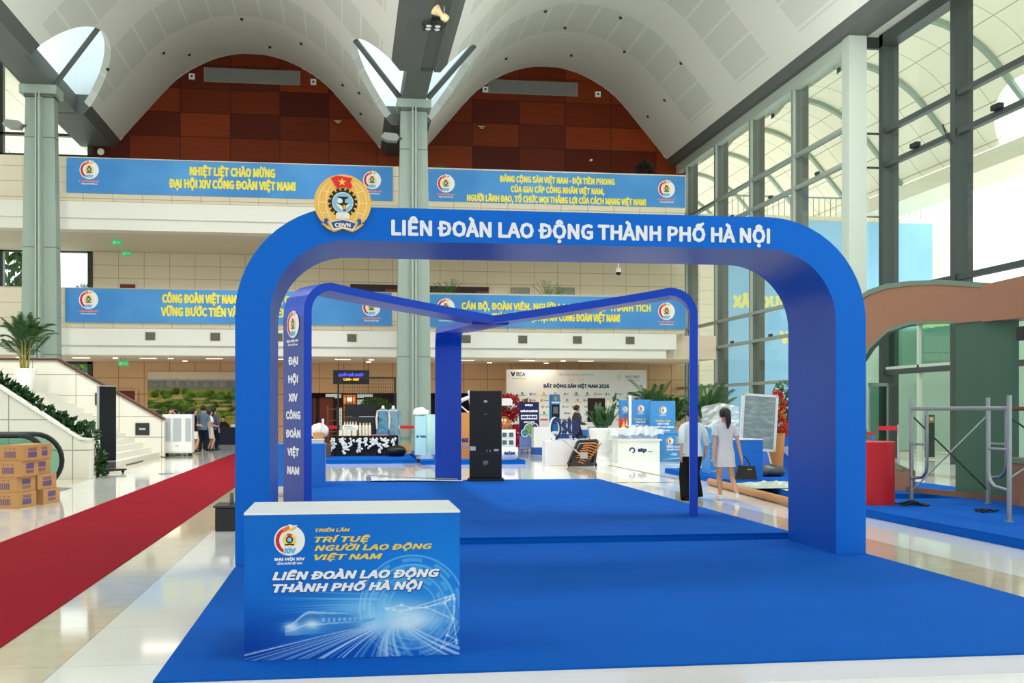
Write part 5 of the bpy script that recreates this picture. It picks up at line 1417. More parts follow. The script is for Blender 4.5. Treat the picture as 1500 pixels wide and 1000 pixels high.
for q, px in enumerate((505, 509, 513, 517, 521.5)):
    x, _ = P(px, 638, Yt + .5); bottle(x, Yt + .5, ztop, .038, .4, 'cream bottle with tan cap in the back row, %s from the left' % ('first', 'second', 'third', 'fourth', 'fifth')[q])
for q, px in enumerate((499, 505, 511, 519)):
    x, _ = P(px, 638, Yt + .1); tag(MB().box(x - .055, x + .055, Yt + .05, Yt + .15, ztop, ztop + .17, bot).build('soap_block'), 'low cream box on the black table front, %s from the left' % ('first', 'second', 'third', 'fourth')[q], 'box', 'low cream boxes on the black table')
x, _ = P(512, 630, Yt + .3)
t = thing('acrylic_sign', 'small white sign board leaning against the cream bottles', 'sign', (x, Yt + .2, ztop + .172))
mb = MB(); mb.box(-.22, .26, -.01, .01, 0, .15, paper); mb.build('sign_face', t)
mb = MB()
for q in range(3): mb.box(-.16, .2 - q * .06, -.012, -.01, .03 + q * .035, .045 + q * .035, M('sign_ink', (110, 130, 170), .5))
mb.build('print', t)
x, _ = P(560, 636, Yt); tag(MB().box(x - .35, x + .2, Yt + .2, Yt + .5, ztop, ztop + .03, M('fabric_pink', (196, 120, 150), .8)).build('folded_cloth'), 'folded pink and green cloth at the right end of the black table', 'cloth')
# black cabinet and TV
x0_, _ = P(505, 610, 37.6); x1_, zt_ = P(551, 610.5, 37.6)
t = thing('black_cabinet', 'dark cabinet behind the cream bottles', 'cabinet', ((x0_ + x1_) / 2, 37.8, ST)); ww = (x1_ - x0_) / 2
mb = MB(); mb.box(-ww, ww, -.25, .25, 0, zt_ - ST, M('cabinet_dark', (36, 40, 48), .5)); mb.build('cabinet_body', t, .01)
mb = MB(); mb.box(-.005, .005, -.256, -.25, .05, zt_ - ST - .05, black_m); mb.build('door_gap', t)
x0_, z0_ = P(505, 609.5, 38.0); x1_, z1_ = P(551, 593, 38.0)
t = thing('television', 'black flat television standing on the dark cabinet', 'television', ((x0_ + x1_) / 2, 37.9, zt_)); ww = (x1_ - x0_) / 2
mb = MB(); mb.box(-ww, ww, -.03, .03, .03, z1_ - z0_ + .03, M('tv_black', (12, 12, 14), .25)); mb.build('screen', t)
mb = MB(); mb.box(-.25, .25, -.12, .12, 0, .03, black_m); mb.build('foot', t)
x, _ = P(535, 610, 37.6); tag(MB().box(x - .2, x + .3, 37.6, 37.75, zt_, zt_ + .025, M('brochure', (170, 180, 220), .5, var=.3, vs_=20)).build('brochures'), 'flat brochures on the dark cabinet edge', 'brochure')
# mesh rack
x0_, _ = P(495.5, 600, 38.4); x1_, zt_ = P(578.5, 552, 38.4); ww = (x1_ - x0_) / 2
t = thing('mesh_rack', 'tall black frame with wire mesh behind the table', 'rack', ((x0_ + x1_) / 2, 38.4, ST)); hh = zt_ - ST
for s in (-1, 1): mb = MB(); mb.box(s * ww - .03, s * ww + .03, -.03, .03, 0, hh, black_m); mb.build('post', t)
mb = MB(); mb.box(-ww, ww, -.03, .03, hh - .05, hh, black_m); mb.build('rail', t); mb = MB(); mb.box(-ww, ww, -.02, .02, .3, .34, black_m); mb.build('rail', t)
mb = MB()
for q in range(25): mb.box(-ww + 2 * ww * q / 24 - .004, -ww + 2 * ww * q / 24 + .004, -.004, .004, .34, hh, black_m)
for q in range(18): mb.box(-ww, ww, -.004, .004, .4 + q * (hh - .4) / 18, .408 + q * (hh - .4) / 18, black_m)
mb.build('wire_mesh', t)
# mannequins
ivory = M('mannequin_ivory', (228, 218, 196), .45)
def mannequin(px, Y, label, c1, c2, long):
    x, _ = P(px, 600, Y)
    t = thing('mannequin', label, 'mannequin', (x, Y, ST))
    mb = MB(); mb.lathe([(.2, 0), (.2, .015), (.02, .03), (.015, .8)], (0, 0, 0), M('stand_steel', (150, 150, 150), .3, .7), 20); mb.build('stand', t)
    mb = MB(); mb.lathe([(.1, .8), (.15, .95), (.11, 1.15), (.16, 1.36), (.17, 1.42), (.05, 1.48), (.045, 1.56), (0, 1.58)], (0, 0, 0), ivory, 18, sy=.65)
    for s in (-1, 1): mb.tube([(s * .16, 0, 1.4), (s * .21, .01, 1.15), (s * .2, -.04, .92), (s * .2, -.06, .8)], [.045, .04, .032, .02], ivory, 10)
    mb.build('torso', t)
    mb = MB(); mb.tube([(0, 0, 1.56), (0, 0, 1.72)], .008, black_m, 6); mb.build('pin', t)
    k = NT('denim_patch' + str(px)); k.set(.85, 0, .1); _, v = k.obj(); vo = k.n('ShaderNodeTexVoronoi'); vo.inputs['Scale'].default_value = 6; k.l(v, vo.inputs['Vector'])
    k.base(k.mix(vo.outputs['Color'], lin(c1), lin(c2)))
    mb = MB(); mb.lathe([(.26 if long else .22, .3), (.24, .6), (.19, .9), (.13, 1.15), (.18, 1.34), (.15, 1.44), (.07, 1.47)], (0, 0, 0), k.m, 22, sy=.68)
    if long:
        for s in (-1, 1): mb.tube([(s * .17, 0, 1.41), (s * .225, .01, 1.15), (s * .22, -.03, .9)], [.06, .058, .055], k.m, 10)
    mb.build('garment', t)
mannequin(561, 37.4, 'mannequin in a sleeveless patchwork denim dress', (52, 96, 130), (110, 160, 186), False)
mannequin(576, 38.0, 'mannequin in a pale blue long-sleeved coat next to the column', (104, 140, 160), (140, 172, 188), True)
# wood shelf, boxes, bag
wd = M('shelf_wood', (112, 76, 56), .6, var=.15)
x0_, _ = P(480, 600, 39); x1_, zt_ = P(494, 594, 39); ww = (x1_ - x0_) / 2
t = thing('wood_shelf', 'open brown wood step shelf left of the mesh rack', 'shelf', ((x0_ + x1_) / 2, 39, ST))
for s in (-1, 1): mb = MB(); mb.box(s * ww - .02, s * ww + .02, -.15, .15, 0, zt_ - ST, wd); mb.build('side_panel', t)
for q in range(4): mb = MB(); z = .3 + q * .38; mb.box(-ww, ww, -.15, .15, z, z + .03, wd); mb.build('shelf_board', t)
x, _ = P(592, 655, 37.5)
t = thing('cardboard_box', 'brown cardboard box beside the column at the right end of the table', 'box', (x, 37.5, ST))
mb = MB(); mb.box(-.22, .22, -.2, .2, 0, .3, card); mb.build('box', t)
mb = MB(); mb.box(-.03, .03, -.202, .2, .299, .303, tape_m); mb.build('tape', t)
x, _ = P(472, 640, 35.2); _, zc = P(470, 643, 35.2)
t = thing('white_counter', 'white counter left of the flowered table carrying a bag and boxes', 'counter', (x - .35, 35.5, ST))
mb = MB(); mb.box(-.75, .4, -.4, .4, 0, zc - ST - .03, M('counter_white', (224, 226, 224), .5)); mb.build('counter_body', t)
mb = MB(); mb.box(-.77, .42, -.42, .42, zc - ST - .03, zc - ST, M('counter_white')); mb.build('top', t)
t = thing('open_carton', 'open cardboard box with flaps on the white counter', 'box', (x - .1, 35.3, zc))
mb = MB(); mb.box(-.17, .14, -.14, .14, 0, .2, card); mb.build('box', t)
mb = MB(); mb.add([(.14, -.14, .2), (.14, .14, .2), (.32, .14, .08), (.32, -.14, .08)], [(0, 1, 2, 3)], card); mb.add([(-.17, -.14, .2), (-.17, .14, .2), (-.26, .14, .06), (-.26, -.14, .06)], [(0, 1, 2, 3)], card); mb.build('flap', t)
t = thing('plastic_bag', 'crumpled white plastic bag on the white counter', 'bag', (x - .1, 35.68, zc))
mb = MB(); mb.ball((0, 0, .24), (.3, .17, .24), M('thin_white', (232, 234, 236), .4, var=.15, vs_=9), 14, 10)
rnd = random.Random(2); mb.v = [(a + rnd.uniform(-.02, .02), b + rnd.uniform(-.02, .02), max(0, c + rnd.uniform(-.02, .02))) for a, b, c in mb.v]; mb.build('bag', t)
tag(MB().box(x - .02, x + .05, 35.46, 35.5, zc, zc + .62, M('tissue_white', (224, 228, 230), .5)).build('white_bottle'), 'slim white box standing on the white counter behind the carton', 'box')
x, _ = P(580, 664, 35.2)
mb = MB(); mb.ball((0, 0, .16), (.32, .22, .18), black_m, 14, 8); rnd = random.Random(5); mb.v = [(a + rnd.uniform(-.03, .03), b, max(0, c + rnd.uniform(-.03, .03))) for a, b, c in mb.v]
o = mb.build('bin_bag'); o.location = (x, 35.2, ST); tag(o, 'black plastic bag slumped at the right foot of the skirted table', 'bag')
x, _ = P(481, 652, 36); tag(MB().box(x - .12, x + .1, 34.7, 35.0, ST, ST + .36, M('dark_box', (90, 70, 56), .7)).build('brown_box'), 'dark brown box between the white counter and the skirted table', 'box')

# ---------------------------------------------------------------- second rear stage: column stand, wheel, photo stand
cy = M('pale_cyan', (166, 212, 224), .4, var=.03)
x, _ = P(622, 640, 33.5)
t = thing('display_column', 'pale cyan display column with a dark logo beside the central column', 'stand', (x, 33.5, ST))
mb = MB(); mb.box(-.29, .02, -.25, .25, .12, 1.25, cy); mb.build('front_panel', t)
mb = MB(); mb.lathe([(.3, .12), (.3, 1.3), (0, 1.3)], (.12, .06, 0), M('cyan_side', (150, 190, 190), .4, var=.1), 28); mb.lathe([(.26, 0), (.28, .12)], (.02, 0, 0), M('column_foot', (214, 218, 220), .4), 28); mb.build('drum', t)
letter(t, 'VMC', (-.06, -.252, .62), FX, FZ, .07, M('logo_teal', (20, 92, 130), .5, var=0), width=.2, bold=.03, off=.001)
mb = MB(); mb.ball((-.22, -.252, .655), (.04, .003, .04), M('logo_teal'), 12, 6); mb.build('logo_mark', t)
mb = MB(); mb.ball((0, 0, .1), (.24, .18, .13), M('thin_white'), 12, 8); rnd = random.Random(6); mb.v = [(a + rnd.uniform(-.03, .03), b + rnd.uniform(-.03, .03), max(0, c + rnd.uniform(-.04, .04))) for a, b, c in mb.v]
o = mb.build('clear_bag'); o.location = (x - .12, 33.4, 1.25 + ST); tag(o, 'crumpled clear bag on top of the pale cyan column', 'bag')
# ship wheel
x, z = P(690, 607, 33.6)
ww_ = M('wheel_white', (226, 214, 214), .45)
t = thing('ship_wheel', 'white ship steering wheel half hidden behind the black totem', 'wheel', (x, 33.6, z))
mb = MB(); pts = [(.5 * math.cos(2 * math.pi * q / 40), 0, .5 * math.sin(2 * math.pi * q / 40)) for q in range(40)]; mb.tube(pts, .06, ww_, 10, True); mb.build('rim', t)
for q in range(8):
    a = 2 * math.pi * q / 8 + .1; c, s = math.cos(a), math.sin(a)
    mb = MB(); mb.tube([(.06 * c, 0, .06 * s), (.3 * c, 0, .3 * s), (.5 * c, 0, .5 * s), (.6 * c, 0, .6 * s), (.66 * c, 0, .66 * s), (.72 * c, 0, .72 * s)], [.025, .022, .028, .022, .04, .015], ww_, 8); mb.build('spoke', t)
mb = MB(); mb.tube([(0, -.07, 0), (0, .07, 0)], .11, ww_, 20); mb.build('hub', t)
mb = MB(); mb.box(-.1, .1, .07, .2, ST - z, .1, M('wheel_post', (150, 104, 60), .6)); mb.build('post', t)
x0_, _ = P(673, 640, 33.2); x1_, zt_ = P(700, 604, 33.2)
t = thing('brown_board', 'tan board with blue numerals under the ship wheel', 'board', (x0_, 33.2, ST))
mb = MB(); mb.box(0, x1_ - x0_, -.04, .04, 0, zt_ - ST, M('board_tan', (196, 132, 66), .6)); mb.build('board', t)
letter(t, '60', (.06, -.042, .48), FX, FZ, .13, M('numeral_navy', (24, 40, 110), .5, var=0), width=.2, align='L', bold=.03, off=.001)
mb = MB(); mb.ball((.18, -.042, .36), (.1, .003, .06), M('board_seal', (150, 130, 140), .5), 14, 6); mb.build('seal', t)
x, _ = P(742, 660, 32.9)
t = thing('photo_stand', 'white curved stand with framed photographs right of the black totem', 'stand', (x, 32.9, ST))
mb = MB(); mb.lathe([(.42, 0), (.46, .1), (.46, .34), (0, .34)], (-.12, 0, 0), M('stand_white', (228, 232, 236), .4), 32); mb.build('base', t)
letter(t, 'NĂM', (.02, -.47, .14), FX, FZ, .09, M('numeral_navy'), width=.3, bold=.03, off=.03)
for q in range(4):
    mb = MB(); a, b = -.16 + .2 * (q % 2), .4 + .22 * (q // 2)
    mb.box(a, a + .17, -.1, -.06, b, b + .19, M('photo_white', (226, 230, 230), .4)); mb.box(a + .02, a + .15, -.105, -.1, b + .02, b + .15, M('photo_dark', (70, 92, 100), .4, var=.5, vs_=12)); mb.build('photo', t)
mb = MB(); mb.box(-.2, .26, -.06, -.04, .34, .86, M('stand_white')); mb.build('back_board', t)

# black totem on the second stage, blue counter, dropped roll-up, barrier belt
t = thing('black_totem', 'black display totem seen from the back on the edge of the second stage', 'display', (2.61, 21.72, .19), R(-8))
mb = MB(); mb.box(-.31, .31, -.05, .05, .05, 1.73, M('totem_black', (14, 15, 16), .45)); mb.build('case', t, .02)
mb = MB(); mb.box(-.31, .31, -.055, -.05, .515, .525, M('seam_grey', (50, 52, 52), .4)); mb.build('seam', t)
sil = M('label_silver', (180, 186, 186), .4)
for a, b, c, d in ((-.03, .03, 1.5, 1.54), (-.02, .02, 1.27, 1.282), (-.3, -.19, .58, .66), (.16, .25, .57, .61), (.02, .035, .56, .59), (.08, .095, .56, .59)):
    mb = MB(); mb.box(a, b, -.054, -.05, c, d, sil); mb.build('label_plate', t)
mb = MB(); mb.ball((0, -.05, .34), (.055, .012, .05), M('lock_grey', (96, 100, 100), .4), 14, 8); mb.build('lock', t)
mb = MB(); mb.prism([(-.36, 0), (.36, 0), (.34, .05), (-.34, .05)], 'y', -.2, .2, black_m); mb.build('base', t)
x, y = G(437, 712, .19)
t = thing('blue_podium', 'plain blue box podium half hidden behind the left leg of the three-legged frame', 'podium', (x + .02, y + .4, .19))
mb = MB(); mb.box(-.45, .45, -.4, .4, 0, .74, M('podium_blue', (18, 110, 206), .45)); mb.build('podium_body', t)
mb = MB(); mb.box(-.455, .455, -.405, .405, .74, .755, M('podium_top', (60, 140, 222), .45)); mb.build('top', t)
alu = M('aluminium', (176, 180, 180), .3, .8)
x, y = G(540, 706, .19)
t = thing('roll_up_banner', 'white roll-up banner lying on the back edge of the second stage', 'banner', (x, y + .1, .19))
mb = MB(); mb.tube([(0, -.1, .06), (0, .35, .06)], .05, alu, 10); mb.build('cassette', t)
mb = MB(); mb.add([(.03, -.1, .05), (1.75, -.22, .012), (1.8, .05, .012), (.03, .35, .05)], [(0, 1, 2, 3)], M('banner_white', (226, 230, 228), .4)); mb.build('banner_sheet', t)
mb = MB(); mb.tube([(.02, .36, .1), (1.7, .1, .03)], .012, alu, 8); mb.build('pole', t)
redb = M('belt_red', (206, 24, 44), .6)
for q, (pa, pb, Y, lb) in enumerate(((452, 497, 43.0, 'red barrier belt left of the flowered table'), (568, 609, 44.0, 'red barrier belt between the mannequins and the column'), (753, 775, 43.4, 'red barrier belt behind the red flowers'))):
    a, z = P(pa, 625.5, Y); b, _ = P(pb, 625.5, Y)
    t = thing('barrier', lb, 'barrier', (a, Y, 0), 0, 'red belt barriers at the back')
    mb = MB(); mb.box(0, b - a, -.004, .004, z - .06, z + .06, redb); mb.build('belt', t)
    for xx in (0, b - a): mb = MB(); mb.lathe([(.16, 0), (.16, .02), (.03, .04), (.03, z + .08), (0, z + .09)], (xx, 0, 0), zinc, 14); mb.build('post', t)
a, z = P(1286, 627, 25.6); b, _ = P(1316, 627, 25.6)
t = thing('barrier', 'red barrier belt beside the open glass door', 'barrier', (a, 25.6, 0))
mb = MB(); mb.box(0, b - a, -.004, .004, z - .05, z + .05, redb); mb.build('belt', t)
mb = MB(); mb.lathe([(.16, 0), (.16, .02), (.03, .04), (.03, z + .08), (0, z + .09)], (b - a, 0, 0), zinc, 14); mb.build('post', t)
# ---------------------------------------------------------------- sponsor wall and the stands before it
x0_, zt_ = P(742, 541, 51.5); x1_, _ = P(947, 541, 51.5)
sw = thing('sponsor_wall', 'white sponsor backdrop wall with navy heading and rows of small logos', 'backdrop', (x0_, 51.5, 0))
WW = x1_ - x0_
mb = MB(); mb.box(0, WW, 0, .3, .02, zt_, M('backdrop_white', (222, 224, 226), .5, var=.02)); mb.build('wall_board', sw)
nv = M('heading_navy', (30, 48, 92), .5, var=0); gy_ = M('text_grey', (140, 142, 146), .5, var=0); og = M('script_orange', (236, 186, 130), .5, var=0)
def sp_(px, py): x, z = P(px, py, 51.5); return (x - x0_, -.004, z)
for s, px, py, h, w, m, bd, sh in (('V', 751.5, 551, .2, .22, nv, .03, 0), ('REA', 763, 551, .2, .42, M('logo_dark', (70, 78, 88), .5, var=0), .012, 0), ('TRÂN TRỌNG CẢM ƠN CÁC NHÀ TÀI TRỢ', 844, 550, .09, 1.65, gy_, .0, 0), ('Diễn đàn', 844, 559, .2, .75, og, .0, .35),
    ('BẤT ĐỘNG SẢN VIỆT NAM 2026', 844.5, 568, .17, 3.08, nv, .022, 0), ('REATIMES', 926.5, 554, .13, .68, gy_, .01, 0)):
    letter(sw, s, sp_(px, py), FX, FZ, h, m, width=w, bold=bd, shear=sh)
mb = MB(); a = sp_(760, 555); mb.box(a[0] - .3, a[0] + .34, -.006, 0, a[2], a[2] + .025, gy_); a = sp_(927, 557); mb.box(a[0] - .34, a[0] + .34, -.006, 0, a[2], a[2] + .02, gy_); a = sp_(907, 552); mb.ball((a[0], -.004, a[2]), (.1, .004, .14), M('leaf_pale', (214, 206, 180), .5), 10, 6); mb.build('logo_rules', sw)
rnd = random.Random(31); lc = [(206, 176, 90), (70, 120, 170), (206, 60, 60), (60, 140, 130), (150, 150, 156), (226, 140, 50), (60, 70, 110), (190, 160, 110)]
for r_ in range(5):
    for c_ in range(11):
        px, py = 767 + c_ * 15.5 + rnd.uniform(-2, 2), 577 + r_ * 9.4
        a = sp_(px, py); col = lc[rnd.randrange(8)]; m = M('logo_%d_%d_%d' % col, col, .5, var=0); w = rnd.uniform(.1, .2)
        mb = MB(); k__ = rnd.random()
        if k__ < .4: mb.ball((a[0], -.002, a[2] + .03), (.06, .005, .06), m, 10, 6); mb.box(a[0] - w, a[0] + w, -.006, 0, a[2] - .08, a[2] - .05, m)
        elif k__ < .7: mb.box(a[0] - w, a[0] + w, -.006, 0, a[2] - .03, a[2] + .04, m)
        else: mb.box(a[0] - w, a[0] - w * .4, -.006, 0, a[2] - .05, a[2] + .06, m); mb.box(a[0] - w * .2, a[0] + w, -.006, 0, a[2] - .02, a[2] + .02, gy_)
        mb.build('sponsor_logo', sw)
# low white and blue desks by the wall
x0_, _ = P(836, 630, 42.5); x1_, z_ = P(900, 625, 42.5)
t = thing('white_desk', 'white desk with a blue band in front of the man in the hooded jacket', 'desk', (x0_, 42.5, 0))
mb = MB(); mb.box(0, 1.2, -.3, .3, 0, z_ + .05, M('counter_white')); mb.build('desk_body', t)
mb = MB(); mb.box(.05, 1.1, -.31, -.3, z_ - .4, z_ - .1, M('band_blue', (40, 110, 180), .5)); mb.build('band', t)
x0_, _ = P(754, 640, 44); x1_, z_ = P(800, 632, 44)
t = thing('blue_desk', 'long blue and white desk behind the red flowers', 'desk', (x0_, 44.7, 0))
mb = MB(); mb.box(0, 2.6, -.3, .3, 0, z_ - .1, M('desk_blue', (24, 74, 150), .5)); mb.build('desk_body', t)
mb = MB(); mb.box(-.02, 2.62, -.32, .32, z_ - .1, z_, M('counter_white')); mb.build('top', t)
x, y = G(793, 668)
t = thing('white_podium', 'small blue and white podium behind the printed stand banner', 'podium', (x + .25, y + 1.5, 0))
mb = MB(); mb.box(-.3, .3, -.25, .25, .25, .95, M('counter_white')); mb.build('podium_body', t)
mb = MB(); mb.box(-.31, .31, -.26, .26, 0, .25, M('desk_blue')); mb.build('podium_base', t)
# printed stand banner
xa, ya = G(776, 664)
t = thing('stand_banner', 'navy stand banner with white text and photo circles on a black easel', 'banner', (xa, ya, 0))
_, z1 = P(776, 588.5, ya); k_ = math.hypot(xa, ya) / 1670
hw = 15 * k_; H_ = z1
lean = .22
Q = lambda u, v, e=0: (u * hw, lean * v / H_ - .01 - e, v)
mb = MB(); mb.add([Q(-1, .2), Q(1, .2), Q(1, H_), Q(-1, H_)], [(0, 1, 2, 3), (3, 2, 1, 0)], M('poster_navy', (30, 44, 108), .4, var=.1)); mb.build('poster', t)
mb = MB(); mb.add([Q(-1, .2, .003), Q(1, .2, .003), Q(1, .62, .003), Q(-1, .62, .003)], [(0, 1, 2, 3)], M('poster_photo', (96, 120, 176), .4, var=.5, vs_=5)); mb.build('photo_strip', t)
pw_ = M('poster_white', (230, 232, 238), .45, var=0)
up_ = Vector((0, lean, H_)).normalized()
for s, v, h, w in (('stp', H_ - .14, .07, .3), ('CHUỖI GIÁ TRỊ KHÉP KÍN', H_ - .36, .07, hw * 1.7), ('GIẢI PHÁP', H_ - .74, .05, hw * 1.1)):
    letter(t, s, Q(0, v, .004), FX, up_, h, pw_, width=w, bold=.03, off=.002)
mb = MB(); mb.add([Q(-.8, H_ - .62, .004), Q(.8, H_ - .62, .004), Q(.8, H_ - .46, .004), Q(-.8, H_ - .46, .004)], [(0, 1, 2, 3)], pw_); mb.build('text_panel', t)
letter(t, 'KHÔNG TỪ ĐẤT RƯỜI', Q(0, H_ - .58, .006), FX, up_, .08, M('poster_navy'), width=hw * 1.45, bold=.03, off=.002)
for u, v, r_, c in ((.05, H_ * .47, .19, (110, 150, 90)), (-.45, H_ * .4, .12, (50, 130, 160)), (.55, H_ * .52, .1, (60, 70, 90)), (.35, H_ * .385, .1, (150, 120, 70))):
    mb = MB(); o_ = Vector(Q(u, v, .006)); n = 24
    for rr_, m, e in ((r_ + .025, pw_, 0), (r_, M('photo_%d' % int(r_ * 1000 + c[0]), c, .4, var=.5, vs_=8), .002)):
        mb.add([o_ + Vector((rr_ * math.cos(2 * math.pi * q / n), -e, 0)) + up_ * (rr_ * math.sin(2 * math.pi * q / n)) for q in range(n)], [tuple(range(n))], m)
    mb.build('photo_circle', t)
mb = MB()
for s in (-1, 1): mb.tube([(s * hw * .8, .02, .0), (s * hw * .2, lean + .02, H_ + .03)], .012, black_m, 6)
mb.tube([(0, .5, 0), (0, lean + .04, H_)], .012, black_m, 6)
for s in (-1, 1): mb.tube([(s * .04, lean, H_), (s * .04, lean, H_ + .13)], .014, black_m, 6)
mb.tube([(-hw, .0, .19), (hw, .0, .19)], .014, alu, 6); mb.build('easel', t)
# blue kiosk with screen
xk, yk = G(812, 655.5)
t = thing('info_kiosk', 'tall blue information kiosk with a dark touch screen before the sponsor wall', 'kiosk', (xk, yk, 0), R(8)); kk = (yk / CS) / 1670
_, zk = P(812, 577.5, yk); kb = M('kiosk_blue', (24, 122, 190), .45)
mb = MB(); mb.box(-.18, .2, -.12, .12, 0, zk, kb); mb.box(-.26, .3, -.2, .2, 0, .04, kb); mb.build('kiosk_body', t, .01)
mb = MB(); mb.box(-.15, .17, -.128, -.12, zk - .95, zk - .42, M('kiosk_bezel', (18, 22, 30), .25)); mb.box(-.09, .11, -.131, -.128, zk - .78, zk - .5, M('kiosk_picture', (120, 110, 116), .3, var=.6, vs_=16)); mb.build('screen', t)
mb = MB(); mb.box(-.16, .18, -.126, -.12, zk - .36, zk - .3, pw_); mb.build('printed_title', t); mb = MB(); mb.ball((.02, -.122, zk - .17), (.07, .005, .1), M('kiosk_seal', (196, 130, 60), .5), 12, 6); mb.build('printed_seal', t)
mb = MB(); mb.box(-.2, .22, -.22, -.1, zk - 1.15, zk - 1.0, M('kiosk_shelf', (16, 90, 150), .4)); mb.build('shelf', t)
# white podium with the big letters
xa, ya = G(801, 682.5); xb, yb = G(875, 682)
_, zp = P(838, 645, 31.2); _, zl = P(838, 614, 31.3)
t = thing('white_plinth', 'white plinth carrying the big letters', 'plinth', ((xa + xb) / 2, 31.4, 0)); ww = (xb - xa) / 2
mb = MB(); mb.box(-ww, ww, -.3, .3, 0, zp, M('plinth_white', (226, 226, 232), .45)); mb.build('plinth_body', t, .008)
t = thing('letter_sign', 'big navy cut-out logo letters standing on the white plinth', 'sign', ((xa + xb) / 2, 31.3, zp + .002))
nvl = M('letter_navy', (28, 44, 92), .4, var=0); lw_ = M('letter_edge_white', (222, 226, 230), .4)
def solid_text(parent, s, x, z, h, w, name='letter_block'):
    v, f = text_geo(s); hv, _ = text_geo('H'); k_ = h / max(p[1] for p in hv); x0 = min(p[0] for p in v); x1 = max(p[0] for p in v); sx = w / (x1 - x0)
    mb = MB(); 
    for q, (dx, dz) in enumerate(((0, 0), (.03, 0), (-.03, 0), (0, .03), (0, -.03))):
        mb.add([(x + (p[0] - x0 + dx) * sx, -.1 - q * .0003, z + (p[1] + dz) * k_) for p in v], f, nvl)
    mb.build('letter_face', parent)
    mb = MB()
    mb.add([(x + (p[0] - x0) * sx * 1.03, y, z + p[1] * k_) for y in (-.06, .06) for p in v], [tuple(q) for q in f] + [tuple(len(v) + j for j in q) for q in f], lw_); mb.build(name, parent)
x, _ = P(833, 640, 31.3); xr, _ = P(868, 640, 31.3)
o_ = (xa + xb) / 2
solid_text(t, 'stp', P(822, 640, 31.3)[0] - o_, .2, .44, P(847, 640, 31.3)[0] - P(822, 640, 31.3)[0])
letter(t, 'group', (P(845.5, 640, 31.3)[0] - o_, -.1, .06), FX, FZ, .1, nvl, width=.26, align='L', bold=.03)
mb = MB(); rxc = P(813.5, 630, 31.3)[0] - o_
ring(mb, (rxc, .33), .19, .31, -.12, nvl, 36, R(-100), R(200), sx=.5); ring(mb, (rxc - .04, .33), .2, .33, -.118, lw_, 36, R(60), R(300), sx=.5)
mb.tube([(rxc + .13 * math.cos(a), -.02, .33 + .26 * math.sin(a)) for a in [2 * math.pi * q / 36 for q in range(36)]], .05, lw_, 8, True); mb.build('logo_ring', t)
mb = MB(); mb.box(-.5, .55, -.04, .08, 0, .05, lw_); mb.build('base_bar', t)
# black and orange folded frame leaning on the plinth
xq, yq = G(842, 680)
rnd = random.Random(8); blk2 = M('frame_charcoal', (46, 46, 46), .5, var=.2); orange = M('strap_orange', (196, 122, 50), .6, var=.15)
t = thing('folding_trolley', 'black folding frame with orange straps leaning against the white plinth', 'trolley', (xq, 30.72, 0), R(-6))
mb = MB()
for a, b in (((-.4, -.1, .05), (-.1, .12, .68)), ((.3, -.15, .05), (.42, .1, .7)), ((-.4, -.1, .05), (.3, -.15, .05)), ((-.1, .12, .68), (.42, .1, .7)), ((-.2, 0, .35), (.36, -.02, .4))): mb.tube([a, b], .045, blk2, 8)
mb.box(-.3, .2, -.2, -.05, .02, .2, blk2); mb.build('frame', t)
for q in range(9):
    mb = MB(); z = .1 + .065 * q; xs = -.3 + .045 * q
    mb.tube([(xs, -.12, z), (xs + .2, -.2, z + .03), (xs + .36, -.18, z - .03), (xs + .46, -.12, z + .02)], .018, orange, 6); mb.build('strap', t)
mb = MB(); mb.prism([(-.36, .04), (.28, .04), (.38, .62), (-.06, .62)], 'y', -.03, .06, M('pack_dark', (52, 46, 42), .8, var=.3)); mb.box(-.3, .25, -.14, -.03, .05, .3, M('pack_dark')); mb.build('pack', t)
mb = MB(); mb.tube([(-.55, -.05, .74), (-.05, -.2, .3)], .02, alu, 8); mb.box(-.08, .12, -.24, -.2, .22, .38, alu); mb.build('lever', t)
for x in (-.38, .36): mb = MB(); mb.tube([(x - .03, -.1, .05), (x + .03, -.1, .05)], .05, black_m, 12); mb.build('wheel', t)
# television on a stand
x0_, z1 = P(861, 583, 36); x1_, z0 = P(886, 618, 36)
t = thing('television', 'dark flat television on a floor stand behind the urn plant', 'television', ((x0_ + x1_) / 2, 36, 0), R(-14)); ww = (x1_ - x0_) / 2
mb = MB(); mb.box(-ww, ww, -.03, .03, z0, z1, M('tv_brown', (34, 18, 12), .3, spec=.2)); mb.build('screen', t)
mb = MB(); mb.box(-.05, .05, .03, .08, .05, z1 - .2, black_m); mb.box(-.35, .35, -.25, .25, 0, .04, black_m); mb.box(-.28, .28, -.02, .2, .1, z0 - .15, M('stand_lilac', (120, 118, 140), .5)); mb.build('stand', t)
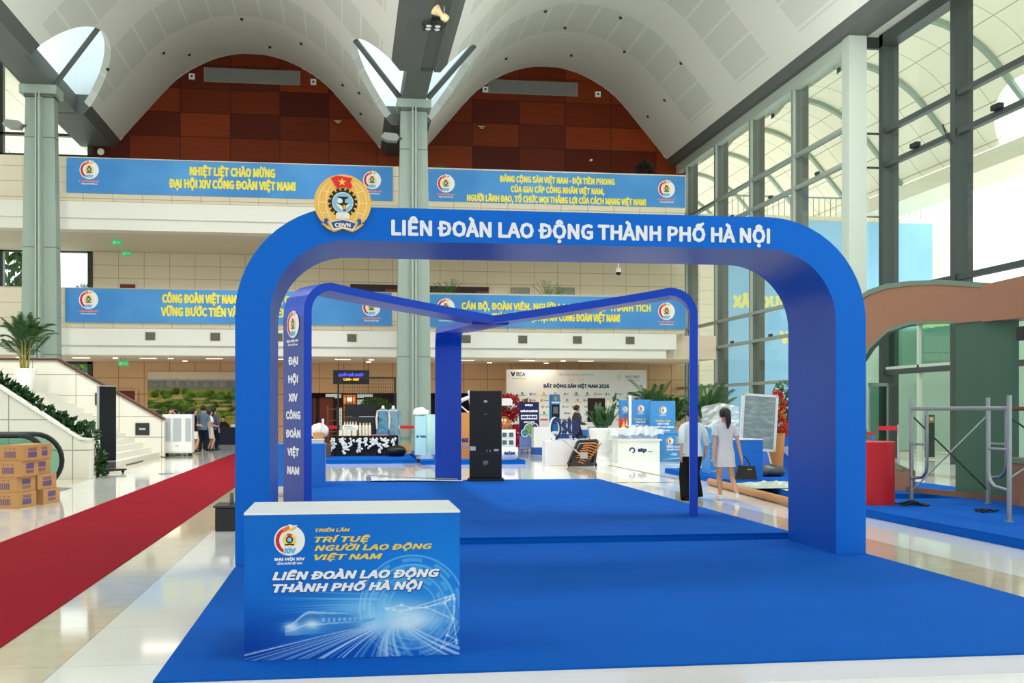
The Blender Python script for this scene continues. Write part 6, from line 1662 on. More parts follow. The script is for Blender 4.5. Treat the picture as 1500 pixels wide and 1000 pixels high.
# urn plant
xq, yq = G(886, 675)
t = thing('potted_plant', 'leafy green plant in a tall white urn left of the wrapped white counter', 'potted plant', (xq, yq + .3, 0))
mb = MB(); mb.lathe([(.24, 0), (.25, .04), (.2, .1), (.19, .26), (.24, .32), (.3, .36), (.38, .62), (.42, .92), (.43, 1.0), (.38, 1.0), (.36, .94)], (0, 0, 0), M('urn_white', (232, 234, 230), .35), 28); mb.build('urn', t)
mb = MB(); rnd = random.Random(14); zz = M('zz_green', (44, 88, 44), .4, var=.3, vs_=6)
for q in range(26):
    a = rnd.uniform(0, 6.28); el = rnd.uniform(.55, 1.4); L = rnd.uniform(.5, .85); d = Vector((math.cos(a) * math.cos(el), math.sin(a) * math.cos(el), math.sin(el))); b0 = Vector((rnd.uniform(-.15, .15), rnd.uniform(-.15, .15), .96)); sd = d.cross(Vector((0, 0, 1))).normalized()
    mb.tube([b0, b0 + d * L * .5, b0 + d * L - Vector((0, 0, .08))], [.014, .011, .004], zz, 5)
    for j in range(9):
        for s in (-1, 1):
            p = b0 + d * L * (.25 + .085 * j); e = (d * .5 + sd * s + Vector((0, 0, .15))).normalized() * .13; w = d * .045
            mb.add([p, p + e * .5 + w, p + e, p + e * .5 - w], [(0, 1, 2, 3)], zz)
mb.build('foliage', t)
mb = MB(); rnd = random.Random(15)
for q in range(5):
    a = rnd.uniform(0, 6.28); b0 = Vector((.15, .1, 1.0)); d = Vector((.3 * math.cos(a), .3 * math.sin(a), .9)).normalized(); p = b0 + d * rnd.uniform(.6, .8); sd = d.cross(Vector((0, 1, 0))).normalized()
    mb.tube([b0, p], .008, zz, 5); mb.add([p, p + d * .14 + sd * .07, p + d * .3, p + d * .14 - sd * .07], [(0, 1, 2, 3)], M('spathe_white', (226, 226, 190), .5) if q % 2 else zz)
mb.build('tall_leaves', t)
# wrapped white counter
xa, ya = G(905, 678); xb, yb = G(966, 677.5); _, zc = P(935, 643, ya)
t = thing('wrapped_counter', 'white counter with a dark logo and clear plastic wrap on its top', 'counter', ((xa + xb) / 2, ya + .35, 0)); ww = (xb - xa) / 2
mb = MB(); mb.box(-ww, ww, -.35, .35, 0, zc - .04, M('counter_pearl', (230, 232, 226), .45)); mb.build('counter_body', t)
mb = MB(); mb.box(-ww - .02, ww + .06, -.37, .37, zc - .05, zc, M('counter_pearl')); mb.build('top', t)
letter(t, 'stp', (-.04, -.352, zc * .46), FX, FZ, .12, nvl, width=.28, align='L', bold=.035, off=.002)
mb = MB(); ring(mb, (-.2, zc * .53), .05, .09, -.354, nvl, 24, R(-80), R(200)); mb.build('logo_ring', t); mb = MB(); mb.box(.27, .4, -.354, -.352, zc * .46, zc * .46 + .02, nvl); mb.build('logo_rule', t)
film = NT('plastic_film'); film.set(.18, 0, .6); film.b.inputs['Base Color'].default_value = lin((226, 232, 234)); film.b.inputs['Alpha'].default_value = .55
mb = MB(); n = 16; rnd = random.Random(3); vs = []
for j in range(9):
    for i in range(n + 1):
        u, v = i / n * 2 - 1, j / 8
        vs.append(((ww + .1) * u + rnd.uniform(-.03, .03) + (-.12 if u < -.6 else 0), -.42 + .84 * v, zc - .02 + .42 * math.sin(math.pi * min(1, v * 1.2 + .05)) ** .5 * (1 - .25 * abs(u)) + rnd.uniform(-.05, .05)))
mb.add(vs, [(j * (n + 1) + i, j * (n + 1) + i + 1, (j + 1) * (n + 1) + i + 1, (j + 1) * (n + 1) + i) for j in range(8) for i in range(n)], film.m); mb.build('plastic_wrap', t)
# three blue printed panels and the blue counter
pan_m = grad_banner('panel_blue', (34, 120, 200), (96, 168, 222)); pl_ = M('panel_glow', (170, 214, 244), .5, var=.1)
for q, (pa, pb, pt, Y, lb) in enumerate(((909, 922, 586, 37.2, 'narrow blue printed panel at the left of the three'), (924, 953, 585, 36.6, 'blue printed panel in the middle of the three'), (953, 989, 587, 36, 'wide blue printed panel at the right of the three'))):
    a, zt = P(pa, pt, Y); b, _ = P(pb, pt, Y); w = b - a
    t = thing('blue_display_board', lb, 'panel', (a, Y, 0), 0, 'blue printed panels behind the wrapped counter')
    mb = MB(); mb.box(0, w, -.02, .25, 0, zt, pan_m); mb.build('panel_board', t)
    congress(t, (w / 2, -.022, zt - .3), .12 if q else .09)
    for s, dz, m in (('TRIỂN LÃM', .68, yg), ('TRÍ TUỆ', .77, wl), ('NGƯỜI LAO ĐỘNG', .88, wl), ('VIỆT NAM', .99, wl)): letter(t, s, (w / 2, -.021, zt - dz), FX, FZ, .055, m, width=w * min(.9, .07 * len(s)), bold=.02, shear=.15, off=.002)
    mb = MB(); ring(mb, (w * .6, zt - 1.55), .3 * w, .34 * w, -.023, pl_, 24, 0, math.pi); ring(mb, (w * .6, zt - 1.55), .38 * w, .4 * w, -.023, pl_, 24, 0, math.pi); mb.build('printed_arc', t)
x, z = P(912.5, 619, 35.6)
t = thing('flame_sign', 'small red and yellow flame shaped sign at the foot of the narrow blue panel', 'sign', (x, 35.6, 0))
mb = MB(); mb.tube([(0, 0, 0), (0, 0, z - .2)], .015, black_m, 6); mb.lathe([(.12, 0), (.12, .02)], (0, 0, 0), black_m, 12); mb.build('stand', t)
mb = MB(); mb.prism([(-.1, z - .24), (.09, z - .24), (.15, z - .06), (.11, z + .06), (.12, z + .2), (.0, z + .08), (-.08, z + .2), (-.14, z - .02)], 'y', -.02, .02, M('flame_red', (206, 60, 50), .5)); mb.build('flame', t)
mb = MB(); flat(mb, [(-.06, z - .18), (.06, z - .18), (.03, z + .08)], -.022, starY); flat(mb, [(.08, z - .1), (.14, z - .1), (.13, z + .1)], -.022, wl); mb.build('flame_core', t)
x, _ = P(923, 600, 36.1); tag(MB().lathe([(.05, 0), (.05, 2.0), (0, 2.02)], (x, 36.1, 0), M('roller_white', (226, 220, 216), .4), 14).build('banner_roll'), 'white upright roll between the left and middle blue panels', 'roll')
xa, ya = G(967, 676); _, zc = P(985, 635, ya); xb, _ = P(1012, 676, ya)
t = thing('blue_counter', 'blue printed counter with yellow and white lettering right of the wrapped counter', 'counter', (xa, ya + .4, 0)); w = xb - xa
mb = MB(); mb.box(0, w, -.4, .4, 0, zc, pan_m); mb.build('counter_body', t)
mb = MB(); mb.box(-.01, w + .01, -.41, .41, zc, zc + .02, M('podium_top')); mb.build('top', t)
congress(t, (.3, -.402, zc - .22), .11)
for q, (s, m, x) in enumerate((('TRÍ TUỆ', yg, .48), ('NGƯỜI LAO ĐỘNG', yg, .48), ('VIỆT NAM', yg, .48), ('CÔNG ĐOÀN VIỆT NAM', wl, .2), ('VÀ MÔI TRƯỜNG', wl, .2))): letter(t, s, (x, -.401, zc - (.15, .22, .29, .42, .5)[q]), FX, FZ, .05, m, width=.033 * len(s) * 1.3, align='L', bold=.02, shear=.15, off=.002)
mb = MB(); flat(mb, [(.3, .2), (.5, .17), (.55, .24), (.42, .27)], -.403, pl_); flat(mb, [(0, .06), (w, .1), (w, .16), (.5, .12)], -.403, pl_); mb.build('printed_train', t)
# palms and flowers near the right glass
for q, (px, Y, h, lb) in enumerate(((958, 40, 2.1, 'tall palm right of the sponsor wall behind the blue panels'), (985, 38.2, 1.5, 'palm behind the woman in the pale blouse'), (1035, 33, 1.7, 'palm beside the grey pier behind the two women'))):
    x, _ = P(px, 600, Y); palm('potted_palm', lb, (x, Y, 0), .75, .32, h, 24, 40 + q, .45)
redl = M('flower_red', (170, 14, 30), .6, var=.3, vs_=9)
x, _ = P(746, 640, 41.2)
t = thing('flower_stand', 'tall red flower arrangement left of the navy stand banner', 'flowers', (x, 41.2, 0))
mb = MB(); mb.tube([(-.3, 0, 0), (0, 0, 1.0), (.3, 0, 0)], .02, bark, 6); mb.tube([(0, .3, 0), (0, 0, 1.0)], .02, bark, 6); mb.build('tripod', t)
mb = MB(); leaf_cloud(mb, (0, 0, 1.62), (.48, .4, .42), 420, .17, redl, 1); leaf_cloud(mb, (.05, 0, .55), (.34, .3, .52), 300, .16, M('flower_scarlet', (206, 24, 36), .6, var=.3, vs_=9), 2); mb.build('blooms', t)
mb = MB(); leaf_cloud(mb, (.1, 0, 1.5), (.6, .45, .6), 90, .16, leafA, 3); mb.build('leaves', t)
xg2, zg2 = P(741, 588.5, 40.7); mb = MB(); mb.prism([(-.24, -.07), (-.18, -.13), (.18, -.13), (.24, -.07), (.24, .07), (.18, .13), (-.18, .13), (-.24, .07)], 'y', 0, .03, M('card_white', (236, 230, 232), .5)); o = mb.build('greeting_card', t); o.location = (xg2 - x, -.5, zg2)
mb = MB(); mb.tube([(0, 0, -.1), (.1, .3, -.5)], .01, bark, 6); o = mb.build('card_stick', t); o.location = (xg2 - x, -.48, zg2)
x, z = P(737.5, 627, 38.8); cop = M('copper_foil', (190, 120, 80), .22, .75, var=.1)
t = thing('foil_balloon', 'copper foil balloon beside the red flowers, partly behind the black totem', 'balloon', (x, 38.8, 0))
mb = MB(); mb.ball((0, 0, z), (.3, .2, .42), cop, 18, 14); mb.build('balloon', t)
mb = MB(); mb.tube([(0, 0, 0), (0, 0, z - .4)], .01, black_m, 6); mb.lathe([(.12, 0), (.12, .03)], (0, 0, 0), black_m, 14); mb.build('stick', t)
# striped tape on the floor
k = NT('hazard_tape'); k.set(.5); _, v = k.pos(); sx_ = k.n('ShaderNodeSeparateXYZ'); k.l(v, sx_.inputs[0])
k.base(k.mix(k.math('GREATER_THAN', k.math('FRACT', k.math('MULTIPLY', k.math('ADD', sx_.outputs[0], sx_.outputs[1]), 2.2)), .5), lin((214, 178, 70)), lin((40, 36, 30))))
for q, (a, b, lb) in enumerate((((893, 681.5), (1000, 703), 'black and yellow tape on the floor running towards the wrapped counter'), ((888, 707), (1000, 706), 'black and yellow tape on the floor running across the aisle'))):
    A = Vector((*G(*a), 0)); B = Vector((*G(*b), 0)); d = (B - A).normalized().cross(Vector((0, 0, 1))) * .045
    tag(MB().add([A - d + Vector((0, 0, .003)), B - d + Vector((0, 0, .003)), B + d + Vector((0, 0, .003)), A + d + Vector((0, 0, .003))], [(0, 1, 2, 3)], k.m).build('floor_tape'), lb, 'tape')
# ---------------------------------------------------------------- things on the stage behind the two women
S2 = .117
xa, ya = 8.75, 22.6
x0_, _ = P(1074, 650, 22.2); x1_, zt_ = P(1117.5, 643, 22.2)
t = thing('blue_podium', 'blue box podium right of the woman in the grey dress', 'podium', ((x0_ + x1_) / 2, 22.55, S2)); ww = (x1_ - x0_) / 2
mb = MB(); mb.box(-ww, ww, -.35, .35, 0, zt_ - S2 - .015, M('podium_blue')); mb.build('podium_body', t)
mb = MB(); mb.box(-ww - .005, ww + .005, -.355, .355, zt_ - S2 - .015, zt_ - S2, M('counter_white')); mb.build('top', t)
x0_, _ = P(1040, 650, 24.6); x1_, z_ = P(1072, 648, 24.6)
t = thing('printed_counter', 'blue printed counter with yellow lettering between the two women', 'counter', (x0_, 24.9, S2)); w = x1_ - x0_ + .3
mb = MB(); mb.box(0, w, -.3, .3, 0, z_ - S2, pan_m); mb.build('counter_body', t)
for q, s in enumerate(('TRÍ TUỆ', 'NGƯỜI LAO ĐỘNG', 'VIỆT NAM', 'LAO ĐỘNG')): letter(t, s, (.03, -.302, z_ - S2 - .12 - q * .1), FX, FZ, .05, yg if q < 3 else wl, width=.03 * len(s) + .08, align='L', bold=.02, shear=.15)
mb = MB(); flat(mb, [(0, .05), (w, .08), (w, .3), (.3, .14)], -.303, pl_); mb.build('printed_streak', t)
# wrapped board on an easel
Yb = 24.2
x0_, z1 = P(1080, 577, Yb); x1_, z0 = P(1134, 660, Yb)
t = thing('wrapped_board', 'grey board in a white frame wrapped in clear film on an easel', 'board', ((x0_ + x1_) / 2, Yb, S2), R(3)); ww = (x1_ - x0_) / 2; a, b = z0 - S2, z1 - S2
k = NT('wrapped_film'); k.set(.2, 0, .6); _, v = k.obj(); mp = k.n('ShaderNodeMapping'); mp.inputs['Rotation'].default_value = (0, .5, 0); mp.inputs['Scale'].default_value = (1.2, 1, 4); k.l(v, mp.inputs[0])
k.base(k.mix(k.math('POWER', k.noise(mp.outputs[0], 3.2, 8), 3.0), lin((104, 124, 122)), lin((236, 242, 242))))
M4 = Matrix.Rotation(R(3.5), 4, 'Y')
mb = MB(); mb.box(-ww + .05, ww - .05, -.015, .015, a + .05, b - .05, k.m, M4); mb.build('film_sheet', t)
mb = MB(); fm = M('frame_white', (224, 228, 224), .4)
for q in ((-ww, -ww + .06, a, b), (ww - .06, ww, a, b), (-ww, ww, a, a + .05), (-ww, ww, b - .05, b)): mb.box(q[0], q[1], -.03, .03, q[2], q[3], fm, M4)
mb.build('frame', t)
mb = MB()
for p0, p1 in (((-ww * .6, .1, .02), (-.1, .05, b)), ((ww * .9, -.1, .02), (ww * .5, .05, a + .3)), ((0, .5, .02), (0, .05, b))): mb.tube([p0, p1], .018, fm, 6)
mb.build('easel_leg', t)
# orange bouquet, cloud pine, glass table, heap
oran = M('flower_orange', (214, 80, 30), .6, var=.4, vs_=9); yelf = M('flower_yellow', (232, 196, 70), .6, var=.3, vs_=9)
x, _ = P(1137, 640, 24.9)
_, zfl = P(1140, 634, 24.9)
t = thing('flower_arrangement', 'red and orange flower arrangement behind the wrapped board', 'flowers', (x, 24.9, S2))
mb = MB(); mb.lathe([(.14, 0), (.18, .6), (.2, zfl - S2)], (0, 0, 0), M('vase_orange', (226, 150, 70), .5), 18); mb.build('vase', t)
mb = MB(); z = zfl - S2; leaf_cloud(mb, (.0, 0, z + .6), (.2, .18, .34), 260, .1, M('flower_crimson', (190, 30, 26), .6, var=.4, vs_=9), 5); leaf_cloud(mb, (.05, 0, z + .18), (.22, .2, .2), 220, .1, oran, 6); leaf_cloud(mb, (.02, -.03, z + .4), (.14, .14, .2), 90, .09, yelf, 7); mb.build('blooms', t)
x, _ = P(1152, 640, 26.2)
t = thing('bonsai', 'small cloud-pruned pine on the blue table at the right of the orange flowers', 'plant', (x, 26.2, S2)); _, zb_ = P(1150, 627, 26.2); zb_ -= S2 + .065
mb = MB(); mb.box(-.3, .3, -.2, .2, zb_ - .02, zb_ + .12, M('bonsai_tray', (120, 60, 50), .5)); mb.build('tray', t)
mb = MB(); mb.tube([(0, 0, zb_ + .1), (.06, 0, zb_ + .4), (-.08, 0, zb_ + .65), (.05, 0, zb_ + .95)], [.05, .04, .035, .02], bark, 8); mb.build('trunk', t)
for c, r_, m in (((.05, 0, zb_ + 1.02), (.34, .25, .17), leafA), ((-.2, 0, zb_ + .66), (.24, .2, .1), leafA), ((.12, -.05, zb_ + .4), (.36, .25, .12), leafA), ((.25, -.1, zb_ + .62), (.16, .14, .12), yelf)):
    mb = MB(); leaf_cloud(mb, c, r_, 260, .08, m, int(c[2] * 100)); mb.build('foliage_pad', t)
x0_, _ = P(1133, 640, 25.6); _, zt_ = P(1150, 633, 25.6)
t = thing('blue_table', 'blue skirted table with a red top edge at the right of the wrapped board', 'table', (x0_ + .9, 26, S2))
mb = MB(); mb.box(-.9, 1.6, -.4, .5, 0, zt_ - S2 - .07, M('podium_blue')); mb.build('skirt', t)
mb = MB(); mb.box(-.92, 1.62, -.42, .52, zt_ - S2 - .07, zt_ - S2, M('table_red', (190, 26, 36), .5)); mb.build('top', t)
mb = MB(); mb.add([(-.8, -.46, .55), (.6, -.48, .75), (.7, -.5, .2), (-.5, -.5, .28)], [(0, 1, 2, 3)], film.m); mb.add([(-.85, -.45, .5), (-.85, .2, .8), (.6, .3, .82), (.6, -.47, .75)], [(0, 1, 2, 3)], film.m); mb.build('film_cover', t)
gx, gy = G(1140, 712, S2); rnd = random.Random(17)
t = thing('plastic_heap', 'heap of crumpled clear and green plastic sheeting on the stage floor', 'plastic sheet', (gx, gy, S2))
mb = MB(); n = 14; vs = [((i / n - .5) * 1.5, (j / n - .5) * 1.6, .02 + rnd.random() * .1 * math.sin(math.pi * i / n) * math.sin(math.pi * j / n)) for j in range(n + 1) for i in range(n + 1)]
mb.add(vs, [(j * (n + 1) + i, j * (n + 1) + i + 1, (j + 1) * (n + 1) + i + 1, (j + 1) * (n + 1) + i) for j in range(n) for i in range(n)], M('sheet_green', (190, 206, 190), .3, var=.4, vs_=4)); mb.build('sheet', t)
gx, gy = G(1128, 697, S2)
mb = MB(); mb.ball((0, 0, .1), (.34, .3, .14), M('bag_grey', (70, 76, 76), .4, var=.4, vs_=6), 14, 8); mb.v = [(a + rnd.uniform(-.03, .03), b + rnd.uniform(-.03, .03), max(0.0, c + rnd.uniform(-.03, .03))) for a, b, c in mb.v]
o = mb.build('grey_bag'); o.location = (gx, gy, S2); tag(o, 'crumpled grey bag at the right foot of the blue podium', 'bag')
A = Vector((*G(1040, 706, .06), .075)); B = Vector((*G(1164, 738, .06), .075))
t = thing('cardboard_tube', 'long brown cardboard tube lying on the floor along the stage edge', 'tube', A)
mb = MB(); mb.tube([(0, 0, 0), B - A], .07, M('tube_brown', (186, 136, 90), .7), 16, caps=False); mb.build('tube_wall', t)
mb = MB(); mb.tube([(0, 0, 0), (B - A)], .055, M('tube_inside', (110, 78, 50), .8), 14); mb.build('tube_core', t)
mb = MB(); mb.add([(*G(1118, 703, S2 + .004), S2 + .004), (*G(1162, 716, S2 + .004), S2 + .004), (*G(1166, 722, S2 + .004), S2 + .004), (*G(1112, 707, S2 + .004), S2 + .004)], [(0, 1, 2, 3)], M('strip_white', (226, 228, 228), .5)); tag(mb.build('white_strip'), 'white plastic strip along the front edge of the stage', 'strip')
# grey pier and plinth by the glass
x0_, zt_ = P(1039, 587, 34); x1_, _ = P(1052, 587, 34)
t = thing('grey_plinth', 'slim pale grey plinth behind the two women beside the palm', 'plinth', ((x0_ + x1_) / 2, 34.2, 0)); ww = (x1_ - x0_) / 2
mb = MB(); mb.box(-ww, ww, -.2, .2, 0, zt_, M('plinth_grey', (196, 200, 194), .5)); mb.build('plinth_body', t)
mb = MB(); mb.box(-ww - .02, ww + .02, -.22, .22, 0, .08, M('plinth_foot', (150, 154, 150), .5)); mb.build('foot', t)
x, z = P(1056, 612, 31); mb = MB(); n = 10; rnd = random.Random(23)
mb.add([((i / n - .5) * 1.1, 0.1 * rnd.random(), (j / n) * .75 * (1 - .3 * abs(i / n - .5))) for j in range(n + 1) for i in range(n + 1)], [(j * (n + 1) + i, j * (n + 1) + i + 1, (j + 1) * (n + 1) + i + 1, (j + 1) * (n + 1) + i) for j in range(n) for i in range(n)], film.m)
t = thing('film_bundle', 'bundle of crumpled clear film on a low blue box between the women', 'plastic sheet', (x, 31, 1.0)); mb.build('film', t)
t = thing('low_blue_box', 'low blue box under the bundle of clear film', 'box', (x, 31.2, 0)); mb = MB(); mb.box(-.7, .7, -.3, .3, 0, .97, pan_m); mb.build('box', t); mb = MB(); mb.box(-.71, .71, -.31, .31, .97, 1.0, M('podium_top')); mb.build('lid', t)
x, z = P(1300, 633, 18.6)

xh, zh = P(1494, 488, 15.0)
t = thing('hanging_lamp', 'black box lamp hanging under the pavilion beam at the far right', 'lamp', (xh + .12, 15.0, zh))
mb = MB(); mb.box(-.12, .12, -.1, .1, -.1, .1, black_m); mb.build('case', t, .01)
mb = MB(); mb.tube([(0, 0, .1), (.0, 0, 2.75 + .117 - zh + .05)], .02, black_m, 8); mb.build('bracket', t)
mb = MB(); mb.quad((-.1, -.101, -.08), (.1, -.101, -.08), (.1, -.101, .08), (-.1, -.101, .08), M('dark_screen')); mb.build('lens', t)

# ---------------------------------------------------------------- ceiling lights, cameras, signs, small fittings
lit = M('light_panel', (255, 236, 205), .4, var=0, emit=3.0)
pts_l = ((37, 50.2), (119, 50.2), (217, 50.2), (314, 50.2), (409, 50.2), (502, 50.2), (683, 50.2), (772, 50.2), (858, 50.2))
for q, (px, Y) in enumerate(pts_l):
    x, _ = P(px, 526, Y)
    t = thing('ceiling_light', 'bright rectangular ceiling light under the lower gallery, %s from the left' % ('first', 'second', 'third', 'fourth', 'fifth', 'sixth', 'seventh', 'eighth', 'last')[q], 'lamp', (x, Y, 3.762), 0, 'rectangular lights under the lower gallery')
    mb = MB(); mb.box(-.36, .36, -.2, .2, -.02, .0, M('light_frame', (230, 226, 216), .5)); mb.build('frame', t)
    mb = MB(); mb.box(-.33, .33, -.17, .17, -.03, -.02, lit); mb.build('diffuser', t)
for q, (px, py, Y) in enumerate(((169, 522.5, 50.5), (250, 522.5, 50.5), (271, 528, 53), (544, 523, 50.5), (540, 528, 53), (717, 532, 53), (800, 533, 53), (825, 527, 50.5))):
    x, _ = P(px, py, Y); mb = MB(); mb.lathe([(.0, -.03), (.1, -.03), (.12, 0)], (0, 0, 0), lit, 16); o = mb.build('downlight'); o.location = (x, Y, 3.762)
    tag(o, 'small round downlight under the lower gallery, %s from the left' % ('first', 'second', 'third', 'fifth', 'fourth', 'sixth', 'seventh', 'last')[q], 'lamp', 'round downlights under the lower gallery')
exg = M('exit_green', (40, 190, 110), .4, var=0, emit=.6)
for q, (px, py, Y, lb, dz) in enumerate(((180.5, 532, 50.2, 'green exit sign hanging under the lower gallery', 3.81), (185, 371.5, 53.5, 'green exit sign at the back of the upper gallery ceiling', 8.85), (171, 355, 50.5, 'green lit running-man sign hanging in the upper gallery', 8.85))):
    x, z = P(px, py, Y); t = thing('exit_sign', lb, 'exit sign', (x, Y, z))
    mb = MB(); mb.box(-.2, .2, -.03, .03, -.11, .11, exg); mb.build('sign_face', t)
    mb = MB(); mb.tube([(-.1, 0, .11), (-.1, 0, dz - z)], .01, zinc, 6); mb.tube([(.1, 0, .11), (.1, 0, dz - z)], .01, zinc, 6); mb.build('hanger', t)
    mb = MB(); mb.box(-.14, -.02, -.034, -.03, -.06, .06, wl); mb.box(.04, .14, -.034, -.03, -.03, .03, wl); mb.build('pictogram', t)
x, z = P(906, 396, 50)
t = thing('cctv_camera', 'white dome security camera hanging under the upper gallery at the right', 'camera', (x, 50, z))
mb = MB(); mb.lathe([(.03, .12), (.1, .1), (.12, 0), (.13, -.08)], (0, 0, 0), wh, 18); mb.tube([(0, 0, .1), (0, 0, 8.85 - z)], .03, wh, 8); mb.build('housing', t)
mb = MB(); mb.ball((0, 0, -.1), (.12, .12, .12), M('dome_black', (16, 18, 18), .15), 16, 10); mb.build('dome', t)
# upper back wall openings, grilles and plants
for q, (pa, pb, pt, lb) in enumerate(((513, 583, 416, 'dark wood-lined opening in the upper back wall left of the column'), (627, 716, 419, 'dark wood-lined opening in the upper back wall right of the column'))):
    a, z1 = P(pa, pt, 54.45); b, _ = P(pb, pt, 54.45)
    t = thing('wall_opening', lb, 'opening', ((a + b) / 2, 54.47, 5.0)); w = (b - a) / 2
    mb = MB(); mb.box(-w, w, -.02, .02, 0, z1 - 5, M('opening_dark', (32, 16, 12), .5, var=.3)); mb.build('dark_back', t)
    mb = MB(); mb.box(-w, w, -.05, -.02, z1 - 5 - .12, z1 - 5, mah_d); mb.box(w - .6, w, -.04, -.02, .6, z1 - 5.2, mah); mb.build('wood_lining', t)
a, z1 = P(173, 416, 54.45); b, _ = P(198, 416, 54.45)
t = thing('upper_door', 'mahogany door top in the upper back wall at the left', 'door', ((a + b) / 2, 54.48, 5.0)); w = (b - a) / 2
mb = MB(); mb.box(-w + .08, w, -.02, .0, 0, z1 - 5, M('door_red', (104, 36, 22), .45)); mb.build('door_leaf', t)
mb = MB(); mb.box(-w - .05, -w + .08, -.05, 0, 0, z1 - 5, M('jamb_cream', (214, 204, 178), .6)); mb.box(-w, w + .05, -.05, 0, z1 - 5, z1 - 4.94, M('jamb_cream')); mb.build('jamb', t)
a, z1 = P(173, 572, 54.45); b, _ = P(198, 572, 54.45)
t = thing('lower_door', 'mahogany door behind the stair rail on the ground floor', 'door', ((a + b) / 2, 54.45, 0)); w = (b - a) / 2
mb = MB(); mb.box(-w, w, -.02, .0, 0, z1, M('door_red')); mb.build('door_leaf', t)
mb = MB(); mb.box(w, w + .12, -.06, 0, 0, z1, warmst); mb.box(-w, w + .12, -.06, 0, z1, z1 + .06, warmst); mb.build('jamb', t)
for q, (pa, pb, lb) in enumerate(((749, 776, 'left grey grille in the upper back wall'), (815, 842, 'right grey grille in the upper back wall'))):
    a, z1 = P(pa, 420, 54.4); b, z0 = P(pb, 434, 54.4)
    t = thing('wall_grille', lb, 'air vent', ((a + b) / 2, 54.45, z1 - .62)); w = (b - a) / 2
    mb = MB(); mb.box(-w, w, -.03, 0, 0, .6, M('grille_frame', (140, 146, 134), .5)); mb.build('frame', t)
    mb = MB()
    for j in range(12): mb.box(-w + .04 + j * (2 * w - .08) / 12, -w + .07 + j * (2 * w - .08) / 12, -.045, -.03, .03, .57, M('grille_light', (168, 174, 162), .5))
    mb.build('slats', t)
for q, (px, Y, zb, h, lb) in enumerate(((658, 47.9, 6.42, .7, 'small plant on the lower gallery just right of the column'), (800, 47.9, 6.42, .75, 'small plant on the lower gallery between the two wall grilles'), (123, 47.9, 6.42, .15, 'tiny plant tip above the lower left banner'), (549, 47.9, 11.62, .22, 'plant tips above the upper left banner'), (645, 47.9, 11.62, .3, 'plant tips above the upper right banner near the column'))):
    Y = 48.75; x, _ = P(px, 430, Y); t = thing('gallery_plant', lb, 'plant', (x, 48.75, 4.8 if zb < 8 else 9.85))
    ph = zb - (4.79 if zb < 8 else 9.85) - .12; mb = MB(); mb.lathe([(.12, 0), (.16, ph), (.13, ph)], (0, 0, 0), M('white_glaze'), 14); mb.build('pot', t)
    mb = MB(); rnd = random.Random(q)
    for j in range(14): a = rnd.uniform(0, 6.28); el = rnd.uniform(.5, 1.4); frond(mb, (0, 0, ph), (math.cos(a) * math.cos(el), math.sin(a) * math.cos(el), math.sin(el)), .35 + h * .8, .1, leafA, 7, .03, .16)
    mb.build('foliage', t)
x, z = P(944, 252, 48.9)
t = thing('topiary', 'dark round clipped bush above the upper right banner', 'plant', (x, 48.9, 9.85))
mb = MB(); leaf_cloud(mb, (0, 0, z - 9.85 + .05), (.36, .36, .4), 900, .1, M('bush_dark', (26, 44, 24), .6, var=.3), 77); mb.build('foliage', t)
mb = MB(); mb.lathe([(.2, 0), (.26, 1.5), (.24, 1.5)], (0, 0, 0), M('clay_pot'), 18); mb.build('pot', t)
mb = MB(); mb.tube([(0, 0, 1.45), (0, 0, 2.0)], .05, bark, 8); mb.build('stem', t)
# fittings on the wood wall
for q, (px, py, lb) in enumerate(((281, 112, 'white square speaker on the wood wall left of the left grille'), (459, 120, 'white square speaker on the wood wall right of the left grille'), (711, 131, 'white square speaker on the wood wall left of the right grille'), (876, 138, 'white square speaker on the wood wall right of the right grille'))):
    x, z = P(px, py, 54.4); t = thing('wall_speaker', lb, 'speaker', (x, 54.42, z), 0, 'square speakers on the wood wall')
    mb = MB(); mb.box(-.13, .13, -.06, .08, -.13, .13, wh); mb.build('case', t)
    mb = MB(); mb.ball((0, -.06, 0), (.06, .02, .06), M('cone_grey', (70, 70, 68), .5), 12, 6); mb.build('cone', t)
for q, (px, py, lb) in enumerate(((495, 178, 'small room plate on the wood wall of the left vault'), (706, 186, 'small room plate on the wood wall of the right vault'))):
    x, z = P(px, py, 54.4); t = thing('room_plate', lb, 'sign', (x, 54.46, z))
    mb = MB(); mb.box(-.2, .2, -.02, .02, -.1, .1, mah_d); mb.build('plate', t)
    mb = MB(); mb.box(-.17, .17, -.025, -.02, .02, .06, starY); mb.box(-.1, .1, -.025, -.02, -.06, -.02, starY); mb.build('lettering_bars', t)
x, z = P(148, 222.5, 54.4); t = thing('wall_lamp', 'round white wall lamp at the left foot of the wood wall', 'lamp', (x, 54.4, z)); mb = MB(); mb.ball((0, -.05, 0), (.16, .06, .16), wh, 16, 8); mb.build('lamp_glass', t); mb = MB(); mb.box(-.1, .1, -.02, .09, -.1, .1, zinc); mb.build('back_plate', t)
x, z = P(865, 235, 54.4); t = thing('cctv_camera', 'tiny white camera low on the wood wall of the right vault', 'camera', (x, 54.4, z)); mb = MB(); mb.box(-.05, .05, -.02, .09, -.04, .04, wh); mb.build('bracket', t); mb = MB(); mb.tube([(0, -.22, -.02), (0, 0, 0)], .05, wh, 10); mb.build('housing', t)
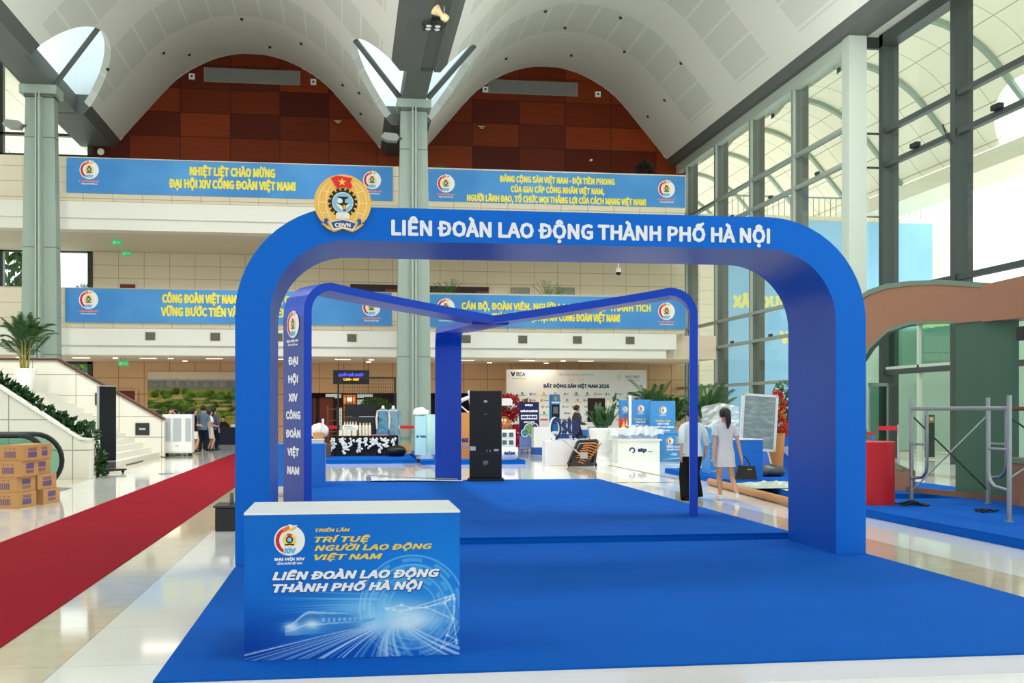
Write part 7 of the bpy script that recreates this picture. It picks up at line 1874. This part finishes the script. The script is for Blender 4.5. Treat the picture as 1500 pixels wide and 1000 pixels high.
# sprinkler heads in the vaults
cnt = 0
for cx, off in ((-4.43, ((-5.0, 47.0), (-2.6, 52.5), (-3.4, 50.5), (-.05, 49.6), (2.4, 50.6), (4.2, 51.2), (.9, 53), (5.0, 52.4), (4.9, 49.4))), (9.52, ((-1.5, 46.2), (-.2, 48.7), (1.7, 46.3), (2.6, 49.3), (4.2, 46.0), (-2.4, 51.4), (.8, 52.3), (4.6, 49.9), (4.6, 52.8)))):
    for d, Y in off:
        z = vz_s(d); mb = MB(); mb.lathe([(.001, -.09), (.06, -.09), (.07, 0)], (0, 0, 0), M('sprinkler_dark', (46, 48, 44), .5), 10)
        o = mb.build('vault_sprinkler'); o.location = (cx + d, Y, z + .01)
        tag(o, 'small dark sprinkler head in the white vault', 'lamp', 'sprinkler heads in the vaults'); cnt += 1
# horn speaker and lamp cluster under the central beam
bxp, bz = P(632, 22, 33.2)
t = thing('lamp_cluster', 'black square cluster of four spotlights under the central roof beam', 'lamp', (2.62, 35.6, 13.6))
mb = MB(); mb.box(-.3, .3, -.3, .3, -.12, .0, black_m); mb.build('case', t)
for i in (-1, 1):
    for j in (-1, 1): mb = MB(); mb.ball((i * .14, j * .14, -.12), (.09, .09, .04), M('lens_white', (226, 230, 226), .3), 12, 6); mb.build('lens', t)
t = thing('horn_speaker', 'beige horn loudspeaker hanging below the central roof beam', 'speaker', (2.78, 34.0, 13.32))
beige = M('horn_beige', (206, 184, 138), .5)
mb = MB()
hp = [(.3, -.5), (.27, -.42), (.16, -.2), (.12, 0), (.2, .05), (.2, .32), (.12, .36)]
vs = []; n = 20
for r_, a in hp:
    for q in range(n): tt = 2 * math.pi * q / n; vs.append((a, r_ * math.cos(tt), r_ * math.sin(tt)))
mb.add(vs, [(j * n + q, j * n + (q + 1) % n, (j + 1) * n + (q + 1) % n, (j + 1) * n + q) for j in range(len(hp) - 1) for q in range(n)], beige, True); mb.v = [tuple(Matrix.Rotation(R(28), 4, 'Y') @ Matrix.Rotation(R(30), 4, 'Z') @ (Vector(p) * .58)) for p in mb.v]; mb.build('horn', t)
mb = MB(); mb.tube([(.06, 0, .08), (.06, 0, .28)], .02, zinc, 8); mb.build('bracket', t)
